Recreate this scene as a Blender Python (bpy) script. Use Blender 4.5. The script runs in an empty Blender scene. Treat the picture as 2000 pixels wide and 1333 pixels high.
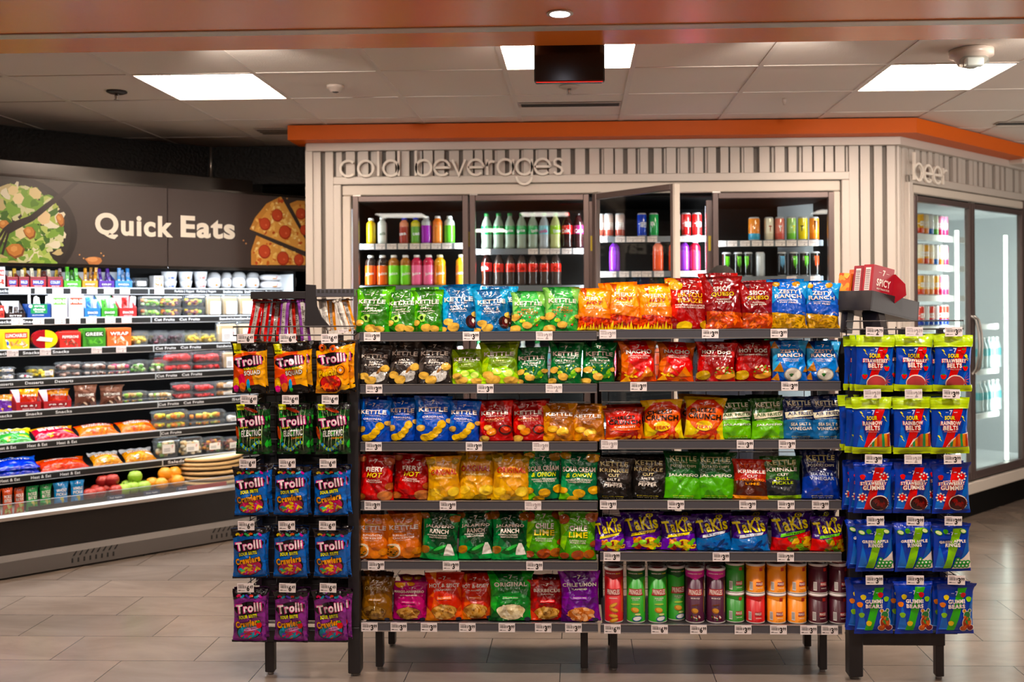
import bpy, bmesh, math, random
import numpy as np
PI = math.pi
SC = bpy.context.scene
COL = SC.collection

# ------------------------------------------------------------------ camera, world, exposure
F_PX, CX, CY, YAW, ROLL, EYE = 1990.0, 1059.0, 594.4, math.radians(1.99), 0.006, 1.5
_F = np.array([-math.sin(YAW), math.cos(YAW), 0.0]); _R0 = np.array([math.cos(YAW), math.sin(YAW), 0.0]); _U0 = np.array([0, 0, 1.0])
_R = _R0*math.cos(ROLL) - _U0*math.sin(ROLL); _U = _U0*math.cos(ROLL) + _R0*math.sin(ROLL)
cam = bpy.data.cameras.new('camera'); camo = bpy.data.objects.new('camera', cam); COL.objects.link(camo)
from mathutils import Matrix, Vector
M = Matrix.Identity(4)
for i in range(3):
    M[i][0] = _R[i]; M[i][1] = _U[i]; M[i][2] = -_F[i]
M[0][3], M[1][3], M[2][3] = 0, 0, EYE
camo.matrix_world = M
cam.sensor_width = 36; cam.lens = 36*F_PX/2000
cam.shift_x = (1000-CX)/2000; cam.shift_y = (CY-666.5)/2000
cam.clip_start = .05; cam.clip_end = 60
cam.dof.use_dof = True; cam.dof.focus_distance = 4.12; cam.dof.aperture_fstop = 2.4
SC.camera = camo
SC.view_settings.view_transform = 'Standard'; SC.view_settings.look = 'None'
SC.view_settings.gamma = 1; SC.view_settings.use_curve_mapping = False
SC.view_settings.exposure = 0.0
w = bpy.data.worlds.new('world'); SC.world = w; w.use_nodes = True
w.node_tree.nodes['Background'].inputs[0].default_value = (.9, .8, .72, 1)
w.node_tree.nodes['Background'].inputs[1].default_value = .03
SC.cycles.use_denoising = True
SC.cycles.max_bounces = 7; SC.cycles.diffuse_bounces = 3; SC.cycles.glossy_bounces = 3
SC.cycles.transmission_bounces = 4; SC.cycles.transparent_max_bounces = 24
SC.cycles.sample_clamp_indirect = 4; SC.cycles.caustics_reflective = False; SC.cycles.caustics_refractive = False

def ray(px, py):
    return _F + (px-CX)/F_PX*_R - (py-CY)/F_PX*_U

class Frame:
    """a wall line: origin on the floor, s runs along it, t goes into it"""
    def __init__(s, ox, oy, rot):
        s.o = np.array([ox, oy, 0.]); s.rot = rot
        s.e = np.array([math.cos(rot), math.sin(rot), 0]); s.n = np.array([-math.sin(rot), math.cos(rot), 0])
    def hit(s, px, py, t):
        d = ray(px, py); k = ((s.o+s.n*t)@s.n)/(d@s.n)
        p = d*k; p[2] += EYE
        return float((p-s.o)@s.e), float(p[2])
    def w(s, a, t, z):
        p = s.o+s.e*a+s.n*t
        return (float(p[0]), float(p[1]), z)
GO = Frame(0, 4.08, 0)                 # snack shelving front
BV = Frame(0, 6.45, 0)                 # cold drinks wall
BR = Frame(2.0, 6.45, PI/4)            # beer wall
QE = Frame(-3.14, 5.50, PI/4)          # open food cooler

# ------------------------------------------------------------------ materials
def lin(h):
    if not isinstance(h, str): return tuple(h)
    h = h.lstrip('#')
    return tuple(((int(h[i:i+2], 16)/255+.055)/1.055)**2.4 if int(h[i:i+2], 16) > 10 else int(h[i:i+2], 16)/255/12.92 for i in (0, 2, 4))
MATS = {}
def mat(name, col=None, rough=.5, metal=0, bump=None, emit=0, coat=0, var=0, spec=.5):
    m = bpy.data.materials.new(name); m.use_nodes = True; nt = m.node_tree; N = nt.nodes; L = nt.links
    b = N['Principled BSDF']; b.inputs['Roughness'].default_value = rough; b.inputs['Metallic'].default_value = metal
    b.inputs['Coat Weight'].default_value = coat; b.inputs['Coat Roughness'].default_value = .08
    b.inputs['Specular IOR Level'].default_value = spec
    src = None
    if col is None:
        a = N.new('ShaderNodeAttribute'); a.attribute_name = 'Col'; src = a.outputs['Color']
    else:
        r = N.new('ShaderNodeRGB'); r.outputs[0].default_value = lin(col)+(1,); src = r.outputs[0]
    if var:
        tc = N.new('ShaderNodeTexCoord'); no = N.new('ShaderNodeTexNoise'); no.inputs['Scale'].default_value = 3; no.inputs['Detail'].default_value = 6
        mr = N.new('ShaderNodeMapRange'); mr.inputs[3].default_value = 1-var; mr.inputs[4].default_value = 1+var
        mx = N.new('ShaderNodeMix'); mx.data_type = 'RGBA'; mx.blend_type = 'MULTIPLY'; mx.inputs[0].default_value = 1
        L.new(tc.outputs['Object'], no.inputs['Vector']); L.new(no.outputs['Fac'], mr.inputs[0]); L.new(src, mx.inputs[6]); L.new(mr.outputs[0], mx.inputs[7]); src = mx.outputs[2]
    L.new(src, b.inputs['Base Color'])
    if emit:
        L.new(src, b.inputs['Emission Color']); b.inputs['Emission Strength'].default_value = emit
    if bump:
        kind, scale, strength, dist = bump
        tc = N.new('ShaderNodeTexCoord'); oi = N.new('ShaderNodeObjectInfo'); ad = N.new('ShaderNodeVectorMath'); ad.operation = 'ADD'
        cm = N.new('ShaderNodeCombineXYZ'); mu = N.new('ShaderNodeMath'); mu.operation = 'MULTIPLY'; mu.inputs[1].default_value = 37
        L.new(oi.outputs['Random'], mu.inputs[0]); L.new(mu.outputs[0], cm.inputs[0]); L.new(mu.outputs[0], cm.inputs[2])
        L.new(tc.outputs['Object'], ad.inputs[0]); L.new(cm.outputs[0], ad.inputs[1])
        if kind == 'noise':
            t = N.new('ShaderNodeTexNoise'); t.inputs['Scale'].default_value = scale; t.inputs['Detail'].default_value = 5; out = t.outputs['Fac']; L.new(ad.outputs[0], t.inputs['Vector'])
        else:   # creased foil: warped cells
            n0 = N.new('ShaderNodeTexNoise'); n0.inputs['Scale'].default_value = scale*.6; n0.inputs['Detail'].default_value = 2
            vm = N.new('ShaderNodeVectorMath'); vm.operation = 'MULTIPLY_ADD'; vm.inputs[1].default_value = (.12, .12, .12)
            L.new(ad.outputs[0], n0.inputs['Vector']); L.new(n0.outputs['Color'], vm.inputs[0]); L.new(ad.outputs[0], vm.inputs[2])
            t = N.new('ShaderNodeTexVoronoi'); t.feature = 'SMOOTH_F1'; t.inputs['Scale'].default_value = scale; t.inputs['Smoothness'].default_value = .25
            L.new(vm.outputs[0], t.inputs['Vector']); out = t.outputs['Distance']
        bp = N.new('ShaderNodeBump'); bp.inputs['Strength'].default_value = strength; bp.inputs['Distance'].default_value = dist
        L.new(out, bp.inputs['Height']); L.new(bp.outputs[0], b.inputs['Normal'])
    MATS[name] = m
    return m
mat('film', rough=.2, bump=('crease', 22, .7, .014), coat=.22)
mat('filmsoft', rough=.26, bump=('crease', 16, .35, .01))
mat('matte', rough=.6); mat('satin', rough=.32); mat('gloss', rough=.12, coat=.3)
mat('bready', rough=.8, bump=('noise', 90, .6, .004))
mat('darkmetal', '343031', rough=.38, metal=.35, bump=('noise', 400, .05, .001)); mat('fasciametal', '5c5a60', rough=.3, metal=.4)
mat('edgemetal', 'c9c6c6', rough=.25, metal=.9); mat('wire', '55504f', rough=.35, metal=.6)
mat('steel', 'b8b0a8', rough=.28, metal=.85); mat('doorframe', '6b5c59', rough=.35, metal=.45)
mat('slat', 'cdc4bb', rough=.42, metal=.1, bump=('noise', 60, .04, .002)); mat('slatgroove', '6c645c', rough=.5)
mat('letter', 'd8cdc0', rough=.45, metal=.05)
mat('lettering', 'f6eee2', rough=.4); mat('orange', 'd65f08', rough=.45, spec=.2); mat('soffit', 'ec8230', rough=.25, bump=('noise', 220, .12, .002), spec=.6)
mat('graytrim', 'c8beb4', rough=.4, metal=.3)
mat('blackwall', '15110f', rough=.55, bump=('noise', 55, 1, .012)); mat('blackpanel', '0b0908', rough=.6, spec=.15); mat('blackgloss', '1a1614', rough=.2)
mat('signboard', '3b3230', rough=.38)
mat('kick', '6e6965', rough=.4, metal=.5); mat('whiteliner', 'd8dcde', rough=.4)
mat('rubber', '1d1c1c', rough=.7); mat('fabric', rough=.9); mat('skin', rough=.5)
mat('ledcool', 'e8f2ff', emit=9); mat('ledwarm', 'fff0df', emit=7); mat('ledbeer', 'f2fff4', emit=9)
mat('troffer', 'ffead6', emit=48); mat('trofferside', 'e8e0d6', rough=.6); mat('downlight', 'f2f0ff', emit=14)
mat('exitred', 'ff2010', emit=1.2); mat('exitletters', 'ff2010', emit=14); mat('exitgreen', '10ff50', emit=3)
def clear(name, tint, refl, rough=.05, white=0.0):
    m = bpy.data.materials.new(name); m.use_nodes = True; nt = m.node_tree; N = nt.nodes; L = nt.links
    N.clear(); o = N.new('ShaderNodeOutputMaterial'); tr = N.new('ShaderNodeBsdfTransparent'); tr.inputs[0].default_value = tint+(1,)
    g = N.new('ShaderNodeBsdfGlossy'); g.inputs['Roughness'].default_value = rough
    lw = N.new('ShaderNodeLayerWeight'); lw.inputs[0].default_value = .5; pw = N.new('ShaderNodeMath'); pw.operation = 'POWER'; pw.inputs[1].default_value = 4.5
    mu = N.new('ShaderNodeMath'); mu.operation = 'MULTIPLY_ADD'; mu.inputs[1].default_value = .85; mu.inputs[2].default_value = .028*refl; mu.use_clamp = True; L.new(lw.outputs['Facing'], pw.inputs[0])
    mx = N.new('ShaderNodeMixShader'); L.new(pw.outputs[0], mu.inputs[0]); L.new(mu.outputs[0], mx.inputs[0]); L.new(tr.outputs[0], mx.inputs[1]); L.new(g.outputs[0], mx.inputs[2])
    out = mx
    if white:
        d = N.new('ShaderNodeBsdfDiffuse'); d.inputs[0].default_value = (.9, .93, .95, 1); m2 = N.new('ShaderNodeMixShader'); m2.inputs[0].default_value = white
        L.new(mx.outputs[0], m2.inputs[1]); L.new(d.outputs[0], m2.inputs[2]); out = m2
    L.new(out.outputs[0], o.inputs[0]); MATS[name] = m
clear('glass', (.9, .92, .9), 1.6, .01); clear('clearplastic', (.93, .95, .96), 1.6, .06, .06); clear('clearpet', (.8, .86, .84), 2.2, .05, .05)

# ceiling and floor
def ceiling_mat():
    m = mat('ceilingtile', 'e0d5ca', rough=.85, bump=('noise', 130, .35, .003)); mat('tbar', 'd8cdc3', rough=.5)
ceiling_mat()
def floor_mat():
    m = bpy.data.materials.new('floor'); m.use_nodes = True; nt = m.node_tree; N = nt.nodes; L = nt.links; b = N['Principled BSDF']
    tc = N.new('ShaderNodeTexCoord'); mp = N.new('ShaderNodeMapping'); mp.inputs['Location'].default_value = (1.32, -4.25, 0)
    br = N.new('ShaderNodeTexBrick'); br.offset = .5; br.inputs['Scale'].default_value = 1; br.inputs['Brick Width'].default_value = .62; br.inputs['Row Height'].default_value = .312
    br.inputs['Mortar Size'].default_value = .0022; br.inputs['Mortar Smooth'].default_value = .3
    br.inputs['Color1'].default_value = lin('86766a')+(1,); br.inputs['Color2'].default_value = lin('796c62')+(1,); br.inputs['Mortar'].default_value = lin('2e2722')+(1,)
    L.new(tc.outputs['Object'], mp.inputs[0]); L.new(mp.outputs[0], br.inputs['Vector'])
    no = N.new('ShaderNodeTexNoise'); no.inputs['Scale'].default_value = 1.6; no.inputs['Detail'].default_value = 9; no.inputs['Roughness'].default_value = .62; no.inputs['Distortion'].default_value = 1.1
    sc = N.new('ShaderNodeMapping'); sc.inputs['Scale'].default_value = (1, 2.4, 1); L.new(tc.outputs['Object'], sc.inputs[0]); L.new(sc.outputs[0], no.inputs['Vector'])
    mr = N.new('ShaderNodeMapRange'); mr.inputs[1].default_value = .3; mr.inputs[2].default_value = .7; mr.inputs[3].default_value = .8; mr.inputs[4].default_value = 1.15
    L.new(no.outputs['Fac'], mr.inputs[0])
    mx = N.new('ShaderNodeMix'); mx.data_type = 'RGBA'; mx.blend_type = 'MULTIPLY'; mx.inputs[0].default_value = 1
    L.new(br.outputs['Color'], mx.inputs[6]); L.new(mr.outputs[0], mx.inputs[7]); L.new(mx.outputs[2], b.inputs['Base Color'])
    m2 = N.new('ShaderNodeMapRange'); m2.inputs[3].default_value = .12; m2.inputs[4].default_value = .26; L.new(no.outputs['Fac'], m2.inputs[0]); L.new(m2.outputs[0], b.inputs['Roughness'])
    bp = N.new('ShaderNodeBump'); bp.inputs['Strength'].default_value = .3; bp.inputs['Distance'].default_value = .002; bp.invert = True
    L.new(br.outputs['Fac'], bp.inputs['Height']); L.new(bp.outputs[0], b.inputs['Normal'])
    MATS['floor'] = m
floor_mat()

# ------------------------------------------------------------------ mesh builder
class MB:
    def __init__(s): s.V = []; s.L = []; s.T = []; s.C = []; s.M = []; s.S = []; s.n = 0; s.mats = []; s.N = []; s.cn = False
    def _m(s, name):
        if name not in s.mats: s.mats.append(name)
        return s.mats.index(name)
    def raw(s, V, loops, tots, cols, m, smooth=False, normals=None):
        V = np.asarray(V, float).reshape(-1, 3)
        s.V.append(V); s.L.append(np.asarray(loops, np.int64)+s.n); s.T.append(np.asarray(tots, np.int64))
        k = len(tots); cols = np.asarray(cols, float)
        if cols.ndim == 1: cols = np.tile(cols, (k, 1))
        s.C.append(cols[:, :3]); s.M.append(np.full(k, s._m(m))); s.S.append(np.full(k, smooth)); s.n += len(V)
        if normals is not None: s.cn = True
        s.N.append(normals if normals is not None else np.zeros_like(V))
        return s
    def faces(s, V, F, col='ffffff', m='matte', smooth=False):
        return s.raw(V, [i for f in F for i in f], [len(f) for f in F], lin(col), m, smooth)
    def box(s, x0, x1, y0, y1, z0, z1, col='ffffff', m='matte', bev=0, xf=None):
        if bev > 0:
            b = bev; P = []
            for z, i in ((z0, b), (z0+b, 0), (z1-b, 0), (z1, b)):
                P += [(x0+i, y0+b*(i == 0) , z)]*0
            V = []; F = []
            rings = [(z0, b), (z0+b, 0), (z1-b, 0), (z1, b)]
            for z, i in rings:
                a0, a1, c0, c1 = x0+i, x1-i, y0+i, y1-i
                V += [(a0+b, c0, z), (a1-b, c0, z), (a1, c0+b, z), (a1, c1-b, z), (a1-b, c1, z), (a0+b, c1, z), (a0, c1-b, z), (a0, c0+b, z)]
            for r in range(3):
                for k in range(8): F.append((r*8+k, r*8+(k+1) % 8, r*8+8+(k+1) % 8, r*8+8+k))
            F.append(tuple(range(7, -1, -1))); F.append(tuple(range(24, 32)))
        else:
            V = [(x, y, z) for z in (z0, z1) for x, y in ((x0, y0), (x1, y0), (x1, y1), (x0, y1))]
            F = [(3, 2, 1, 0), (4, 5, 6, 7), (0, 1, 5, 4), (1, 2, 6, 5), (2, 3, 7, 6), (3, 0, 4, 7)]
        if xf is not None: V = [xf(v) for v in V]
        return s.faces(V, F, col, m)
    def prism(s, pts, y0, y1, col='ffffff', m='matte', axis='y'):
        n = len(pts); mk = {'y': lambda a, b, t: (a, t, b), 'x': lambda a, b, t: (t, a, b), 'z': lambda a, b, t: (a, b, t)}[axis]
        V = [mk(a, b, y0) for a, b in pts]+[mk(a, b, y1) for a, b in pts]
        return s.faces(V, [tuple(range(n)), tuple(range(2*n-1, n-1, -1))]+[(i, n+i, n+(i+1) % n, (i+1) % n) for i in range(n)], col, m)
    def lathe(s, prof, n=16, cols=None, m='matte', c=(0, 0, 0), cap=True, sx=1, sy=1):
        V = [(c[0]+r*sx*math.cos(2*PI*k/n), c[1]+r*sy*math.sin(2*PI*k/n), c[2]+z) for r, z in prof for k in range(n)]
        F = []; C = []
        for i in range(len(prof)-1):
            for k in range(n): F.append((i*n+k, i*n+(k+1) % n, i*n+n+(k+1) % n, i*n+n+k)); C.append(lin(cols[i] if isinstance(cols, (list, tuple)) else (cols or 'ffffff')))
        if cap:
            F.append(tuple(range(n-1, -1, -1))); C.append(C[0]); F.append(tuple(range((len(prof)-1)*n, len(prof)*n))); C.append(C[-2])
        return s.raw(V, [i for f in F for i in f], [len(f) for f in F], C, m, True)
    def tube(s, pts, r, col='ffffff', m='wire', n=6, close=False):
        pts = [np.array(p, float) for p in pts]; k = len(pts); V = []; F = []
        for i, p in enumerate(pts):
            a = pts[(i-1) % k] if (close or i) else p; b = pts[(i+1) % k] if (close or i < k-1) else p
            d = b-a; d /= (np.linalg.norm(d)+1e-9); up = np.array([0, 0, 1.]) if abs(d[2]) < .9 else np.array([1., 0, 0])
            u = np.cross(d, up); u /= np.linalg.norm(u); v = np.cross(d, u)
            V += [p+r*(math.cos(2*PI*j/n)*u+math.sin(2*PI*j/n)*v) for j in range(n)]
        for i in range(k if close else k-1):
            for j in range(n): F.append((i*n+j, i*n+(j+1) % n, ((i+1) % k)*n+(j+1) % n, ((i+1) % k)*n+j))
        if not close: F += [tuple(range(n)), tuple(range(k*n-1, (k-1)*n-1, -1))]
        return s.faces(V, F, col, m, True)
    def ball(s, c, r, col='ffffff', m='matte', n=10, sq=1.0, noise=0, sc=(1, 1, 1)):
        V = []; F = []; h = n//2+1
        for i in range(h+1):
            th = PI*i/h
            for k in range(n):
                ph = 2*PI*k/n; d = [math.sin(th)*math.cos(ph), math.sin(th)*math.sin(ph), math.cos(th)]
                if sq != 1: d = [math.copysign(abs(x)**sq, x) for x in d]
                q = r*(1+random.uniform(-noise, noise)) if noise and 0 < i < h else r
                V.append((c[0]+d[0]*q*sc[0], c[1]+d[1]*q*sc[1], c[2]+d[2]*q*sc[2]))
        for i in range(h):
            for k in range(n): F.append((i*n+k, i*n+n+k, i*n+n+(k+1) % n, i*n+(k+1) % n))
        return s.faces(V, F, col, m, True)
    def art(s, baked, fn, m='satin', smooth=False, nf=None):
        V, lo, to, co = baked
        if len(to) == 0: return s
        return s.raw(fn(V), lo, to, co, m, smooth, nf(V) if nf else None)
    def build(s, name, parent=None, loc=None, rot=None):
        me = bpy.data.meshes.new(name); V = np.concatenate(s.V); Lp = np.concatenate(s.L); T = np.concatenate(s.T)
        me.vertices.add(len(V)); me.vertices.foreach_set('co', V.astype(np.float32).ravel())
        me.loops.add(len(Lp)); me.loops.foreach_set('vertex_index', Lp.astype(np.int32))
        me.polygons.add(len(T)); me.polygons.foreach_set('loop_start', (np.cumsum(T)-T).astype(np.int32)); 
        me.polygons.foreach_set('material_index', np.concatenate(s.M).astype(np.int32))
        me.update(calc_edges=True)
        me.polygons.foreach_set('use_smooth', np.concatenate(s.S))
        a = me.attributes.new('Col', 'FLOAT_COLOR', 'FACE'); C = np.concatenate(s.C); a.data.foreach_set('color', np.hstack([C, np.ones((len(C), 1))]).astype(np.float32).ravel())
        for k in s.mats: me.materials.append(MATS[k])
        me.validate()
        if s.cn and len(me.vertices) == len(V):
            me.normals_split_custom_set_from_vertices(np.concatenate(s.N).tolist())
        o = bpy.data.objects.new(name, me); COL.objects.link(o)
        if parent is not None: o.parent = parent
        if loc is not None: o.location = loc
        if rot is not None: o.rotation_euler = rot
        return o
def empty(name, loc=(0, 0, 0), rot=(0, 0, 0)):
    o = bpy.data.objects.new(name, None); o.empty_display_size = .05; COL.objects.link(o); o.location = loc; o.rotation_euler = rot; return o
def tag(o, label, cat, group=None):
    o['label'] = label; o['category'] = cat
    if group: o['group'] = group
    return o
def struct(o): o['kind'] = 'structure'; return o
KIDS = {}
def dup(o, loc, rot=None, scale=None):
    c = o.copy(); COL.objects.link(c); c.location = loc
    if rot is not None: c.rotation_euler = rot
    if scale is not None: c.scale = scale
    for ch in KIDS.get(o.name, ()):
        d = ch.copy(); COL.objects.link(d); d.parent = c
    return c
ORD = 'first second third fourth fifth sixth seventh eighth ninth tenth eleventh twelfth thirteenth fourteenth fifteenth sixteenth seventeenth eighteenth nineteenth twentieth'.split()
REG = []
def reg(o, desc, cat, where, frm, order, group):
    """label written at the end: desc + place in its row"""
    REG.append((o, desc, cat, where, frm, order, group))
def finish_labels():
    rows = {}
    for r in REG: rows.setdefault((r[1], r[3]), []).append(r)
    for (desc, where), L in rows.items():
        L.sort(key=lambda r: r[5])
        for i, (o, d, cat, wh, frm, od, grp) in enumerate(L):
            o['label'] = d+' '+wh if len(L) == 1 else d+', '+ORD[min(i, 19)]+' '+frm+', '+wh
            o['category'] = cat; o['group'] = grp

# ------------------------------------------------------------------ printed art
_tc = {}
def text2d(s, bold=0.0, shear=0.0):
    bold *= .6; k = (s, bold, shear)
    if k not in _tc:
        cu = bpy.data.curves.new('t', 'FONT'); cu.body = s; cu.offset = bold; cu.resolution_u = 6 if s in ('Quick', 'Eats') else 3; cu.shear = shear; cu.align_x = 'CENTER'; cu.space_character = 1+bold*3.2; cu.space_line = .85
        ob = bpy.data.objects.new('t', cu); COL.objects.link(ob)
        dg = bpy.context.evaluated_depsgraph_get(); ev = ob.evaluated_get(dg); me = ev.to_mesh()
        V = np.array([v.co[:2] for v in me.vertices], float).reshape(-1, 2); F = [tuple(p.vertices) for p in me.polygons]
        ev.to_mesh_clear(); bpy.data.objects.remove(ob); bpy.data.curves.remove(cu)
        if len(V):
            lo, hi = V.min(0), V.max(0); V = (V-(lo+hi)/2)/np.maximum(hi-lo, 1e-6); _tc[k] = (V, F, (hi-lo)[0]/(hi-lo)[1])
        else: _tc[k] = (V, F, 1)
    return _tc[k]
class Art:
    """flat print in metres, x 0..W, y 0..H; arguments are fractions of W and H"""
    def __init__(s, W, H, base='ffffff'): s.W, s.H, s.base = W, H, base; s.E = []; s.l = 1; s.baked = None
    def add(s, V, F, col, lay=None):
        s.E.append((V, F, col, s.l if lay is None else lay))
        if lay is None: s.l += 1
        return s
    def poly(s, pts, col): return s.add([(a*s.W, b*s.H) for a, b in pts], [tuple(range(len(pts)))], col)
    def rect(s, x0, x1, y0, y1, col): return s.poly([(x0, y0), (x1, y0), (x1, y1), (x0, y1)], col)
    def ell(s, cx, cy, rx, ry, col, rot=0, n=18, wob=0, lay=None, ph=0):
        c, q = math.cos(rot), math.sin(rot); P = []
        for k in range(n):
            a = 2*PI*k/n; g = 1+wob*math.sin(3*a+ph)+wob*.6*math.sin(5*a+ph*2); x = rx*s.W*math.cos(a)*g; y = ry*s.H*math.sin(a)*g
            P.append((cx*s.W+x*c-y*q, cy*s.H+x*q+y*c))
        return s.add(P, [tuple(range(n))], col, lay)
    def text(s, t, cx, cy, w, h, col, bold=.02, rot=0, shear=0, shadow=None):
        V, F, asp = text2d(t, bold, shear)
        if not len(V): return s
        W, H = w*s.W, (h*s.H if h else w*s.W/asp); c, q = math.cos(rot), math.sin(rot)
        P = [(cx*s.W+x*W*c-y*H*q, cy*s.H+x*W*q+y*H*c) for x, y in V]
        if shadow:
            V2, F2, _ = text2d(t, bold+.05, shear); s.add([(cx*s.W+x*W*1.05*c-y*H*1.12*q, cy*s.H+x*W*1.05*q+y*H*1.12*c) for x, y in V2], F2, shadow)
        return s.add(P, F, col)
    def chip(s, cx, cy, r, rot=0, col='e0a63a', rip=False, asp=.85, k=None):
        ry = r*s.W/s.H*asp; L = s.l; s.l += 3
        h = hash_col
        s.ell(cx, cy, r, ry, h(col, .72), rot, 16, .03, L); s.ell(cx-.01, cy+.005, r*.93, ry*.92, col, rot, 16, .04, L+1, 1)
        if rip:
            for i in range(-3, 4):
                hw = math.sqrt(max(0, 1-(i/4)**2))*r*.85; c, q = math.cos(rot), math.sin(rot)
                P = []
                for x, y in ((-hw, i/4*ry-ry*.06), (hw, i/4*ry-ry*.06), (hw, i/4*ry+ry*.05), (-hw, i/4*ry+ry*.05)):
                    X, Y = x*s.W, y*s.H; P.append((cx*s.W+X*c-Y*q, cy*s.H+X*q+Y*c))
                s.add(P, [(0, 1, 2, 3)], h(col, .6), L+2)
        else:
            s.ell(cx+r*.15, cy+ry*.2, r*.5, ry*.4, h(col, 1.18), rot+.5, 12, .12, L+2)
        return s
    def pile(s, x0, x1, y0, y1, pal, n, a, b, seed=1, base=None):
        rnd = random.Random(seed)
        if base: s.rect(x0, x1, y0, y1, base)
        L = s.l; s.l += 3
        for i in range(n):
            s.ell(rnd.uniform(x0, x1), rnd.uniform(y0, y1), a*rnd.uniform(.7, 1.2), b*rnd.uniform(.7, 1.2), rnd.choice(pal), rnd.uniform(0, PI), 9, .08, L+i*2.6/n)
        return s
    def seven(s, cx, cy, sz, col='ffffff', c2=None):
        s.text('7', cx, cy, sz, sz*1.5*s.W/s.H, col, .04)
        L = s.l; s.l += 1
        for k in (-1, 1): s.add([((cx+k*sz*1.5-sz*.55)*s.W, (cy-.004)*s.H), ((cx+k*sz*1.5+sz*.55)*s.W, (cy-.004)*s.H), ((cx+k*sz*1.5+sz*.55)*s.W, (cy+.004)*s.H), ((cx+k*sz*1.5-sz*.55)*s.W, (cy+.004)*s.H)], [(0, 1, 2, 3)], c2 or col, L)
        return s
    def bake(s, dx=0, dy=0):
        if s.baked is not None: return s.baked
        bm = bmesh.new(); lay = bm.faces.layers.int.new('c'); pal = []
        for V, F, col, l in s.E:
            c = lin(col)
            if c not in pal: pal.append(c)
            ci = pal.index(c); vs = [bm.verts.new((p[0], p[1], l)) for p in V]
            for f in F:
                try: bf = bm.faces.new([vs[i] for i in f]); bf[lay] = ci
                except ValueError: pass
        if len(bm.faces):
            bmesh.ops.triangulate(bm, faces=[f for f in bm.faces if len(f.verts) > 4])
            def cut(co, no, clear):
                bmesh.ops.bisect_plane(bm, geom=bm.verts[:]+bm.edges[:]+bm.faces[:], plane_co=co, plane_no=no, clear_outer=clear)
            cut((s.W*.999, 0, 0), (1, 0, 0), True); cut((s.W*.001, 0, 0), (-1, 0, 0), True); cut((0, s.H*.999, 0), (0, 1, 0), True); cut((0, s.H*.001, 0), (0, -1, 0), True)
            if dx:
                n = int(round(s.W/dx))
                for i in range(1, n): cut((s.W*i/n, 0, 0), (1, 0, 0), False)
            if dy:
                n = int(round(s.H/dy))
                for i in range(1, n): cut((0, s.H*i/n, 0), (0, 1, 0), False)
            for f in [f for f in bm.faces if f.normal.z < 0]: f.normal_flip()
        bm.verts.index_update()
        V = np.array([v.co[:] for v in bm.verts], float).reshape(-1, 3)
        lo = []; to = []; co = []
        for f in bm.faces: lo += [v.index for v in f.verts]; to.append(len(f.verts)); co.append(pal[f[lay]])
        bm.free(); s.baked = (V, lo, to, co)
        return s.baked
def hash_col(c, k):
    c = lin(c); return tuple(min(1, x*k) for x in c)
LAY = .0002
def flat(x0, y, z0, sx=1, sz=1, off=.0006):
    return lambda V: np.stack([x0+V[:, 0]*sx, np.full(len(V), y)-off-V[:, 2]*LAY*.6, z0+V[:, 1]*sz], 1)
def wrap(R, z0, ang=0, off=.0005):
    def f(V):
        a = V[:, 0]/R+ang; r = R+off+V[:, 2]*LAY*.5
        return np.stack([r*np.sin(a), -r*np.cos(a), z0+V[:, 1]], 1)
    return f

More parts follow.
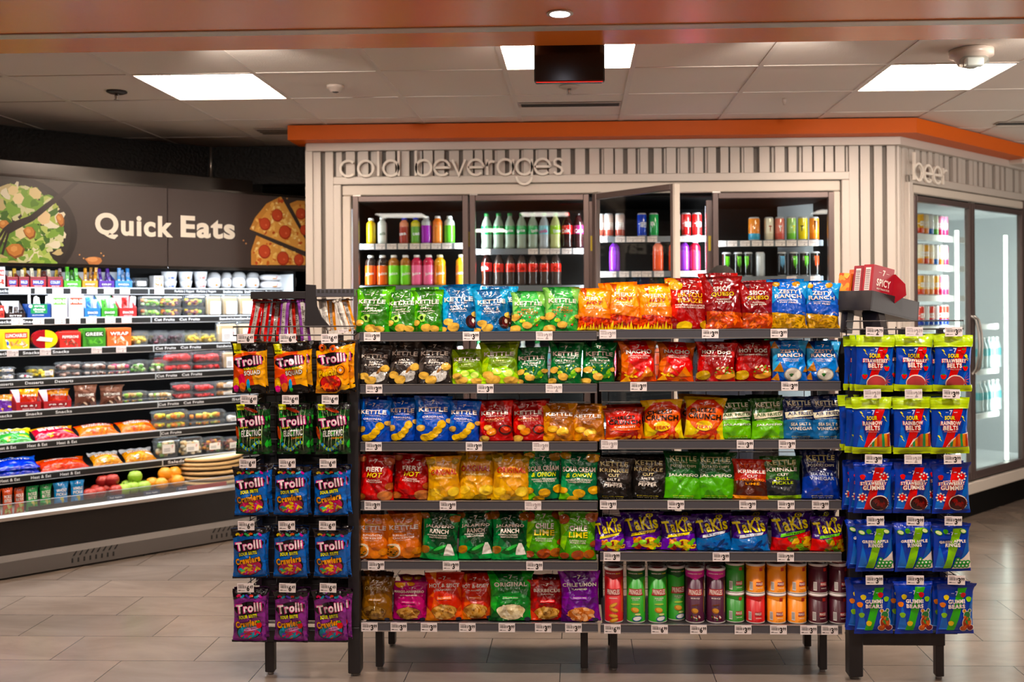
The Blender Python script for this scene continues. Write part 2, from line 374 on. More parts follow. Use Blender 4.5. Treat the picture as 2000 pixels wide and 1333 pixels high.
# ------------------------------------------------------------------ pillow bag
GX, GY = 26, 40
def bag_map(W, H, D, seed, slump=.5, wr=1.0, bendtop=0., hang=False):
    r = random.Random(seed); ks = [(r.uniform(1, 3.2)*r.choice((-1, 1)), r.uniform(.8, 3), r.uniform(0, 6.3), r.uniform(.5, 1)) for _ in range(5)]
    cr = [(r.uniform(0, PI), r.uniform(.25, .75), r.uniform(.25, .75)) for _ in range(5)]
    npl = r.choice((5, 6, 7, 9)); pp = r.uniform(0, 6.3); fl = r.uniform(.01, .05); dr = r.uniform(0, .03); sk = r.uniform(-.02, .02); bt = bendtop if bendtop else r.uniform(-.02, .012)
    def f(U, V, side=1, off=0):
        s_ = 2*U-1; t = 2*V-1
        tt = np.clip((V-.035)/.915, 0, 1)
        if hang: pv = np.power(np.clip(4*tt*(1-tt), 0, 1), .5); lean = 1+slump*.35*(.5-V)
        else:
            pv = np.where(V > .28, np.power(np.clip(1-(np.clip(V-.28, 0, 1)/.67)**1.8, 0, 1), .75), 1-.28*np.clip((.28-V)/.28, 0, 1)**2)*np.clip(V/.02, 0, 1)**.5; lean = 1.08
        bulge = np.power(np.clip(1-np.abs(s_)**2.4, 0, 1), .62)*pv
        th = D*.5*bulge*lean
        n = sum(a*np.sin(kx*PI*U*1.3+ky*PI*V*1.5+ph) for kx, ky, ph, a in ks)*.0011*wr
        for a, cu, cv in cr:      # long soft creases
            q = (U-cu)*math.cos(a)*W/H+(V-cv)*math.sin(a); p = -(U-cu)*math.sin(a)*W/H+(V-cv)*math.cos(a)
            n = n-.0019*wr*np.exp(-(q/.05)**2)*np.exp(-(p/.28)**2)
        pl = .0022*wr*np.sin(npl*PI*2*U*.5+pp)*(np.exp(-((1-V)/.16)**2)*1.5+.5*np.exp(-(V/.06)**2))
        th = th+(n*np.power(np.clip(1-s_**6, 0, 1), .5)+pl*.6)*np.clip(bulge*2, 0, 1)
        y = -side*th + pl*(1-np.clip(bulge, 0, 1)) + bt*np.clip((V-.86)/.14, 0, 1)**1.5
        wid = 1-(.09 if hang else .12)*np.power(np.clip(4*tt*(1-tt), 0, 1), .6)+fl*np.clip((V-.8)/.2, 0, 1)-(0 if hang else .04)*np.clip(.3-V, 0, 1)
        x = W*.5*s_*wid
        z = H*V - dr*H*.3*np.abs(s_)**2*(V > .5)*(V-.5)*2 + sk*H*s_*np.clip(V-.6, 0, 1)*.8
        return np.stack([x, y, z], -1)
    def F(U, V, side=1, off=None):
        U = np.asarray(U, float); V = np.asarray(V, float); P = f(U, V, side); e = .004
        du = f(np.clip(U+e, 0, 1), V, side)-f(np.clip(U-e, 0, 1), V, side); dv = f(U, np.clip(V+e, 0, 1), side)-f(U, np.clip(V-e, 0, 1), side)
        N = np.cross(du, dv)*side; N /= (np.linalg.norm(N, axis=-1, keepdims=True)+1e-12)
        if off is not None: P = P+N*off[..., None]
        return P, N
    return F
def grid_idx(nx, ny, flip=False):
    F = []
    for j in range(ny):
        for i in range(nx):
            a = j*(nx+1)+i; q = (a, a+1, a+nx+2, a+nx+1); F.append(q[::-1] if flip else q)
    return np.array(F)
_gf = grid_idx(GX, GY); _gb = grid_idx(GX, GY, True)
def sat(C):
    C = np.asarray(C, float); g = C.mean(-1, keepdims=True); return np.clip(g+(C-g)*1.14, .0005, 1)*.93
def bag_mesh(mb, art, W, H, D, seed, m='film', back=None, **kw):
    F = bag_map(W, H, D, seed, **kw); U, V = np.meshgrid(np.linspace(0, 1, GX+1), np.linspace(0, 1, GY+1))
    for side, idx, c in ((1, _gf, art.base), (-1, _gb, back or hash_col(art.base, .8))):
        P, N = F(U.ravel(), V.ravel(), side)
        C = np.tile(sat(lin(c)), (len(idx), 1))
        mb.raw(P, idx.ravel(), [4]*len(idx), C, m, True, N)
    B = art.bake(art.W/GX, art.H/GY)
    if len(B[2]):
        P, N = F(B[0][:, 0]/art.W, B[0][:, 1]/art.H, 1, .0007+B[0][:, 2]*LAY)
        mb.raw(P, B[1], B[2], sat(B[3]), m, True, N)
    return mb
# ------------------------------------------------------------------ bag designs
BW, BH = .138, .218
DS = {}
CR = 'f4e6d8'
def facets(a, c1, c2, c3):
    a.poly([(0, .45), (.3, .72), (.12, 1), (0, 1)], c1); a.poly([(.12, 1), (.3, .72), (.55, 1)], c2)
    a.poly([(.62, 1), (1, .62), (1, 1)], c1); a.poly([(.3, 1), (.72, 1), (1, .35), (.7, .12), (.2, .5)], c3); a.poly([(.0, .5), (.2, .5), (.12, .2), (0, .28)], c1); a.poly([(0, 0), (0, .3), (.4, 0)], c2)
def kettle(key, base, c1, c2, c3, flav, fcol=CR, chips=(), extra=None, top=None, name='KETTLE'):
    a = Art(BW, BH, base); facets(a, c1, c2, c3)
    if extra: extra(a)
    for x in chips: a.chip(*x[:3], rot=x[3] if len(x) > 3 else 0, col=x[4] if len(x) > 4 else 'e0b058')
    a.seven(.5, .86, .085, CR)
    if top: a.text(top, .5, .775, .5, .03, 'e8c83a', .03)
    a.text(name, .5, .7, .8, .095, CR, .05); a.text('POTATO CHIPS', .5, .615, .5, .026, hash_col(CR, .7), .02)
    y = .54
    for i, t in enumerate(flav): a.text(t, .5, y, min(.6, .075*len(t)), .042, fcol, .03); y -= .06
    a.text('NATURALLY FLAVORED', .5, y+.01, .42, .014, fcol, .02)
    DS[key] = a; return a
def ex_pepper(a):
    a.ell(.45, .6, .5, .3, '5a3b26', .2, lay=None) if 0 else None
    a.ell(.62, .18, .28, .12, 'b9b4ad', .4, wob=.08); a.ell(.56, .25, .16, .05, 'f6f2ea', .5); a.ell(.7, .36, .2, .03, '9a6a3a', 1.0)
    a.pile(.4, .95, .05, .3, ['3a342f', 'ddd6cc', '6a625a'], 40, .012, .006, 3)
def ex_vin(a):
    a.ell(.86, .22, .17, .14, '2a0f10'); a.ell(.88, .22, .1, .1, '5a1a18'); a.ell(.9, .24, .04, .05, 'e8dcc8'); a.pile(.4, .7, .1, .35, ['d8f2ff'], 25, .009, .005, 4)
def ex_dill(c):
    def f(a):
        a.ell(.72, .2, .17, .05, '4c9a2a', .5); a.ell(.78, .3, .12, .04, '8bc83a', .9); a.ell(.35, .26, .09, .045, 'c0d84a'); a.pile(.2, .8, .1, .45, c, 18, .03, .018, 5)
    return f
def ex_lime(a):
    a.poly([(0, 0), (1, 0), (1, .2), (.7, .42), (.35, .38), (0, .15)], 'b6e61c'); a.ell(.45, .3, .18, .1, '7fc51a'); a.ell(.45, .3, .14, .075, 'd6f06a'); a.ell(.75, .25, .16, .11, '8fd41e'); a.ell(.75, .25, .12, .08, 'dff27a')
def ex_jal(a):
    a.ell(.8, .18, .2, .06, '2a7a1a', .6); a.ell(.6, .1, .12, .05, '54a82a', -.3); a.ell(.35, .33, .13, .09, 'a8d860', .3, wob=.2); a.ell(.35, .33, .06, .05, '1e3a12')
def ex_bbq(a):
    a.ell(.82, .28, .19, .12, '3a1210'); a.ell(.82, .28, .14, .085, 'b0301c'); a.ell(.85, .3, .06, .04, 'e86040')
C3 = [(.2, .16, .14), (.42, .1, .15, .4), (.12, .3, .12, .9)]
kettle('jal', '2c8c12', '5cb41e', '1e5c16', '2f6a1c', ['SPICY', 'JALAPEÑO'], chips=[(.16, .22, .13), (.5, .1, .17, .3), (.75, .08, .14)], extra=ex_jal)
kettle('saltvin', '1472ac', '2f9acb', '0d4f80', '1a5f92', ['SALT &', 'VINEGAR'], chips=[(.2, .22, .14), (.35, .11, .17, .3), (.06, .06, .12), (.98, .38, .12, .5)], extra=ex_vin)
kettle('dillspicy', '2f9c3e', '8ac862', '1a6a2c', '46a850', ['SPICY', 'DILL PICKLE'], 'e05a2a', chips=[(.12, .35, .16, .6), (.5, .16, .15), (.15, .06, .18, .3), (.94, .35, .08, .3)], extra=ex_dill(['e84a3a', '6ac04a']))
kettle('pepper', '2e2826', '4a4340', '1a1716', '3a3432', ['SALT', '& PEPPER'], chips=[(.85, .4, .15, 1.1), (.2, .2, .16), (.42, .1, .18, .3)], extra=ex_pepper)
kettle('lime', '8ab81c', 'a9c818', '5c7a12', '6c8c14', ['LIME'], 'e8f0a0', chips=[(.2, .22, .16), (.35, .1, .2, .3), (.8, .08, .18)], extra=ex_lime)
kettle('dill', '0e5a28', '1a7a38', '0a3a1a', '146030', ['DILL PICKLE'], chips=[(.15, .32, .14, .6), (.45, .17, .16), (.12, .05, .15, .3), (.9, .34, .1, .3)], extra=ex_dill(['b8cc3a', '9ab82c']))
kettle('orig', '0f4db4', '2470d0', '0c3686', '1a5ac0', ['ORIGINAL'], chips=[(.15, .3, .13, .4)]+[(.3+.11*i, .1+.035*i*i*.5, .15, .3*i, 'e8b82c') for i in range(5)]+[(.96, .45, .1)])
kettle('bbq', 'b3200f', 'd8341a', '7c140c', '98200f', ['BARBECUE'], 'e8a070', chips=[(.3, .34, .13), (.42, .24, .16, .5, 'e0863a'), (.2, .08, .15)], extra=ex_bbq)
kettle('honey', 'c0700f', 'd88f1e', '8a4a10', 'a8620f', ['HONEY', 'BBQ'], '5a2a08', chips=[(.3, .32, .16, .2, 'e8b44a'), (.6, .25, .2, .8, 'f0c050'), (.2, .1, .18, .4, 'd89030'), (.7, .1, .2, .1, 'c87a20')])
def ex_buf(a):
    a.ell(.16, .2, .26, .16, 'e8d4b8', .5, wob=.05); a.ell(.15, .19, .21, .13, 'c87a28', .5); a.pile(.02, .3, .1, .3, ['1a1a10', '3a5a1a', 'e09a40'], 24, .025, .014, 7)
kettle('buffalo', 'dc760e', 'f08a18', 'b05408', 'cc6a0c', ['BUFFALO-STYLE', 'CHICKEN DIP'], chips=[(.62, .12, .18, .2, 'd87a1c'), (.85, .18, .14, .6, 'e08a24')], extra=ex_buf, top='KRINKLE CUT')
# red, yellow and green flat designs
def puff(key, base, fac, lines, sub, pal, curve, chips=(), flame=False, y0=.84, piley=.36, psz=(.11, .02)):
    a = Art(BW, BH, base); facets(a, *fac)
    if pal: a.pile(.04, .96, .02, piley, pal, 70, psz[0], psz[1], len(key), hash_col(pal[0], .5))
    if curve and pal: a.poly([(0, piley+.05), (0, piley-.02), (.3, piley+.03), (.6, piley+.02), (1, piley-.08), (1, piley+.16), (0, piley+.16)], base)
    for x in chips: a.chip(*x[:3], rot=x[3] if len(x) > 3 else 0, col=x[4] if len(x) > 4 else 'd99a33', rip=len(x) > 5)
    if flame:
        for i in range(12): a.poly([(i/12, 0), (i/12+.1, 0), (i/12+.06, .1+.05*((i*7) % 3))], 'f5d21a')
    a.seven(.5, .87, .085, CR)
    y = .76
    for t, w_, h_, c, sh in lines: a.text(t, .5, y, w_, h_, c, .045, shear=sh, shadow='3a0a08' if c == 'f2c21c' else None); y -= h_+.018
    for t, w_ in sub: a.text(t, .5, y+.012, w_, .03, CR if pal != 1 else CR, .03); y -= .045
    DS[key] = a; return a
O1 = ('f0a01e', 'c8500c', 'f5b52a')
a = puff('fieryorange', 'ee8412', O1, [('FIERY', .55, .085, CR, 0), ('HOT', .5, .08, 'b8200c', .25)], [('ARTIFICIALLY', .45), ('PUFF FRIES', .5)], ['c83a10', 'e0501a', 'a82408', 'd84a14'], True, flame=True)
puff('bayou', 'a81c10', ('c83018', '7c100c', '8e1810'), [('SPICY', .5, .055, CR, 0), ('BAYOU', .66, .09, 'f2a81c', 0), ('BLAZE', .66, .09, 'f2a81c', 0)], [('NEW ORLEANS STYLE', .8), ('KETTLE POTATO CHIPS', .78)], None, False, chips=[(.15, .9, .19, .2, 'e0a818'), (.35, .06, .2, .1, 'e0b820'), (.9, .1, .16, .6, 'd8a020')])
puff('queso', '7c0f1c', ('a01a22', '5a0a16', '8c1420'), [('SPICY', .48, .09, CR, 0), ('QUESO', .62, .09, 'f2c21c', 0)], [('FLAVORED', .36), ('PUFF FRIES', .46)], ['d85a1a', 'c04412', 'e87028', 'a83a10'], True, piley=.38)
puff('ranchpuff', '1e56b8', ('3c9ade', '123a8a', '2a70cc'), [('ZESTY', .52, .08, CR, 0), ('RANCH', .72, .08, CR, 0)], [('NATURALLY FLAVORED', .5), ('PUFF FRIES', .46)], ['c8932c', 'e0ac42', 'a87420', 'd8a038'], True, piley=.36, chips=[(.2, .92, .1, .3, 'd09a34'), (.7, .93, .1, .8, 'c88c2c')])
def tort(key, base, fac, lines, sub, extra):
    a = Art(BW, BH, base); facets(a, *fac); extra(a); a.seven(.5, .87, .085, CR); y = .74
    for t, w_, h_, c in lines: a.text(t, .5, y, w_, h_, c, .05, shadow=hash_col(base, .3)); y -= h_+.018
    for t, w_ in sub: a.text(t, .5, y+.012, w_, .03, CR, .03); y -= .045
    DS[key] = a
def ex_nacho(a):
    for x, y, s, c in ((.3, .2, .3, 'd87412'), (.7, .22, .32, 'e0801a'), (.5, .06, .28, 'cc640e'), (.12, .08, .2, 'e8a040')): a.poly([(x-s*.6, y-s*.3), (x+s*.7, y-s*.2), (x+s*.1, y+s*.5)], c)
    a.poly([(.3, .2), (.5, .12), (.56, .2), (.42, .26)], 'd81c10'); a.pile(.1, .4, .1, .2, ['f5c83a'], 6, .05, .02, 3)
tort('nacho', 'd04c0c', ('e07018', 'a83408', 'd8281a'), [('NACHO', .72, .095, CR)], [('NATURALLY FLAVORED', .62), ('TORTILLA CHIPS', .5)], ex_nacho)
def ex_dog(a):
    a.ell(.76, .2, .3, .12, 'b8641c', .35); a.ell(.78, .17, .28, .07, 'e8a44a', .35); a.ell(.7, .27, .27, .07, 'a8321a', .35); a.pile(.5, .95, .22, .38, ['e8d8a8', '6a9a2a', 'c83a1a', 'f0e0b0'], 34, .035, .02, 5)
    a.chip(.18, .16, .2, .7, 'd8ac3a', True); a.text('BIG', .5, .855, .22, .045, 'd8301c', .05, shadow=CR); a.text('BITE', .5, .8, .24, .04, 'd8301c', .05, shadow=CR)
tort('hotdog', 'a8180e', ('c42a18', '701008', '8c140c'), [('HOT DOG', .74, .09, CR)], [('FLAVORED WAVY POTATO CHIPS', .78)], ex_dog)
def ex_ranch(a):
    a.ell(.55, .18, .26, .16, '8a8478'); a.ell(.55, .185, .23, .14, 'd8d0c0'); a.ell(.5, .17, .06, .04, '2f6a2a', wob=.2)
    for x, y, s in ((.16, .35, .3), (.1, .12, .24), (.95, .3, .2), (.1, .9, .25)): a.poly([(x-s*.5, y-s*.3), (x+s*.4, y-s*.35), (x+s*.1, y+s*.45)], 'b8762a')
tort('ranch', '1a6ac8', ('4cb0e8', '123f94', '2a84d8'), [('ZESTY', .56, .085, CR), ('RANCH', .72, .085, CR)], [('ARTIFICIALLY FLAVORED', .5), ('TORTILLA CHIPS', .45)], ex_ranch)
def crunch(key, base, ring, word, wc):
    a = Art(BW, BH, base); a.poly([(0, 1), (0, .7), (.3, .92), (.7, .95), (1, .75), (1, 1)], 'e8b81a' if ring else '8c2a10'); a.poly([(0, .45), (.45, .3), (.2, 0), (0, 0)], ring or 'a83a10')
    a.poly([(1, .5), (.82, .25), (.9, 0), (1, 0)], ring or 'c85a14'); a.ell(.5, .52, .46, .3, 'd8380e' if not ring else 'e06410', wob=.05)
    for i in range(6): a.ell(.15+.14*i, .06+.03*(i % 2), .12, .03, 'e8881e', .3*i)
    a.seven(.5, .84, .07, CR); a.text('CHEEZE', .45, .68, .66, .1, '160c08', .06, .06); a.text('CRUNCH', .5, .54, .86, .13, '160c08', .06, -.04)
    if ring: a.ell(.5, .33, .22, .12, 'f5cc1a'); a.text(word, .5, .3, .42, .075, wc, .05)
    else: a.poly([(.12, .3), (.9, .3), (.78, .46), (.24, .46)], 'e8641a'); a.text(word, .5, .4, .56, .055, wc, .05)
    DS[key] = a
crunch('crunchy', 'b02c0e', None, 'CRUNCHY', CR); crunch('crunchfiery', 'd8440f', 'e8cc1c', 'FIERY', 'c42a10')
def kbrand(key, top, low, body, cream, bottom=None):
    a = Art(BW, BH, top); a.poly([(0, 0), (1, 0), (1, .42), (.6, .5), (.25, .5), (0, .44)], low)
    if bottom: a.rect(0, 1, 0, .1, bottom)
    a.text('KETTLE', .5, .845, .72, .11, cream, .05, 0.02, shadow=hash_col(top, .3)); a.text('BRAND', .5, .765, .22, .03, cream, .03)
    L = a.l; a.rect(.12, .34, .763, .767, cream); a.rect(.66, .88, .763, .767, cream)
    y = .69
    for t, w_, h_, c in body: a.text(t, .5, y, w_, h_, c, .035); y -= h_+.03
    a.text('great taste...naturally', .5, .075 if not bottom else .05, .55, .022, 'e8d84a', .02); a.text('NET WT 8 OZ', .5, .035, .5, .014, cream, .02)
    DS[key] = a; return a
def air(key, top, low, flav):
    a = kbrand(key, top, low, [], 'e4dcc0'); a.poly([(.06, .5), (.94, .56), (.96, .69), (.04, .63)], 'e4dcc0'); a.text('AIR FRIED', .5, .605, .78, .075, top, .05, .04); a.text('KETTLE COOKED AIR FINISHED', .5, .49, .8, .02, 'e4dcc0', .02, .04)
    y = .36
    for t, w_ in flav: a.text(t, .5, y, w_, .07, 'f0ead8', .04); y -= .1
air('airjal', '22521c', '6cb82a', [('JALAPEÑO', .8)]); air('airsalt', '1c2c5c', '2f6aa0', [('SEA SALT &', .62), ('VINEGAR', .7)])
Y2 = 'e8d49a'
kbrand('krpepper', '2c2624', '14110f', [('KRINKLE', .78, .085, Y2), ('CUT', .3, .07, Y2), ('SALT &', .36, .055, CR), ('FRESH GROUND', .46, .028, CR), ('PEPPER', .5, .07, CR)], 'c8b88a')
kbrand('kjal', '1e5a2a', '52a81e', [('POTATO CHIPS', .7, .05, 'd8d8b0'), ('', .1, .08, CR), ('JALAPEÑO', .84, .085, 'f0ecd8')], 'd0cc98')
kbrand('krhab', 'b02e10', '4a1c12', [('KRINKLE', .78, .085, CR), ('CUT', .3, .06, CR), ('HABANERO', .7, .06, 'f08a1c'), ('LIME', .4, .06, 'f0a01c')], 'd8541c', 'e8901a')
kbrand('krdill', '2a5a22', '22262a', [('KRINKLE', .78, .085, CR), ('CUT', .3, .06, CR), ('DILL', .36, .065, 'c0d82a'), ('PICKLE', .55, .065, 'c0d82a')], 'd0cc98', '9acc1e')
kbrand('ksalt', '141c50', '1c3c9c', [('POTATO CHIPS', .7, .05, 'd8d8c0'), ('', .1, .07, CR), ('SEA SALT &', .6, .055, 'c8d0e0'), ('VINEGAR', .66, .07, 'c8d0e0')], 'd8cc90')
def simple(key, base, fac, title, tw, th, tc, sub, sc, chips, hot=False, rip=False, ty=.64, sh=None):
    a = Art(BW, BH, base); facets(a, *fac)
    for x in chips: a.chip(x[0], x[1], x[2], x[3] if len(x) > 3 else 0, x[4] if len(x) > 4 else 'dca53c', rip)
    a.seven(.5, .85, .1, CR); y = ty
    for t, w_, h_, c, s_ in title: a.text(t, .5, y, w_, h_, c, .045, shear=s_, shadow=sh); y -= h_+.02
    for t, w_ in sub: a.text(t, .5, y+.015, w_, .033, sc, .03); y -= .042
    DS[key] = a
simple('fieryred', 'd01408', ('8c180c', 'b8200c', 'a80f08'), [('FIERY', .5, .1, CR, 0), ('HOT', .44, .1, 'f0d81a', .25)], 0, 0, 0, [('FLAVORED', .34), ('POTATO CHIPS', .46)], CR, [(.8, .12, .2, .3, 'c87a48'), (.12, .08, .15, .1, 'b86a38'), (.95, .32, .14, .5, 'b05a30'), (.12, .9, .12, 0, 'b86844'), (.88, .86, .16, .4, 'a85030')], ty=.68)
simple('origyellow', 'eeae12', ('d89a14', 'f5c022', 'e09c10'), [('ORIGINAL', .78, .12, 'b01408', .1)], 0, 0, 0, [('POTATO CHIPS', .5)], 'f8e8a0', [(.2, .2, .17, .2, 'ecc04a'), (.78, .2, .19, .5, 'f0c850'), (.35, .08, .15, .1, 'd8a830'), (.12, .88, .14, .3, 'b8922a'), (.85, .87, .12, .3, 'a88a28'), (.62, .03, .17, .2, '9a7a20')])
simple('sourcream', '0a7a48', ('0c9054', '6ab82c', '08683e'), [('SOUR CREAM', .86, .1, CR, 0), ('& ONION', .7, .09, 'd8e022', .25)], 0, 0, 0, [('NATURALLY AND ARTIFICIALLY', .7), ('FLAVORED POTATO CHIPS', .6)], CR, [(.5, .15, .17), (.9, .22, .16, .3), (.08, .2, .12), (.35, .02, .15), (.15, .92, .14), (.85, .88, .18, .3, 'b8863a')])
def ex_jr(a):
    a.poly([(0, 0), (1, 0), (1, .15), (.6, .08), (.2, .3), (0, .22)], '12a048'); a.ell(.55, .24, .3, .08, '0c5a20', .5, wob=.1); a.ell(.55, .27, .2, .03, '3cb84a', .5); a.poly([(.66, .12), (.94, .12), (.9, .26), (.84, .36), (.76, .36), (.7, .26)], 'ece6dc')
    a.chip(.12, .22, .15, .5, 'c8872a', True); a.chip(.9, .9, .16, .4, 'b8702a', True); a.chip(.1, .93, .14, 1, 'a8682a', True)
a = Art(BW, BH, '0a6a34'); facets(a, '0f8c44', '064820', '0a3a1c'); ex_jr(a); a.seven(.5, .87, .08, CR); a.text('JALAPEÑO', .5, .71, .8, .085, CR, .045); a.text('RANCH', .5, .61, .52, .085, CR, .045); a.text('ARTIFICIALLY FLAVORED', .45, .53, .56, .028, CR, .03); a.text('WAVY POTATO CHIPS', .48, .485, .5, .028, CR, .03); DS['jalranch'] = a
simple('chilelime', '4c9a1e', ('8ccc1e', '2f7a1a', '5cac22'), [('CHILE', .48, .11, CR, 0), ('LIME', .52, .11, 'f0d81c', 0)], 0, 0, 0, [('FLAVORED WAVY', .46), ('POTATO CHIPS', .42)], CR, [(.5, .12, .18, .3, 'b8542a'), (.8, .14, .16, .6, 'c06a30'), (.1, .84, .18, .5, 'b85a34'), (.88, .9, .2, .3, 'a85a30'), (.95, .35, .12, .6, 'b05030'), (.15, .1, .12, .3, 'b05030')], rip=True, ty=.66, sh='2a6a18')
def takis(key, low, word, pill, wcol, items):
    a = Art(BW, BH, '3a1470'); a.poly([(0, 0), (1, 0), (1, .5), (.7, .44), (.3, .34), (0, .36)], low); a.poly([(0, .9), (.2, 1), (0, 1)], '5a2a98')
    a.text('TaKis', .48, .69, .84, .33, 'f0dc1e', .045, .16, shadow='1c0a3c'); a.ell(.68, .9, .09, .06, 'f0dc1e', .2); a.ell(.68, .9, .05, .032, '3a1470'); a.ell(.685, .9, .025, .018, 'f0dc1e')
    P = [(.2, .36), (.82, .47), (.86, .545), (.22, .44)]; a.poly(P, pill); a.text(word, .52, .452, .34, .045, wcol, .05, .1)
    items(a); DS[key] = a
def tk1(a): a.pile(.3, .95, .05, .32, ['8a1e10', 'd89a1c', 'e8c83a', 'c8501a', '6ab82a'], 26, .13, .04, 3); a.ell(.5, .22, .1, .06, '9ad83a')
def tk2(a): a.pile(.2, .9, .02, .22, ['1a5aa8', '2f7ac8', '123f80'], 14, .16, .04, 6); a.ell(.7, .22, .2, .03, '0e3060', 1.0)
def tk3(a): a.pile(.4, .98, .05, .36, ['5a7a1a', 'd8a81c', '8ab82a', 'b8541a'], 26, .13, .04, 8)
takis('fuego', '6a1ea8', 'FUEGO', 'f0dc1e', '5a2a10', tk1); takis('blueheat', '1a6ab0', 'BLUE HEAT', 'e8e8f0', '1a4a90', tk2); takis('nitro', 'd81c1a', 'NITRO', '6ac82a', '1c3a10', tk3)
def rind(key, base, fac, title, w_, h_, tc, sub, pal, win=(.5, .2, .33, .15), top=None):
    a = Art(BW, BH, base); facets(a, *fac); a.ell(win[0], win[1], win[2]*1.06, win[3]*1.06, hash_col(base, .5), n=24, wob=.05); a.ell(win[0], win[1], win[2], win[3], pal[0], n=24, wob=.05)
    rnd = random.Random(len(key)*3); L = a.l; a.l += 3
    for i in range(26):
        q = rnd.uniform(0, 6.3); rr = math.sqrt(rnd.random())*.86; a.ell(win[0]+win[2]*rr*math.cos(q), win[1]+win[3]*rr*math.sin(q), .09, .03, rnd.choice(pal), rnd.uniform(0, 3), 9, .15, L+i*.1)
    a.seven(.5, .87, .08, CR) if not top else top(a)
    a.text(title, .5, .73, w_, h_, tc, .05)
    for i, (t, q) in enumerate(sub): a.text(t, .5, .64-.05*i, q, .032, tc, .03)
    a.rect(.3, .7, .45, .51, hash_col(base, 1.4)); a.text('FRIED PORK RINDS', .5, .48, .36, .022, CR, .03); a.ell(.86, .05, .07, .035, '2a2a3a'); DS[key] = a
P1 = ['c8944a', 'e0b878', 'a86c2c', 'd8a45c', '8a5420']
rind('brown', '8a5a10', ('6c460c', '9a6a18', '7c5010'), 'ORIGINAL', .7, .075, 'b8a070', [], ['8a6430', 'b08a50', '5a3c18', '9c7840'])
rind('mango', 'c8187c', ('a81068', 'e02c94', 'b8146c'), 'MANGO-HABANERO', .86, .06, CR, [('ARTIFICIALLY FLAVORED', .5)], P1, top=lambda a: (a.chip(.25, .9, .15, .2, 'e8a020'), a.chip(.55, .93, .12, 1, 'd89020'), a.seven(.6, .81, .05)))
rind('hotspicy', 'e8600e', ('d83c10', 'f08a1c', 'c8380c'), 'HOT & SPICY', .84, .08, CR, [('FLAVORED', .4)], P1)
rind('origgreen', '1c8c2a', ('2fae34', '0f5a20', '167428'), 'ORIGINAL', .78, .085, CR, [], ['e8d8b0', 'f2e6c8', 'c8b080', 'd8c498'])
rind('barbecue', 'c8280e', ('a81c0c', 'e0481a', '8c180c'), 'BARBECUE', .74, .075, CR, [('FLAVORED', .36)], P1)
rind('chilelimon', '74188c', ('8c24a8', '541068', '62147c'), 'CHILE LIMÓN', .88, .085, CR, [('FLAVORED', .4)], ['d8844a', 'e8a874', 'b8602c', 'f0b888'], win=(.52, .17, .34, .13))
# ---- hanging sweets
TW, TH = .136, .205
def worms(a, y, cols, n=3):
    for i in range(n):
        for k in range(7):
            a.ell(.14+.27*i+.03*k, y+.015*math.sin(k*1.1+i*2), .035, .022, cols[(i*2+(k > 3)) % len(cols)], 0, 8, lay=a.l)
    a.l += 1
def trolli(a, y, sz=.8, rot=.13):
    a.ell(.5, y-.01, sz*.58, .13, '140a10', rot, wob=.04); a.text('Trolli', .5, y, sz*1.04, .19, 'e0288c', .1, rot); a.text('Trolli', .5, y, sz*.98, .165, 'f6e0e0', .055, rot)
def crawl(key, base, c2, pal, berry=False):
    a = Art(TW, TH, base); a.pile(0, 1, .05, .95, [c2, hash_col(base, 1.25)], 60, .05, .02, 4); a.poly([(0, 1), (1, 1), (1, .9), (.8, .86), (.5, .83), (.25, .86), (0, .8)], '100c10')
    worms(a, .87, pal); trolli(a, .66); a.text('SOUR BRITE', .48, .5, .56, .065, 'e8e41e', .07, .12, shadow='14180a'); 
    a.ell(.52, .24, .4, .17, '140c14', .2, 22); a.ell(.52, .22, .36, .14, hash_col(pal[1], .6), .2, 22)
    rnd = random.Random(9); L = a.l; a.l += 3
    for i in range(26): q = rnd.uniform(0, 6.3); rr = math.sqrt(rnd.random())*.8; a.ell(.52+.34*rr*math.cos(q), .2+.11*rr*math.sin(q), .08, .022, rnd.choice(pal), rnd.uniform(0, 3), 8, 0, L+i*.1)
    a.text('Crawlers', .47, .37, .76, .13, 'e89a1c', .08, .16, shadow='140c08')
    if berry: a.ell(.6, .27, .24, .035, 'e8a8d8', .18); a.text('VERY BERRY', .58, .27, .4, .04, '6a1e5a', .04, .18); a.ell(.82, .34, .08, .06, 'd81c2a'); a.ell(.8, .4, .06, .02, '3a9a2a')
    a.rect(0, 1, 0, .045, '16101a'); DS[key] = a
crawl('crawlers', '1c6ac0', '14549c', ['e8c83a', 'e03c6a', '4cc86a', 'e8641c', '2aa8c8', 'd83aa0']); crawl('berry', '8c3a8c', '5a1c6a', ['d82c5a', '2aa8c8', '6a4ac8', 'e0442c', '1c8ca0', 'c03a9a'], True)
a = Art(TW, TH, 'f0a812'); a.poly([(0, 1), (1, 1), (1, .84), (.6, .8), (.25, .84), (0, .72)], '100c0c'); a.poly([(0, .72), (.4, .8), (.75, .82), (.6, .4), (.7, .1), (0, .1)], 'e8580f'); a.rect(.05, .28, .78, .97, 'e8e41e'); a.text('NEW!', .16, .83, .2, .045, '14100a', .06)
a.poly([(0, 0), (1, 0), (1, .12), (.8, .18), (.5, .08), (0, .12)], '14100e')
trolli(a, .63); a.text('SOUR BRITE', .56, .485, .4, .045, 'e8e41e', .06, .1, shadow='14180a'); a.text('SQUAD', .62, .4, .5, .1, CR, .07, .1, shadow='14100e')
for x, y, r1, r2, c in ((.12, .2, .09, .12, 'f0b81c'), (.12, .1, .08, .07, 'e82c8a'), (.3, .26, .11, .13, 'e82c5a'), (.32, .13, .1, .09, 'f07a1c'), (.5, .17, .05, .12, '1ca8d8'), (.52, .08, .05, .04, '3cb83a')): a.ell(x, y, r1, r2, c, 0, 14, .05)
